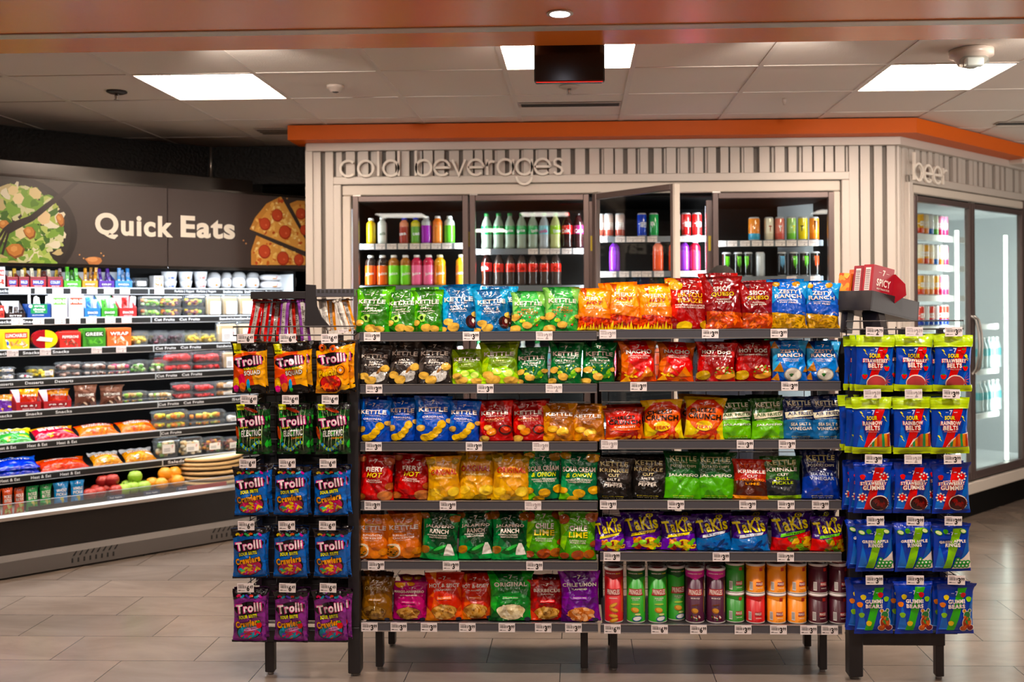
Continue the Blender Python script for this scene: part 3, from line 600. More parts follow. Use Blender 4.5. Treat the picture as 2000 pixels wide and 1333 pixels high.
a.text('NATURALLY FLAVORED', .72, .28, .3, .02, '14100e', .02, .1); DS['squad'] = a
a = Art(TW, TH, 'f2a012'); a.poly([(0, 1), (1, 1), (1, .97), (.7, .9), (0, .82)], '100c0c'); a.poly([(1, 0), (.6, 0), (.85, .12), (1, .2)], '100c0c'); a.pile(0, 1, .1, .9, ['f5b52a', 'e88a10'], 14, .15, .06, 8)
for x, y in ((.2, .88), (.52, .86)): a.ell(x, y, .1, .07, 'e8641c'); a.ell(x, y, .035, .025, '100c0c')
trolli(a, .68); a.text('SOUR BRITE', .3, .5, .28, .03, 'd82c1c', .05, .16); a.ell(.46, .2, .33, .17, '5a1008'); a.ell(.46, .22, .3, .14, 'd8300f'); a.pile(.24, .68, .1, .3, ['f0501a', 'c81c0c', 'f0701c'], 20, .1, .025, 4)
a.text('Peachie', .42, .41, .66, .13, 'f0c01c', .08, .16, shadow='5a1a08'); a.ell(.76, .46, .13, .09, '5a1a08'); a.ell(.76, .46, .11, .075, 'f0901c'); a.ell(.76, .46, .04, .03, CR); DS['peachie'] = a
a = Art(TW, TH, '14401a'); a.pile(0, 1, .02, .98, ['1e8c2a', '2fae34', '0c2410', '0c1a0c'], 60, .1, .035, 5); a.poly([(0, 1), (1, 1), (1, .88), (0, .84)], '0c0c0e'); a.rect(.08, .3, .86, .97, 'e0e41e'); a.text('NEW!', .19, .915, .18, .04, '14100a', .06)
for i in range(7): a.poly([(.1+.12*i, .05), (.13+.12*i+.03*(i % 3), .45), (.05+.14*i, .95), (.11+.12*i+.03*(i % 3), .45)], 'd8f0a8')
a.ell(.5, .86, .22, .03, 'b8402c', -.3); a.ell(.06, .42, .05, .13, 'c8502c', .2)
trolli(a, .64); a.text('SOUR BRITE', .3, .52, .26, .03, 'e0e41e', .05, .1); a.text('ELECTRIC', .52, .42, .62, .12, 'f2f2ee', .05, .08, shear=.2, shadow='0c140c'); a.text('CRAWLERS', .64, .33, .34, .035, 'e8901c', .05, .08)
for k in range(14): a.ell(.2+.045*k, .17+.07*math.cos(k*.42+1.2), .045, .035, ('2a7ac0', '9ac83a')[k % 2], 0, 9, lay=a.l)
a.l += 1; DS['electric'] = a
GW, GH = .142, .205
def belts(key, word, ww, fruit):
    a = Art(GW, GH, '1c46a8'); a.poly([(.1, .12), (.35, .12), (.2, .6)], '2f6ac8'); a.poly([(.7, .12), (1, .5), (1, .85)], '2a60c0'); a.poly([(.28, .12), (.5, .12), (.86, .8), (.6, .8)], 'd41c22')
    for x, y, r in ((.22, .7, .3), (.86, .62, -.5), (.2, .28, .3) if fruit else (.84, .6, -.4)): a.poly([(x-.06, y+.05), (x-.01, y+.05), (x+.03, y+.005), (x+.005, y+.002), (x+.07, y-.06), (x-.01, y-.012), (x+.015, y-.01)], 'e8e41e')
    if fruit:
        a.poly([(.38, .12), (.52, .26), (.75, .34), (1, .38), (1, .12)], CR); L = a.l; a.l += 1
        for i in range(8): a.poly([(.42+.07*i, .13), (.49+.07*i, .13), (.49+.07*i, min(.36, .19+.05*i)), (.42+.07*i, min(.35, .15+.05*i))], ('c8603a', '2f8a4a', 'e08a3a', 'b8402a')[i % 4])
    else:
        a.ell(.55, .16, .27, .14, CR, n=22); a.ell(.55, .155, .25, .125, 'b84a4a', n=22)
        for i in range(5): a.poly([(.78, .15+.02*i), (.82, .22+.02*i-.04), (.97-.03*abs(i-2), .1+.065*i)], 'c05a58')
        for x, y in ((.22, .27), (.82, .42), (.76, .72)): a.ell(x, y, .07, .045, 'd81c22', wob=.1); a.ell(x, y+.035, .04, .012, '2f8a2a')
    a.rect(0, 1, .8, 1, 'b8d414'); a.rect(0, 1, .88, .885, '94ac10'); a.rect(0, 1, 0, .12, 'b8cc14'); a.rect(0, 1, .035, .04, '94ac10')
    a.seven(.52, .735, .08, 'd8d8f0'); a.text('SOUR', .48, .64, .3, .07, 'f0d81c', .07, shadow='14100a'); a.text(word, .5, .55, ww, .07, CR, .07, shadow='c81c22'); a.text('BELTS', .5, .465, .4, .08, CR, .07, shadow='c81c22'); a.text('ARTIFICIALLY FLAVORED', .5, .4, .36, .02, 'e8a0a0', .03); DS[key] = a
belts('strawbelt', 'STRAWBERRY', .68, False); belts('rainbelt', 'RAINBOW', .54, True)
def gum(key, band, lines, extra, light='2f70cc'):
    a = Art(GW, GH, '1a44ae'); a.poly([(.05, .1), (.3, .1), (.15, .6)], light); a.poly([(.65, .08), (1, .08), (1, .8)], hash_col(light, .8)); a.poly([(.25, .08), (.46, .08), (.8, .9), (.55, .9)], band); a.rect(0, 1, .93, 1, '1a3aa0'); a.rect(0, 1, 0, .07, '1a3aa0')
    extra(a); a.seven(.5, .8, .07, 'd8d8f0'); y = .64
    for t, w_, h_ in lines: a.text(t, .5, y, w_, h_, CR, .07, shadow='2a4a8a' if band != 'd41c22' else 'b01c22'); y -= h_+.015
    DS[key] = a
def g1(a):
    for x, y in ((.8, .72), (.2, .32)):
        for k in range(8): a.ell(x+.11*math.cos(k*.785), y+.075*math.sin(k*.785), .03, .018, CR, lay=a.l)
        a.l += 1; a.ell(x, y, .085, .06, 'e0302a'); a.ell(x-.02, y+.02, .02, .015, CR)
    a.ell(.2, .72, .07, .05, 'd81c22', wob=.1); a.ell(.66, .22, .26, .15, CR, n=22); a.ell(.66, .215, .24, .135, '3a0c0c', n=22)
    for i in range(5): a.poly([(.84, .2+.02*i), (.88, .26+.02*i-.04), (.99-.02*abs(i-2), .14+.065*i)], '5a1410')
    a.pile(.5, .8, .13, .28, ['7a1a14', '5a100c', '2a0808'], 14, .07, .03, 3)
gum('strawgum', 'd41c22', [('JUICY FILLED', .5, .03), ('STRAWBERRY', .72, .065), ('GUMMIS', .6, .085)], g1)
def g2(a):
    for x, y in ((.15, .82), (.82, .84)): a.ell(x, y, .1, .05, '2f8a1e', -.4); a.ell(x, y, .08, .035, 'e8f0b0', -.4)
    a.ell(.34, .84, .07, .05, '4ca82a'); a.ell(.4, .22, .08, .05, '7ac82a'); a.poly([(.48, .07), (.6, .2), (.82, .3), (1, .42), (1, .07)], CR); L = a.l
    for i in range(9): x = .58+.1*(i % 4)+.03*(i//4); y = .13+.07*(i//4); a.ell(x, y, .07, .045, '2f9a3a'); a.ell(x, y, .028, .02, 'e8f0d8')
gum('apple', '8ccc1a', [('GREEN APPLE', .72, .06), ('RINGS', .4, .075)], g2)
def g3(a):
    for x, y, c in ((.22, .72, 'e8d01c'), (.7, .76, 'd82c3a'), (.86, .68, '8cc82a'), (.12, .58, 'e8821c'), (.16, .38, '8cc82a'), (.36, .22, 'e8c01c')): a.ell(x, y, .075, .05, c, wob=.05)
    for x, y, r1, r2 in ((.8, .38, .1, .07), (.8, .24, .13, .11), (.7, .13, .09, .05), (.9, .13, .09, .05), (.72, .46, .05, .035), (.88, .46, .05, .035)): a.ell(x, y, r1*1.15, r2*1.15, CR, lay=a.l)
    a.l += 1
    for x, y, r1, r2, c in ((.8, .38, .1, .07, '2f7a3a'), (.8, .24, .13, .11, 'a83a1c'), (.7, .13, .09, .05, 'c8601c'), (.9, .13, .09, .05, '7a1c2a'), (.72, .46, .04, .03, 'c8822a'), (.88, .46, .04, .03, '3a7a3a')): a.ell(x, y, r1, r2, c, lay=a.l)
    a.l += 1; a.pile(.72, .88, .12, .38, ['c8822a', '3a8a3a', 'b82c2a', 'd86a1c'], 12, .04, .03, 3)
gum('bears', '3cae2a', [('GUMMI', .48, .075), ('BEARS', .48, .075)], g3)
# ---- crisps tubes
def tube_art(W, H, base, top, sub, deco, small=False):
    a = Art(W, H, base)     # full wrap, front at W/2
    a.poly([(0, 1), (1, 1), (1, .88), (.6, .86), (.5, .82), (.4, .86), (0, .88)], top)
    q = .5
    if not small:
        a.text('BURSTING WITH', q-.05, .93, .17, .018, CR, .04); a.text('FLAVOR', q+.09, .93, .08, .018, 'f0d81c', .04)
        a.poly([(q-.125, .645), (q+.125, .645), (q+.118, .6), (q+.14, .52), (q-.14, .52), (q-.118, .6)], 'b01018'); a.text('PRINGLES', q, .585, .22, .095, CR, .05); a.text(sub[0], q, .47, .15, .026, CR, .04)
        if len(sub) > 1: a.text(sub[1], q, .44, .1, .022, CR, .04)
        deco(a, q)
        a.rect(q+.16, q+.17, .2, .8, 'd8a01c')
    else:
        a.rect(q-.15, q-.09, .12, .42, 'f2ece6'); L = a.l; a.l += 1
        for i in range(7): x = q-.145+.0075*i; a.add([(x*W, .16*H), ((x+.003)*W, .16*H), ((x+.003)*W, .4*H), (x*W, .4*H)], [(0, 1, 2, 3)], '14100e', L)
        a.poly([(q-.035, .42), (q+.085, .42), (q+.08, .36), (q+.09, .28), (q-.04, .28), (q-.03, .36)], 'b01018'); a.text('PRINGLES', q+.025, .35, .11, .09, CR, .05)
        a.rect(q+.02, q+.08, .8, .92, 'b82818'); a.text(sub[0], q+.03, .2, .1, .04, CR, .03); a.text('NET WT 5.5 OZ', q+.03, .1, .14, .02, '4a2010', .01)
    return a
def dchip(a, q):
    for x, y, r in ((0, .34, .5), (.01, .25, -.3), (0, .14, -.1), (.01, .06, .3)): a.ell(q+x, y, .08, .035, 'c8801c', r); a.ell(q+x+.01, y+.008, .06, .022, 'f0b43a', r)
def dsour(a, q):
    a.ell(q, .36, .08, .016, 'b8d84a'); a.ell(q-.01, .25, .07, .05, 'c8821c', -.2); a.ell(q, .26, .055, .036, 'f0b03a', -.2); a.ell(q+.04, .17, .05, .02, 'd8e08a'); a.ell(q+.03, .09, .085, .05, '1c4a9a', .15); a.ell(q+.03, .092, .07, .038, 'f2f0e8', .15)
def dbbq(a, q):
    a.ell(q-.01, .24, .06, .05, 'a8641c', -.3); a.ell(q, .25, .05, .036, 'd8982c', -.3); a.pile(q-.07, q+.08, .07, .16, ['b8321c', 'e8e0d0', '5a9a2a', '3a2010'], 18, .02, .012, 3); a.ell(q, .35, .07, .012, '7a3c18', .2)
CW = 2*PI*.0375
TUBES = {'torig': tube_art(CW, .215, 'c8141a', '8c0f14', ['ORIGINAL'], dchip), 'tsour': tube_art(CW, .215, '2c9a22', '0c4a1c', ['SOUR CREAM', '& ONION'], dsour), 'tbbq': tube_art(CW, .215, '4a1430', 'c81c8c', ['BBQ'], dbbq),
         'sgreen': tube_art(CW, .114, '2f8a28', '2f8a28', ['SOUR CREAM'], None, True), 'sorange': tube_art(CW, .114, 'ee8c14', 'ee8c14', ['CHEDDAR CHEESE'], None, True), 'sred': tube_art(CW, .114, 'c8141a', 'c8141a', ['ORIGINAL'], None, True), 'smaroon': tube_art(CW, .114, '4a1020', '4a1020', ['BBQ'], None, True)}
# ------------------------------------------------------------------ room shell
CEIL, SOF = 2.63, 2.5
def quad_obj(name, pts, m, uvn=None):
    mb = MB(); mb.faces(pts, [tuple(range(len(pts)))], 'ffffff', m); return struct(mb.build(name))
mb = MB(); mb.box(-7, 9, -3.5, 12, -.1, 0, m='floor'); struct(mb.build('floor'))
GXL = [.268+.61*k for k in range(-12, 15)]; GYL = [4.28+.61*k for k in range(-1, 14)]
HOLES = {(.268-.61, 4.28), (.268-.61*4, 4.89), (.268+.61*2, 4.89)}
mb = MB(); V = []; F = []
def is_hole(a, b): return any(abs(a-h[0]) < .05 and abs(b-h[1]) < .05 for h in HOLES)
for a in GXL:
    for b in GYL:
        if is_hole(a, b): continue
        mb.faces([(a, b, CEIL), (a, b+.61, CEIL), (a+.61, b+.61, CEIL), (a+.61, b, CEIL)], [(0, 1, 2, 3)], 'ffffff', 'ceilingtile')
for a in GXL: mb.box(a-.012, a+.012, GYL[0], GYL[-1]+.61, CEIL-.004, CEIL-.0005, m='tbar')
for b in GYL: mb.box(GXL[0], GXL[-1]+.61, b-.012, b+.012, CEIL-.0035, CEIL-.0006, m='tbar')
struct(mb.build('ceiling'))
mb = MB(); mb.box(-7, 9, 3.67, 12, 2.9, 3.0, m='blackwall'); struct(mb.build('ceiling_deck'))
# lowered painted soffit over the camera side, with its grey trim strip
mb = MB(); mb.box(-7, 9, -3.5, 3.655, SOF, SOF+.1, m='soffit'); mb.box(-7, 9, 3.655, 3.72, SOF+.008, SOF+.1, m='soffit'); mb.box(-7, 9, 3.72, 3.94, SOF, SOF+.3, m='soffit', bev=.004); struct(mb.build('ceiling_soffit'))
mb = MB(); mb.box(-7, 9, 3.652, 3.712, SOF-.005, SOF+.0075, m='graytrim', bev=.002); mb.box(-7, 9, 3.7125, 3.7195, SOF+.001, SOF+.0075, m='blackpanel'); struct(mb.build('trim_1'))
for nm, pts in (('wall_back', (-7, 9, 11.9, 12)), ('wall_left', (-7.1, -7, -3.5, 12)), ('wall_right', (9, 9.1, -3.5, 12))):
    mb = MB(); mb.box(*pts, 0, 3, 'ffffff', 'blackpanel'); struct(mb.build(nm))
mb = MB(); mb.box(-7, 9, -3.6, -3.5, 0, 3, 'a89888', 'matte'); struct(mb.build('wall_front'))

def troffer(cx, cy, z, name='ceiling_light', lab='', grp=None, s=.61, depth=.075):
    t = empty(name, (cx, cy, z)); h = s/2
    mb = MB()
    mb.prism([(-h, 0), (-h, depth), (-h-.004, depth), (-h-.004, 0)], -h, h, 'ffffff', 'trofferside', 'y')
    mb.prism([(h, 0), (h+.004, 0), (h+.004, depth), (h, depth)], -h, h, 'ffffff', 'trofferside', 'y')
    mb.box(-h, h, h, h+.004, 0, depth, m='trofferside'); mb.box(-h, h, -h-.004, -h, 0, depth, m='trofferside'); mb.build('housing', t)
    mb = MB(); mb.box(-h+.001, h-.001, -h+.001, h-.001, depth-.012, depth-.002, m='troffer'); mb.build('diffuser', t)
    tag(t, lab, 'ceiling light', grp)
    return t
troffer(.268-.305, 4.28+.305, CEIL, lab='square recessed ceiling light half hidden behind the hanging black exit sign', grp='recessed ceiling lights')
troffer(.268-.61*3.5, 4.89+.305, CEIL, lab='square recessed ceiling light above the Quick Eats sign', grp='recessed ceiling lights')
troffer(.268+.61*2.5, 4.89+.305, CEIL, lab='square recessed ceiling light above the spicy snack boxes', grp='recessed ceiling lights')
# the lamps of the aisle the photographer stands in
def lamp(name, x, y, z, sx, sy, power, col=(1, .9, .8), rot=(0, 0, 0), spread=None):
    l = bpy.data.lights.new(name, 'AREA'); l.shape = 'RECTANGLE'; l.size = sx; l.size_y = sy; l.energy = power; l.color = col
    if spread: l.spread = spread
    o = bpy.data.objects.new(name, l); COL.objects.link(o); o.location = (x, y, z); o.rotation_euler = rot; return o
for i, (x, y) in enumerate(((-1.9, 1.9), (-.35, 1.9), (1.2, 1.9), (2.8, 1.9), (-1.2, -.4), (1.2, -.4))):
    lamp('unseen_lamp', x, y, SOF-.03, .5, .5, 9 if y > 0 else 28)
for i, (x, tx, pw) in enumerate(((-1.5, -1.35, 34), (.9, 1.05, 34), (2.0, 2.2, 30), (-.3, -.2, 10), (2.7, 3.1, 30))):  # added spots without fixtures, hidden behind the soffit, to brighten the slatted walls
    l = bpy.data.lights.new('wall_fill_spot', 'SPOT'); l.energy = pw; l.spot_size = 1.5; l.spot_blend = .7; l.shadow_soft_size = .035; l.color = (1, .91, .82)
    o = bpy.data.objects.new('wall_fill_spot', l); COL.objects.link(o); o.location = (x, 4.1, 2.58); o.rotation_euler = (Vector((tx, 6.45, 2.05))-Vector((x, 4.1, 2.58))).to_track_quat('-Z', 'Y').to_euler()
for x in (-3.4, -1.0, .12, 1.25, 2.4):
    y = 3.5
    if x == .12:
        t = empty('downlight', (-.055, 3.5, SOF)); mb = MB(); mb.lathe([(.046, -.001), (.046, .0015), (.036, .001), (.033, -.001)][::-1], 28, 'd8cfc6', 'satin', cap=False); mb.lathe([(.046, -.004), (.046, 0)], 28, 'd8cfc6', 'satin'); mb.build('trim_ring', t)
        mb = MB(); mb.lathe([(.034, -.0055), (.034, -.0042)], 24, 'ffffff', 'downlight'); mb.build('lens', t); tag(t, 'small round downlight lit white in the orange soffit', 'downlight'); x = -.055
    l = bpy.data.lights.new('soffit_spot', 'SPOT'); l.energy = 78; l.spot_size = 2.0; l.spot_blend = .6; l.shadow_soft_size = .03; l.color = (1, .9, .8)
    o = bpy.data.objects.new('soffit_spot', l); COL.objects.link(o); o.location = (x, 3.3, SOF-.02); o.rotation_euler = (.12, 0, 0)

lamp('unseen_lamp', 5.6, 4.9, 1.25, 2.2, 1.6, 62, (1, .9, .8), (PI/2+.25, 0, PI/2))  # added side fill out of view, lifts the ceiling, soffit and shelf edges
# ceiling fittings
def at_ceiling(px, py, z=CEIL):
    d = ray(px, py); k = (z-EYE)/d[2]; return float(d[0]*k), float(d[1]*k)
def detector(px, py, r, lab, strobe=False):
    x, y = at_ceiling(px, py); t = empty('smoke_detector', (x, y, CEIL-.003)); mb = MB()
    mb.lathe([(r*.45, -r*.75), (r*.6, -r*.7), (r*.8, -r*.35), (r, -r*.3), (r, 0)], 24, 'c9b8ab', 'satin'); mb.build('housing', t)
    mb = MB(); mb.lathe([(r*.2, -r*.85), (r*.4, -r*.75)], 12, '3a3430' if not strobe else 'd8ccc4', 'satin'); mb.build('sensor', t)
    if strobe:
        mb = MB(); mb.box(-r*.7, r*.5, -r*.9, -r*.3, -r*1.05, -r*.45, m='clearpet', bev=.008); mb.build('strobe_lens', t)
        mb = MB(); mb.box(-r*.5, r*.3, -r*.8, -r*.4, -r*.9, -r*.5, 'e8e0dc', 'satin', .004); mb.build('flash_tube', t)
    tag(t, lab, 'smoke detector')
detector(655, 166, .045, 'small pale smoke detector on the ceiling beside the square light above the food sign')
detector(1897, 97, .095, 'large pale smoke alarm with clear strobe, in front of the corner ceiling light', True)
def sprinkler(px, py, col, lab):
    x, y = at_ceiling(px, py); t = empty('sprinkler_head', (x, y, CEIL-.003)); mb = MB(); mb.lathe([(.034, -.012), (.052, -.004), (.052, 0)], 22, col, 'satin'); mb.build('escutcheon', t)
    mb = MB(); mb.lathe([(.014, -.042), (.014, -.04)], 12, 'a89a90', 'steel'); mb.lathe([(.006, -.04), (.008, -.012)], 8, 'b8aaa0', 'steel'); mb.tube([(-.009, 0, -.012), (-.011, 0, -.028), (-.004, 0, -.04)], .0015, m='steel'); mb.tube([(.009, 0, -.012), (.011, 0, -.028), (.004, 0, -.04)], .0015, m='steel'); mb.build('deflector', t)
    tag(t, lab, 'sprinkler')
sprinkler(228, 178, '2a2422', 'dark round sprinkler head on the dim ceiling over the salad picture'); sprinkler(1112, 168, 'b8a89c', 'pale sprinkler head below the hanging black exit sign')
x, y = at_ceiling(1532, 192); mb = MB(); mb.lathe([(.006, -.035), (.012, -.012), (.012, 0)], 10, 'b8a89c', 'satin', (x, y, CEIL-.003)); o = mb.build('ceiling_hook'); tag(o, 'tiny pale fitting on a plain ceiling tile above the beverage coolers', 'fitting')
def vent(px0, px1, py, w_, lab, rot=0):
    x0, y0 = at_ceiling(px0, py); x1, _ = at_ceiling(px1, py); t = empty('ceiling_vent', ((x0+x1)/2, y0, CEIL-.004)); L = abs(x1-x0)/2; mb = MB()
    mb.box(-L, L, -w_/2, w_/2, -.003, 0, 'a89a8e', 'matte'); mb.build('frame', t)
    for k in range(3):
        mb = MB(); yy = -w_*.3+w_*.3*k; mb.box(-L+.01, L-.01, yy-.006, yy+.008, -.006, -.003, '2a2420', 'matte'); mb.build('slot', t)
    tag(t, lab, 'vent')
vent(1015, 1212, 204, .1, 'long slotted ceiling vent above the beverage coolers, behind the sprinkler'); vent(505, 572, 256, .2, 'dim ceiling vent beside the end of the orange band'); vent(1945, 2060, 240, .09, 'slotted ceiling vent above the beer cooler corner')
# exit sign seen from behind
s0, z0 = Frame(0, 4.0, 0).hit(1043, 162, 0); s1, z1 = Frame(0, 4.0, 0).hit(1181, 88, 0)
t = empty('exit_sign', ((s0+s1)/2, 4.03, z0)); hw = (s1-s0)/2; mb = MB(); mb.box(-hw, hw, -.022, .022, .004, .2, m='blackgloss', bev=.006); mb.build('housing', t)
mb = MB(); mb.box(-hw+.008, hw-.008, -.0225, -.0205, .0025, .0045, m='exitred'); mb.build('light_edge', t)
mb = MB(); mb.box(-.04, .04, -.015, .015, .2, CEIL-z0-.004, m='blackgloss'); mb.build('ceiling_bracket', t)
A_ = Art(2*hw-.03, .14); A_.text('EXIT', .5, .5, .8, .8, 'ff2010', .04); mb = MB(); mb.art(A_.bake(), lambda V: np.stack([hw-.015-V[:, 0], np.full(len(V), .0235), .03+V[:, 1]], 1), 'exitletters'); mb.build('letters', t)
tag(t, 'black back of a hanging exit sign with glowing red lower edge', 'exit sign')

# ------------------------------------------------------------------ slatted cooler wall
def slat_wall(name, fr, L, openings, seed, ztop=2.487, zb=0.0):
    """openings: (s0, s1, ztop) holes from the floor"""
    rnd = random.Random(seed); mb = MB()
    def X(v): return fr.w(v[0], v[1], v[2])
    def bx(s0, s1, t0, t1, z0, z1, m): mb.box(s0, s1, t0, t1, z0, z1, 'ffffff', m, 0, X)
    segs = []; s = 0
    for a, b, z in openings: segs.append((s, a, zb)); segs.append((a, b, z)); s = b
    segs.append((s, L, zb))
    for a, b, z in segs:
        if b-a > .01: bx(a, b, .03, .07, z, ztop, 'slatgroove')
    s = .02
    while s < L-.03:
        wd = rnd.choice((.058, .05, .062)); dp = rnd.choice((0, 0, .012)); gap = rnd.choice((.03, .036, .028, .012))
        e = min(s+wd, L); z = zb
        for a, b, zz in openings:
            if e > a+.001 and s < b-.001:
                z = zz
                if s < a: e = min(e, a)
        bx(s, e, dp, .032, z, ztop-.001, 'slat'); s = e+gap
        if rnd.random() < .5 and gap > .025: bx(s-gap*.5, s-.002, .02, .031, z, ztop-.001, 'slat')
    o = struct(mb.build(name)); return o
cs, _ = BV.hit(603, 400, 0); 
# beverage wall runs from its outer corner to the bend
WX0 = cs; BVW = Frame(WX0, 6.45, 0)
os0 = BV.hit(668, 500, 0)[0]-WX0; os1 = BV.hit(1643, 500, 0)[0]-WX0; oz = BV.hit(1100, 357, 0)[1]
slat_wall('wall_beverage', BVW, 2.0-WX0, [(os0, os1, oz)], 4)
bs0 = BR.hit(1778, 400, 0)[0]; boz = BR.hit(1790, 360, 0)[1]
slat_wall('wall_beer', BR, 3.2, [(bs0, 2.6, boz)], 9)
mb = MB(); mb.box(WX0-.02, WX0, 6.45, 8.6, 0, 2.53, '8f867c', 'matte'); mb.box(WX0-.015, WX0+.03, 6.43, 6.47, 0, 2.487, m='slat'); struct(mb.build('wall_beverage_side'))
def band(name, m, y0, y1, t0, z0, z1, s0=None, end=3.2):
    """a strip along both walls, mitred at the bend"""
    k = math.tan(PI/8); mb = MB(); a = WX0-(.05 if s0 is None else s0)
    def row(t): return [(a, 6.45+t), (2.0-t*k*-1 if False else 2.0+(-t)*-k*-1, 6.45+t), tuple(BR.w(end, t, 0)[:2])]
    A, B = row(-t0), row(.1)
    V = [(p[0], p[1], z) for z in (z0, z1) for r in (A, B) for p in r]
    F = [(0, 1, 7, 6), (1, 2, 8, 7), (6, 7, 10, 9), (7, 8, 11, 10), (0, 3, 4, 1), (1, 4, 5, 2), (0, 6, 9, 3), (3, 9, 10, 4), (2, 5, 11, 8)]
    mb.faces(V, F, 'ffffff', m); return struct(mb.build(name))
band('trim_2', 'slat', 0, 0, .035, 2.482, 2.55, .005)
band('trim_3', 'orange', 0, 0, .17, 2.532, 2.622, .085, 1.62)
# metal surrounds of the two openings
mb = MB(); X = lambda v: BVW.w(*v)
for (a, b, c, d) in ((os0-.05, os0+.0, 0, oz-.0005), (os1, os1+.05, 0, oz-.0005), (os0-.05, os1+.05, oz, oz+.05)): mb.box(a, b, -.02, .03, c, d, m='slat', bev=.004, xf=X)
for (a, b, c, d) in ((os0+.004, os0+.06, 0, oz-.0705), (os1-.05, os1-.004, 0, oz-.0705), (os0+.004, os1-.004, oz-.07, oz-.004)): mb.box(a, b, -.005, .05, c, d, m='letter', bev=.006, xf=X)
struct(mb.build('trim_5'))
mb = MB(); X = lambda v: BR.w(*v); be = 2.6
for (a, b, c, d) in ((bs0-.05, bs0+.0, 0, boz+.05), (bs0-.05, be+.05, boz, boz+.05)): mb.box(a, b, -.02, .03, c, d, m='slat', bev=.004, xf=X)
for (a, b, c, d) in ((bs0+.003, bs0+.04, .2, boz-.004), (bs0+.003, be, boz-.06, boz-.004)): mb.box(a, b, -.005, .05, c, d, m='letter', bev=.006, xf=X)
mb.box(bs0-.05, be+.6, -.03, .04, .17, .25, m='letter', bev=.006, xf=X); struct(mb.build('trim_6'))
mb = MB(); mb.box(0, 3.2, .02, .06, 0, .17, m='blackpanel', xf=X); struct(mb.build('baseboard_beer'))
mb = MB(); mb.box(0, 2-WX0, .0, .04, 0, .16, m='blackpanel', xf=lambda v: BVW.w(*v)); struct(mb.build('baseboard_beverage'))
# raised lettering
def lettering(txt, fr, px0, px1, pyb, pyx, lab, thin=.0):
    s0, zb = fr.hit(px0, pyb, -.03); s1, _ = fr.hit(px1, pyb, -.03); _, zx = fr.hit(px0, pyx, -.03)
    root = empty('wall_lettering', fr.w(s0, -.012, zb), (0, 0, fr.rot)); root.name = 'wall_lettering'
    adv = {'c': .9, 'o': 1.0, 'l': .35, 'd': 1.0, ' ': .75, 'b': 1.0, 'e': .95, 'v': .85, 'r': .6, 'a': 1.0, 'g': 1.0, 's': .7}
    tot = sum(adv[c] for c in txt); x = 0; xh = zx-zb; k = (s1-s0)/tot; R = min(k*.43, xh*.5)
    def arc(cx, cy, r, a0, a1, n=20): return [(cx+r*math.cos(a0+(a1-a0)*i/n), 0, cy+r*xh*.5/R*math.sin(a0+(a1-a0)*i/n)) for i in range(n+1)]
    for c in txt:
        wd = adv[c]*k; cx = x+wd*.5; cy = xh*.5; P = []
        if c in 'odbage': P.append(arc(cx, cy, R, 0 if c == 'e' else 0, 2*PI if c != 'e' else 2*PI-.75))
        if c == 'c': P.append(arc(cx, cy, R, .8, 2*PI-.8))
        if c == 'e': P.append([(cx-R, 0, cy), (cx+R, 0, cy)])
        if c in 'dl': P.append([(cx+(R if c == 'd' else 0), 0, 0), (cx+(R if c == 'd' else 0), 0, xh*1.62)])
        if c == 'b': P.append([(cx-R, 0, 0), (cx-R, 0, xh*1.62)])
        if c == 'a': P.append([(cx+R, 0, 0), (cx+R, 0, xh)])
        if c == 'g': P.append([(cx+R, 0, xh), (cx+R, 0, -xh*.15)]); P.append(arc(cx, -xh*.12, R, 0, -PI))
        if c == 'v': P.append([(cx-R*.85, 0, xh), (cx, 0, 0), (cx+R*.85, 0, xh)])
        if c == 'r': P.append([(cx-R*.4, 0, 0), (cx-R*.4, 0, xh)]); P.append(arc(cx+R*.25, xh*.55, R*.65, PI, PI*.35, 10))
        if c == 's': P.append([(cx+a*R*.6, 0, xh*b) for a, b in ((.85, .85), (.4, .98), (-.3, .98), (-.8, .83), (-.7, .63), (0, .52), (.7, .4), (.9, .2), (.5, .03), (-.2, 0), (-.9, .14))])
        x += wd
        if not P: continue
        mb = MB()
        for p in P:      # flat metal strip, 3.5 cm deep, mitred along its path
            q = np.array([(v[0], v[2]) for v in p]); cl = np.linalg.norm(q[0]-q[-1]) < 1e-4
            if cl: q = q[:-1]
            n_ = len(q); h = .0072; off = []
            for i in range(n_):
                d1 = q[i]-q[i-1] if (cl or i) else q[1]-q[0]; d2 = q[(i+1) % n_]-q[i] if (cl or i < n_-1) else d1
                d1 = d1/np.linalg.norm(d1); d2 = d2/np.linalg.norm(d2); m_ = d1+d2; m_ /= np.linalg.norm(m_); nn = np.array([-m_[1], m_[0]]); off.append(nn*h/max(.5, nn @ np.array([-d1[1], d1[0]])))
            V = []
            for i in range(n_):
                for sg, y in ((1, -.028), (-1, -.028), (-1, -.012), (1, -.012)): v = q[i]+sg*off[i]; V.append((v[0], y, v[1]))
            F = []
            for i in range(n_ if cl else n_-1):
                j = (i+1) % n_
                for q4 in range(4): F.append((i*4+q4, i*4+(q4+1) % 4, j*4+(q4+1) % 4, j*4+q4))
            if not cl: F += [(3, 2, 1, 0), ((n_-1)*4, (n_-1)*4+1, (n_-1)*4+2, (n_-1)*4+3)]
            mb.faces(V, F, 'ffffff', 'lettering')
        mb.build('letter', root)
    tag(root, lab, 'wall lettering')
lettering('cold beverages', BV, 664, 1103, 345, 315, 'thin raised metal words cold beverages on the slatted wall')
lettering('beer', BR, 1783, 1849, 351, 318, 'thin raised metal word beer on the angled slatted wall')
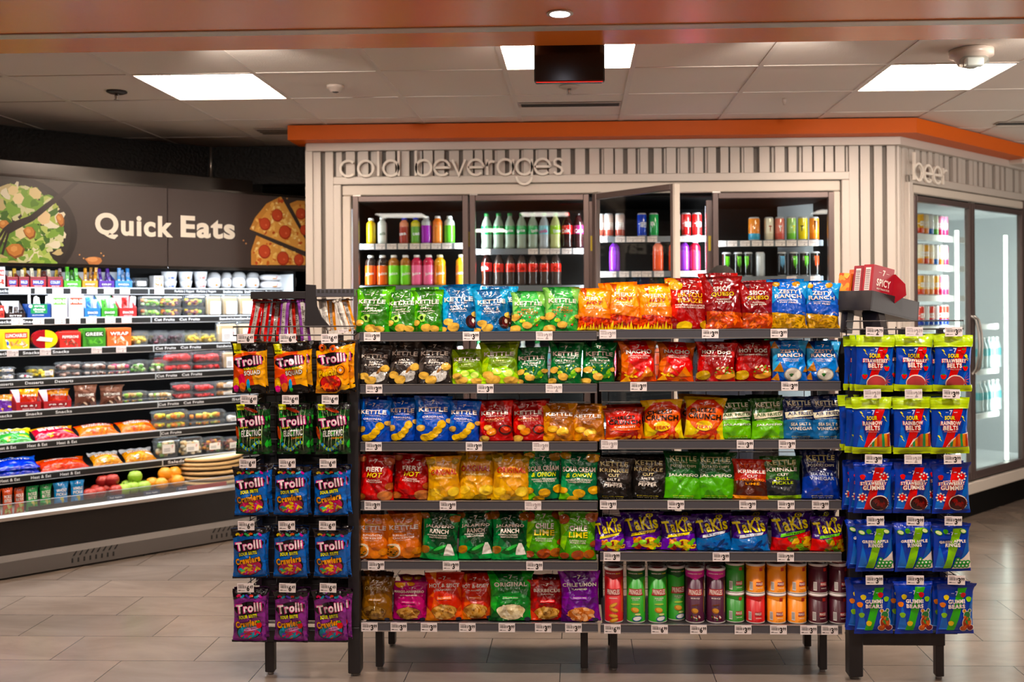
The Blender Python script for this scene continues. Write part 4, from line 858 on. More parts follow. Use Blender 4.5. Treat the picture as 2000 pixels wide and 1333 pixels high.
# black walls behind the food cooler
mb = MB(); X = lambda v: QE.w(*v)
mb.box(-3.2, 1.52, .76, .9, 0, CEIL-.005, m='blackwall', xf=X); struct(mb.build('wall_left_black'))
mb = MB(); mb.box(-2.62, WX0-.02, 7.12, 7.3, 2.36, CEIL-.005, m='blackwall'); mb.box(WX0-.5, WX0-.02, 8.3, 8.4, 0, 2.36, m='blackwall'); struct(mb.build('wall_back_black'))
x_, z_ = Frame(0, 7.1, 0).hit(414, 300, 0); mb = MB(); mb.tube([(x_, 7.08, 2.34), (x_, 7.08, CEIL-.01)], .012, '8a8480', 'steel'); tag(mb.build('conduit_pipe'), 'thin vertical metal pipe in the dark corner above the food cooler', 'pipe')


s_, z_ = BR.hit(1994, 300, -.1); mb = MB(); mb.box(-.05, .3, -.12, 0, -.08, .1, 'd8cabe', 'satin', .01, None); tag(mb.build('wall_box', None, BR.w(s_, -.02, z_), (0, 0, BR.rot)), 'pale box fixed high on the beer wall where the orange band ends', 'box')
# ------------------------------------------------------------------ snack shelving
ZW = lambda py, px=930: GO.hit(px, py, 0)[1]
def tag_art(price, faint=False):
    a = Art(.066, .036, 'f0e2de'); L = a.l
    a.rect(.05, .4, .82, .86, '6a3030'); rnd = random.Random(len(price)); x = .08
    ink = '2a2422' if not faint else 'a89a98'
    while x < .42: w_ = rnd.choice((.012, .02, .008)); a.add([(x*.066, .45*.036), ((x+w_)*.066, .45*.036), ((x+w_)*.066, .76*.036), (x*.066, .76*.036)], [(0, 1, 2, 3)], ink, L); x += w_+.014
    a.rect(.07, .22, .2, .28, ink); a.rect(.25, .45, .2, .24, ink); a.text(price[0], .66, .45, .17, .62, ink, .06); a.text(price[1:], .86, .6, .2, .36, ink, .04); a.text('$', .52, .6, .07, .3, ink, .03)
    return a
TAGS = {p+('f' if f else ''): tag_art(p, f) for p in ('399', '649', '699', '299', '359', '279', '239') for f in (False, True)}
def tag_mesh(key, w_=.066, h_=.036):
    a = TAGS[key]; mb = MB(); mb.box(-w_/2, w_/2, -.0012, 0, 0, h_, 'f0e2de', 'satin'); mb.art(a.bake(), flat(-w_/2, -.0012, 0, w_/.066, h_/.036, .0003), 'satin'); return mb
_tagcache = {}
def put_tag(key, parent, loc, rot=(0, 0, 0), w_=.066, h_=.036):
    k = (key, w_, h_)
    if k not in _tagcache: o = tag_mesh(key, w_, h_).build('price_tag', parent); _tagcache[k] = o
    else: o = _tagcache[k].copy(); COL.objects.link(o); o.parent = parent
    o.location = loc; o.rotation_euler = rot; return o
SH = {'L': [648, 750.5, 863.5, 979, 1096.5, 1217], 'R': [643, 746, 859.5, 977.5, 1079, 1221]}
TG = {'L': [[(727, '399'), (920, '399'), (1063, '299f')], [(731, '399'), (948, '399'), (1082, '299f')], [(730, '399'), (926, '399'), (1056, '399f')], [(728, '399'), (875, '399'), (1041, '399f')], [(735, '399'), (881, '399'), (1044, '399')], [(722, '399'), (779, '399'), (838, '399'), (913, '399'), (990, '399'), (1061, '399'), (1120, '399')]],
      'R': [[(1187, '399f'), (1387, '399'), (1521, '399')], [(1247, '399'), (1542, '399')], [(1190, '399f'), (1455, '399'), (1537, '399')], [(1188, '399'), (1320, '399'), (1460, '399'), (1535, '399'), (1602, '399')], [(1195, '399'), (1408, '399'), (1534, '299')], [(1196, '699'), (1288, '699'), (1364, '699'), (1451, '399'), (1520, '399'), (1579, '399'), (1620, '399')]]}
SPAN = {'L': (704, 1166), 'R': (1171, 1643)}
SHZ = {}; DEP = .42
for bay in 'LR':
    x0 = GO.hit(SPAN[bay][0], 900, 0)[0]; x1 = GO.hit(SPAN[bay][1], 900, 0)[0]; cx = (x0+x1)/2; hw = (x1-x0)/2
    t = empty('shelving_unit', (cx, 4.08, 0))
    for i, py in enumerate(SH[bay]):
        zt = ZW(py, 930 if bay == 'L' else 1400); SHZ[bay, i] = zt-.006
        mb = MB(); mb.box(-hw+.012, hw-.012, .014, DEP, zt-.026, zt-.006, '2c2828', 'darkmetal')
        sh = mb.build('shelf', t)
        mb = MB(); mb.box(-hw, hw, 0, .014, zt-.037, zt, 'ffffff', 'fasciametal', .002); mb.box(-hw, hw, -.0022, .001, zt-.0375, zt-.0325, m='edgemetal'); mb.box(-hw, hw, -.0016, .001, zt-.003, zt, m='edgemetal')
        mb.build('shelf_edge', sh)
        for px, k in TG[bay][i]:
            s_, z_ = GO.hit(px, py+9, 0); put_tag(k, sh, (s_-cx, -.0026, zt-.0365))
    mb = MB(); mb.box(-hw+.01, hw-.01, .02, DEP, .185 if bay == 'L' else .185, .212, m='darkmetal'); mb.build('base_beam', t)
    for sx in (-1, 1):
        for yy in (.1, .38):
            if yy == .38 or True:
                mb = MB(); fx = sx*(hw-.055); mb.box(fx-.015, fx+.015, yy-.02, yy+.02, .012, .186, m='darkmetal', bev=.002); mb.lathe([(.012, 0), (.014, .013)], 10, '8a8480', 'satin', (fx, yy, 0)); mb.build('foot', t)
        mb = MB(); mb.box(sx*hw-.02*(sx > 0)-.0*(sx < 0), sx*hw+.02*(sx < 0), DEP-.03, DEP+.02, .18, 1.36, m='darkmetal', bev=.002); mb.build('upright', t)
    for zz in np.arange(.3, 1.3, .09):
        pass
    mb = MB()
    for zz in np.arange(.24, 1.34, .055): mb.tube([(-hw+.02, DEP+.004, zz), (hw-.02, DEP+.004, zz)], .0018, n=5)
    for xx in np.linspace(-hw+.05, hw-.05, 7): mb.tube([(xx, DEP+.008, .22), (xx, DEP+.008, 1.35)], .0022, n=5)
    mb.build('back_grid', t)
    tag(t, 'dark metal snack shelving unit with '+('kettle chip bags, next to the gummy worm rack' if bay == 'L' else 'crisp tubes on its lowest shelf'), 'shelving unit', 'snack shelving units')

# (design, centre px, width px, top px, turn, lean)
C = {('L', 0): [('jal', 727, 66, 566), ('jal', 785, 62, 571), ('jal', 836, 58, 567), ('saltvin', 897, 68, 560), ('saltvin', 962, 66, 566), ('dillspicy', 1031, 66, 572), ('dillspicy', 1097, 66, 564)],
     ('R', 0): [('fieryorange', 1158, 64, 567), ('fieryorange', 1216, 70, 556), ('fieryorange', 1282, 66, 560), ('bayou', 1345, 72, 549), ('queso', 1414, 72, 541), ('queso', 1480, 66, 552), ('ranchpuff', 1538, 70, 549), ('ranchpuff', 1603, 66, 553)],
     ('L', 1): [('pepper', 730, 62, 675), ('pepper', 789, 62, 668), ('pepper', 849, 66, 667), ('lime', 913, 62, 683), ('lime', 976, 72, 669), ('dill', 1040, 62, 680), ('dill', 1104, 62, 669), ('dill', 1168, 64, 669)],
     ('R', 1): [('nacho', 1247, 68, 668), ('nacho', 1319, 68, 669), ('hotdog', 1397, 72, 670), ('hotdog', 1470, 72, 666), ('ranch', 1542, 66, 667), ('ranch', 1606, 62, 668)],
     ('L', 2): [('orig', 731, 62, 782), ('orig', 785, 56, 778), ('orig', 845, 68, 775), ('orig', 905, 60, 784), ('bbq', 969, 66, 785), ('bbq', 1034, 66, 785), ('honey', 1092, 64, 789), ('honey', 1148, 66, 794)],
     ('R', 2): [('crunchy', 1220, 74, 797), ('crunchfiery', 1295, 74, 782), ('crunchfiery', 1374, 74, 777), ('airjal', 1437, 68, 781), ('airjal', 1500, 64, 779), ('airsalt', 1560, 62, 776), ('airsalt', 1615, 58, 776)],
     ('L', 3): [('fieryred', 733, 68, 890), ('fieryred', 803, 74, 888), ('origyellow', 868, 62, 892), ('origyellow', 930, 74, 884), ('origyellow', 998, 72, 887), ('sourcream', 1062, 68, 883), ('sourcream', 1130, 72, 886)],
     ('R', 3): [('krpepper', 1197, 72, 896), ('krpepper', 1265, 72, 894), ('kjal', 1332, 70, 884), ('kjal', 1397, 76, 886), ('krhab', 1466, 68, 899), ('krdill', 1526, 76, 892), ('ksalt', 1603, 72, 882)],
     ('L', 4): [('buffalo', 726, 62, 1008), ('buffalo', 791, 70, 1005), ('jalranch', 857, 70, 1003), ('jalranch', 930, 68, 1001), ('jalranch', 996, 68, 1002), ('chilelime', 1060, 76, 997), ('chilelime', 1128, 70, 1002)],
     ('R', 4): [('fuego', 1190, 60, 1012), ('fuego', 1254, 76, 1002), ('fuego', 1324, 68, 1009), ('blueheat', 1393, 70, 1005), ('blueheat', 1464, 72, 1009), ('nitro', 1546, 78, 1001), ('nitro', 1615, 62, 1010)],
     ('L', 5): [('brown', 734, 64, 1130), ('mango', 801, 68, 1136), ('hotspicy', 868, 70, 1121), ('hotspicy', 930, 66, 1124), ('origgreen', 998, 82, 1118), ('barbecue', 1067, 70, 1134), ('chilelimon', 1134, 74, 1116)]}
NAMES = {'jal': 'bright green jalapeno kettle chip bag', 'saltvin': 'teal salt and vinegar kettle chip bag', 'dillspicy': 'light green spicy dill chip bag', 'fieryorange': 'orange fiery hot puff bag with flames', 'bayou': 'red spicy bayou chip bag', 'queso': 'maroon spicy queso puff bag', 'ranchpuff': 'blue zesty ranch puff bag',
         'pepper': 'black salt and pepper kettle chip bag', 'lime': 'yellow-green lime kettle chip bag', 'dill': 'dark green dill pickle chip bag', 'nacho': 'orange nacho tortilla chip bag', 'hotdog': 'red hot dog flavour chip bag', 'ranch': 'blue zesty ranch tortilla bag with dip bowl', 'orig': 'blue original kettle chip bag', 'bbq': 'red barbecue kettle chip bag',
         'honey': 'golden brown kettle chip bag', 'crunchy': 'dark orange crunchy cheese snack bag', 'crunchfiery': 'yellow and orange fiery cheese crunch bag', 'airjal': 'green air fried jalapeno chip bag', 'airsalt': 'slate blue air fried sea salt bag', 'fieryred': 'red fiery hot potato chip bag', 'origyellow': 'yellow original potato chip bag', 'sourcream': 'green sour cream and onion bag',
         'krpepper': 'black krinkle cut pepper chip bag', 'kjal': 'two-tone green jalapeno chip bag', 'krhab': 'red and brown habanero lime bag', 'krdill': 'green and black dill pickle krinkle bag', 'ksalt': 'navy sea salt and vinegar bag', 'buffalo': 'orange buffalo dip kettle chip bag', 'jalranch': 'dark green jalapeno ranch chip bag', 'chilelime': 'lime green chile chip bag',
         'fuego': 'purple rolled tortilla snack bag', 'blueheat': 'purple and blue rolled tortilla snack bag', 'nitro': 'purple and red rolled tortilla snack bag', 'brown': 'dark gold original pork rind bag', 'mango': 'magenta mango habanero bag with clear window', 'hotspicy': 'orange hot and spicy pork rind bag', 'origgreen': 'green original pork rind bag', 'barbecue': 'red barbecue pork rind bag', 'chilelimon': 'purple chile limon pork rind bag'}
SHN = ['topmost', 'second', 'third', 'fourth', 'fifth', 'lowest']
BACKEXTRA = {('L', 0): 1, ('R', 0): 1}
seed = 10
for (bay, i), row in C.items():
    z = SHZ[bay, i]; n_ = len(row)
    for j, (key, px, pw, top) in enumerate(row):
        seed += 1; rnd = random.Random(seed); yf = 4.08+.045+(.012 if j % 2 else 0)+rnd.uniform(0, .01)
        fr = Frame(0, yf, 0); s_, zt = fr.hit(px, top, 0); W = pw*yf/F_PX*1.09; H = zt-z; D = rnd.uniform(.055, .07)
        if bay == 'R' and px < 1168: s_ = max(s_, GO.hit(1171, 600, 0)[0]-.02)
        mb = MB(); bag_mesh(mb, DS[key], W, H*1.01, D, seed, wr=rnd.uniform(1.0, 1.7), slump=rnd.uniform(.4, 1.1))
        o = mb.build('chip_bag', None, (s_, yf, z+.0005), (rnd.uniform(-.15, -.05), rnd.uniform(-.05, .05), rnd.uniform(-.16, .16)))
        side = 'row beside the gummy worm rack' if bay == 'L' else 'row beside the gummy bear rack'
        reg(o, NAMES[key], 'chip bag', SHN[i]+' shelf, '+('pork-rind unit' if bay == 'L' else 'crisp-tube unit'), 'from worm rack', s_, 'front row chip bags')
        # the bag behind, same flavour
        if rnd.random() < .72 or i == 0:
            tall = rnd.uniform(1.0, 1.05)*(1.04 if i == 0 else 1)
            lim = 9 if i == 0 else (SHZ[bay, i-1]-.035-z)
            Hb = min(H*tall, lim); mb = MB(); bag_mesh(mb, DS[key], W, Hb, D*.9, seed+500, wr=1.6, slump=.8)
            o = mb.build('chip_bag', None, (s_+rnd.uniform(-.02, .02), yf+.085+rnd.uniform(0, .01), z+.0005), (rnd.uniform(-.05, 0), rnd.uniform(-.05, .05), rnd.uniform(-.15, .15)))
            reg(o, NAMES[key].replace(' bag', ' bag behind the front one', 1) if False else 'second-row '+NAMES[key].replace(' with flames','').replace(' with dip bowl','').replace(' with clear window',''), 'chip bag', SHN[i]+' shelf, '+('pork-rind unit' if bay == 'L' else 'crisp-tube unit'), 'from worm rack', s_, 'second row chip bags')
# crisp tubes
def tube(kind, small):
    a = TUBES[kind]; R = .0375; t = empty('crisp_tube'); h = a.H; mb = MB()
    mb.lathe([(R-.001, 0), (R+.0006, .002), (R+.0006, .005), (R, .006), (R, h-.004)], 28, ['c8c0b8', 'c8c0b8', 'c8c0b8', a.base], 'satin'); mb.art(a.bake(.006, 0), wrap(R, 0, -PI), 'satin', True); b = mb.build('can_body', t)
    mb = MB(); mb.lathe([(R+.0004, h-.004), (R+.0018, h-.003), (R+.0018, h+.004), (R-.001, h+.006), (R-.006, h+.0055), (R-.007, h+.003)], 28, 'ece0dc', 'satin'); mb.lathe([(R-.012, h+.0035), (R-.011, h+.0045)], 20, '8a3434' , 'satin'); l = mb.build('lid', t)
    KIDS[t.name] = (b, l); return t
TP = {}
TN = {'torig': 'tall red crisp tube', 'tsour': 'tall green crisp tube', 'tbbq': 'tall purple and pink crisp tube', 'sgreen': 'small green crisp can', 'sorange': 'small orange crisp can', 'sred': 'small red crisp can', 'smaroon': 'small dark maroon crisp can'}
def put_tube(k, x, y, z, rz, wh, grp):
    if k not in TP: o = tube(k, k[0] == 's'); o.location = (x, y, z); o.rotation_euler = (0, 0, rz); TP[k] = o
    else: o = dup(TP[k], (x, y, z), (0, 0, rz))
    reg(o, TN[k], 'crisp tube', wh, 'from pork rinds', x+y*.001, grp)
z5 = SHZ['R', 5]; zs = z5+.0005
for j, (k, px) in enumerate((('torig', 1199), ('tsour', 1242), ('tsour', 1284), ('tsour', 1320), ('tbbq', 1357), ('tbbq', 1398))):
    yf = 4.145+(.035 if j == 3 else 0); s_, _ = Frame(0, yf, 0).hit(px, 1160, 0); put_tube(k, s_, yf, zs, random.Random(j+3).uniform(-.25, .35), 'lowest shelf front row', 'tall crisp tubes')
    put_tube(k, s_+.004, yf+.0805, zs, .8, 'lowest shelf second row', 'crisp tubes in the second row')
for j, (a, b, px) in enumerate((('sgreen', 'sgreen', 1435), ('sorange', 'sred', 1475), ('sorange', 'sorange', 1516), ('sorange', 'sorange', 1556), ('smaroon', 'smaroon', 1597), ('smaroon', 'smaroon', 1637))):
    yf = 4.145+(.01 if j == 0 else 0); s_, _ = Frame(0, yf, 0).hit(px, 1160, 0)
    r = random.Random(j+30)
    put_tube(b, s_, yf, zs, r.uniform(.0, .3), 'lower layer of the stack', 'small crisp cans'); put_tube(a, s_+.001, yf, zs+.1205, r.uniform(.1, .35), 'upper layer of the stack', 'small crisp cans')
    put_tube(a, s_+.001, yf+.081, zs, 1., 'lower layer, second row', 'small crisp cans behind'); put_tube(a, s_, yf+.08, zs+.1205, 1.3, 'upper layer, second row', 'small crisp cans behind')

# ------------------------------------------------------------------ wire racks with hanging sweets
def wire_rack(side):
    t = empty('wire_rack'); sg = -1 if side == 'L' else 1
    g = lambda px, py=900, tt=0: GO.hit(px, py, tt)
    if side == 'L': a0, a1 = g(677)[0], g(701)[0]; b0, b1 = g(513)[0], a0; leg0, leg1 = g(513)[0], g(531)[0]; w0, w1 = Frame(0, 4.1, 0).hit(465, 900, 0)[0], g(699)[0]; zt = 1.43
    else: a0, a1 = g(1656)[0], g(1684)[0]; b0, b1 = a1, g(1846)[0]; leg0, leg1 = g(1828)[0], g(1844)[0]; w0, w1 = g(1650)[0], Frame(0, 4.1, 0).hit(1874, 900, 0)[0]; zt = 1.43
    ox = (a0+a1)/2; t.location = (ox, 4.08, 0)
    mb = MB(); mb.box(a0-ox, a1-ox, 0, .06, .012, .2 if side == 'L' else .2, m='darkmetal', bev=.003); mb.box(a0-ox+.002, a1-ox-.002, .0, .04, .2, 1.36, m='darkmetal', bev=.002)
    mb.lathe([(.018, 0), (.02, .013)], 12, '8a8480', 'satin', ((a0+a1)/2-ox, .03, 0)); mb.build('upright', t)
    mb = MB(); mb.box(b0-ox, b1-ox, .01, .05, .135, .185, m='darkmetal', bev=.002); mb.build('base_beam', t)
    mb = MB(); mb.box(leg0-ox, leg1-ox, .012, .048, .012, .136, m='darkmetal', bev=.002); mb.lathe([(.012, 0), (.014, .013)], 12, '8a8480', 'satin', ((leg0+leg1)/2-ox, .03, 0)); mb.build('leg', t)
    mb = MB(); yy = .075; x0, x1 = w0-ox, w1-ox
    for z in np.arange(.2, 1.37, .05): mb.tube([(x0+.02, yy, z), (x1, yy, z)], .002, n=5)
    mb.build('grid_wires', t)
    mb = MB()
    for xx in np.linspace(x0+.03, x1-.03, 5): mb.tube([(xx, yy+.004, .19), (xx, yy+.004, 1.4)], .0024, n=6)
    mb.build('grid_posts', t)
    q0, q1 = (g(522, 900, .2)[0]-ox, x1) if side == 'L' else (x0, g(1826, 900, .2)[0]-ox)
    mb = MB(); mb.box(q0, q1, yy+.012, yy+.02, .2, 1.355, '1c1918', 'matte'); mb.build('back_panel', t)
    mb = MB(); zz = ZW(636), ZW(650) if side == 'L' else ZW(641)
    zz = (ZW(653), ZW(636)) if side == 'L' else (GO.hit(1760, 643, 0)[1], GO.hit(1760, 627, 0)[1]); ty = -.03
    P = [(x0, ty, zz[0]), (x0, ty, zz[1]), (x1, ty, zz[1]), (x1, ty, zz[0])] if side == 'L' else [(x0, ty, zz[0]), (x0, ty, zz[1]), (x1, ty, zz[1]), (x1, ty, zz[0])]
    mb.tube(P, .0032, close=True); mb.tube([(x0+.02, ty, zz[0]), (x0+.02, yy, zz[0])], .0028); mb.tube([(x1-.02, ty, zz[0]), (x1-.02, yy, zz[0])], .0028); mb.build('top_rail', t)
    mb = MB(); zb = .2; mb.tube([(x0+.01, yy-.02, zb), (x1, yy-.02, zb)], .0028); mb.tube([(x0+.01, yy-.02, .17), (x1, yy-.02, .17)], .0028); mb.build('lower_rail', t)
    tag(t, 'dark wire rack with '+('hanging bags of sour worms' if side == 'L' else 'hanging bags of sour belts and gummies')+' at the shelving end', 'wire rack', 'wire side racks')
    return t, ox
def candy(side, rows, cols, rack, ox, names):
    global seed
    for r, (keys, y0, y1, dxs, pr) in enumerate(rows):
        for c, px in enumerate(cols):
            seed += 1; rnd = random.Random(seed); key = keys[c] if isinstance(keys, list) else keys; dep = -.075
            fr = Frame(0, 4.08+dep, 0); s_, ztop = fr.hit(px+dxs[c], y0, 0); _, zbot = fr.hit(px+dxs[c], y1, 0); W = (66 if side == 'L' else 71)*(4.08+dep)/F_PX*(1.04); H = ztop-zbot
            # peg, with its tag at the tip
            mb = MB(); pz = ztop+.002; mb.tube([(s_-ox, .08, pz+.004), (s_-ox, dep-.012, pz), (s_-ox, dep-.02, pz+.006)], .0025, n=6); mb.box(s_-ox-.012, s_-ox+.012, .06, .078, pz-.02, pz+.02, m='darkmetal'); mb.tube([(s_-ox+.0, .07, pz+.022), (s_-ox, dep-.016, pz+.026)], .002, n=6)
            pg = mb.build('peg', rack); put_tag(pr[c], pg, (s_-ox-.004, dep-.02, pz-.006), (0, rnd.uniform(-.03, .03), 0), .066, .036)
            nb = 3 if side == 'R' else 2
            for k in range(nb):
                mb = MB(); off = (0, 0) if k == 0 else (rnd.uniform(-.012, .012)-(.014*k if side == 'R' else -.004*k), rnd.uniform(-.004, .004))
                bag_mesh(mb, DS[key], W, H, .03, seed+k*900, wr=rnd.uniform(.8, 1.5), slump=.9, hang=True, m='film' if side == 'L' else 'filmsoft', back=DS[key].base)
                o = mb.build('candy_bag', None, (s_+off[0], 4.08+dep+.012+.036*k, zbot+off[1]), (rnd.uniform(0, .05), rnd.uniform(-.03, .03), rnd.uniform(-.06, .06)))
                wh = ('front' if k == 0 else 'middle' if k == 1 and nb == 3 else 'back')+', '+ORD[r]+(' worm' if side == 'L' else ' belt')+' rack row'
                reg(o, names[key], 'candy bag', wh, 'from food cooler', s_, 'hanging candy bags')
NA = {'squad': 'orange-black gummy bag with yellow flash', 'peachie': 'orange peach ring gummy bag', 'electric': 'black and green electric worm bag', 'crawlers': 'blue sour gummy worm bag', 'berry': 'purple berry gummy worm bag', 'strawbelt': 'lime-topped strawberry belt bag', 'rainbelt': 'lime-topped rainbow belt bag', 'strawgum': 'blue strawberry gummy bag', 'apple': 'blue green apple ring bag', 'bears': 'blue gummy bear bag'}
rkL, oxL = wire_rack('L')
candy('L', [(['squad', 'squad', 'peachie'], 668, 769, (0, 1, 3), ('649',)*3), ('electric', 787, 888, (6, 6, 4), ('649',)*3), ('crawlers', 911, 1010, (4, 0, 0), ('649',)*3), ('crawlers', 1032, 1131, (1, -1, -1), ('649',)*3), ('berry', 1153, 1256, (0, 0, 0), ('649',)*3)], (485, 566, 645), rkL, oxL, NA)
rkR, oxR = wire_rack('R')
candy('R', [('strawbelt', 655, 765, (2, 1, 1), ('279', '239f', '359')), ('rainbelt', 776, 887, (-2, 0, -4), ('239f', '239f', '399')), ('strawgum', 903, 1004, (0, -1, -1), ('399', '239f', '399')), ('apple', 1023, 1118, (4, 3, 0), ('399',)*3), ('bears', 1138, 1240, (2, 3, 6), ('399',)*3)], (1705, 1783, 1860), rkR, oxR, NA)

# jerky strips on the rack top
t = empty('strip_hanger', Frame(0, 4.1, 0).w(GO.hit(600, 600, 0)[0], 0, 0)); ox = t.location.x; P = lambda px, py, tt=0: (Frame(0, 4.1, 0).hit(px, py, tt)[0]-ox, Frame(0, 4.1, 0).hit(px, py, tt)[1])
pts = [P(597, 556), P(616, 557), P(618, 598), P(628, 620), P(645, 640), P(595, 640)]
mb = MB(); mb.prism(pts, 0, .012, m='darkmetal'); mb.build('bracket', t)
(xa, za), (xb, zb) = P(489, 570), P(597, 584); mb = MB(); mb.box(xa, xb, .0, .03, zb, za, '8a8078', 'darkmetal', .002); mb.box(xa, xb, .03, .22, za-.006, za, '8a8078', 'darkmetal'); mb.tube([(xa+.01, .02, zb-.012), (xb, .02, zb-.012)], .003); mb.build('plate', t)
(xa, za), (xb, zb) = P(616, 560), P(692, 580); mb = MB(); mb.box(xa, xb, .0, .03, zb, za-.01, 'b0a498', 'fasciametal', .002); 
for k in range(9): mb.box(xa+.008+.017*k, xa+.018+.017*k, -.0012, .001, za-.026, za-.014, '2a2624', 'matte')
mb.box(xa, xb, .03, .22, za-.016, za-.01, 'b0a498', 'fasciametal'); mb.tube([(xa, .02, zb-.012), (xb-.01, .02, zb-.012)], .003); mb.build('plate', t)
put_tag('399f', t, (P(686, 648)[0]-.02, -.055, P(686, 650)[1]), (0, 0, 0), .04, .014)
tag(t, 'dark bracket shelf holding meat snack strips above the worm rack', 'hanger')
def strip_art(c1, c2, sd):
    a = Art(.05, .2, c1); a.rect(.3, .7, 0, 1, c2); a.rect(.36, .64, .1, .9, 'b8b0a8'); rnd = random.Random(sd)
    for i in range(16): a.rect(.4, .4+.2*rnd.random(), .14+.045*i, .155+.045*i, '5a504a')
    a.rect(0, 1, .94, 1, c1); return a
SD = [('c8281a', 'b0a8a4', 'red'), ('c8281a', '9a948e', 'red'), ('b8301c', 'a8a098', 'red'), ('8a4a9a', 'c0b8b0', 'purple'), ('e8e0d4', 'b8b0a8', 'white'), ('e8921c', 'c8c0b8', 'orange')]
for j, (px, px2, k) in enumerate(((505, 490, 0), (524, 512, 0), (543, 533, 1), (558, 552, 3), (566, 572, 2), (578, 584, 1), (590, 598, 3), (628, 638, 4), (645, 650, 5), (658, 676, 4), (672, 690, 5))):
    c1, c2, nm = SD[k]; y = 4.12+.02*(j % 3); f = Frame(0, y, 0); xt, zt = f.hit(px, 585, 0); xb, zb = f.hit(px2, 668 if j < 7 else 646, 0); H = math.hypot(zt-zb, xb-xt); mb = MB()
    bag_mesh(mb, strip_art(c1, c2, j), .042 if j < 7 else .036, H, .012, 700+j, wr=.7, slump=.5, hang=True, m='film')
    o = mb.build('snack_strip', None, (xb, y, zb), (0, math.atan2(xt-xb, zt-zb), random.Random(j).uniform(-.5, .5)))
    reg(o, 'hanging '+nm+' and silver meat snack packet', 'snack packet', 'above the worm rack', 'from food cooler', px, 'meat snack strips')
# tray of boxes on the other end
def px3(px, py, y): f = Frame(0, y, 0); s_, z_ = f.hit(px, py, 0); return s_, z_
tx, tz = px3(1700, 605, 4.06); ztop = px3(1700, 567, 4.06)[1]; RT = -.95
t = empty('display_tray', (tx, 4.06, tz), (-.16, 0, RT)); mb = MB(); W1, W2, hh = .2, .3, ztop-tz
mb.box(-W1, 0, 0, .006, 0, hh, m='darkmetal', bev=.001); mb.box(-.006, 0, .006, W2, 0, hh, m='darkmetal', bev=.001); mb.box(-W1, -W1+.006, .006, W2, 0, hh, m='darkmetal'); mb.box(-W1, 0, W2-.006, W2, 0, hh, m='darkmetal'); mb.box(-W1, 0, 0, W2, -.003, .003, m='darkmetal'); mb.build('tray_body', t)
mb = MB(); lo = 1.385-tz
mb.prism([(-.09, 0), (-.01, 0), (.02, lo), (-.07, lo)], .06, .1, m='darkmetal'); mb.prism([(-W1+.01, 0), (-W1+.04, 0), (-W1+.04, lo), (-W1+.01, lo)], .06, .1, m='darkmetal'); mb.build('support_leg', t)
tag(t, 'slanted dark metal tray holding snack boxes above the belt rack', 'tray')
def boxart(W, H, base, f): a = Art(W, H, base); f(a); return a
def place_box(nm, x, y, z, w_, d_, h_, rz, ry, base, af, sidef, label, flap=None):
    o = empty(nm, (x, y, z), (-.16, ry, rz)); mb = MB(); mb.box(-w_/2, w_/2, 0, d_, 0, h_, base, 'satin', .0015); mb.art(boxart(w_, h_, base, af).bake(), flat(-w_/2, 0, 0, off=.0004), 'satin')
    if sidef: mb.art(boxart(d_, h_, base, sidef).bake(), lambda V: np.stack([np.full(len(V), w_/2)+.0004+V[:, 2]*.0001, V[:, 0], V[:, 1]], 1), 'satin')
    mb.build('carton', o)
    if flap: flap(o)
    tag(o, label, 'snack box', 'snack boxes in the tray'); return o
def spicy(a): a.seven(.5, .82, .12, CR); a.text('SPICY', .52, .55, .66, .2, CR, .05); a.text('MEAT SNACK STICK', .52, .38, .6, .05, CR, .03); a.text('NATURALLY FLAVORED', .52, .28, .44, .035, CR, .02)
def nutri(a): a.rect(.25, .75, .3, .92, 'e8d8d4'); [a.rect(.3, .7, .34+.05*i, .355+.05*i, '5a3a38') for i in range(11)]
zt = tz+.035
def flp(o):
    mb = MB(); mb.prism([(.02, .0), (.09, .045), (.08, .09), (.03, .13), (.0, .13)], .13, .1315, 'b01828', 'satin'); mb.build('flap', o)
bx_, bz_ = px3(1765, 606, 4.18)
R_ = Matrix.Rotation(RT, 3, 'Z') @ Matrix.Rotation(-.16, 3, 'X'); T_ = Vector((tx, 4.06, tz))
def tl(x, y): return tuple(R_ @ Vector((x, y, .035))+T_)
x, y, zt = tl(-.038, .012); place_box('snack_box', x, y, zt, .05, .13, .15, RT, 0, 'a8182a', nutri, spicy, 'dark red spicy meat snack box with open flap, front of the tray', flp)
x, y, zt = tl(-.093, .02); place_box('snack_box', x, y, zt, .05, .12, .148, RT, 0, '98142a', nutri, spicy, 'dark red snack box tucked behind the open spicy box')
x, y, zt = tl(-.158, .012); place_box('snack_box', x, y, zt, .06, .05, .118, RT, .04, 'e0621c', lambda a: a.pile(0, 1, 0, 1, ['f0a02c', 'd84a14', 'e8c04a'], 14, .2, .1, 3), None, 'orange and yellow snack box in the tray beside the red boxes')
x, y, zt = tl(-.158, .08); place_box('snack_box', x, y, zt, .065, .1, .145, RT, 0, 'd8581c', lambda a: a.pile(0, 1, 0, 1, ['e8841c', 'c83a14', 'f0b84a'], 14, .2, .1, 5), None, 'taller orange snack box at the back of the tray')
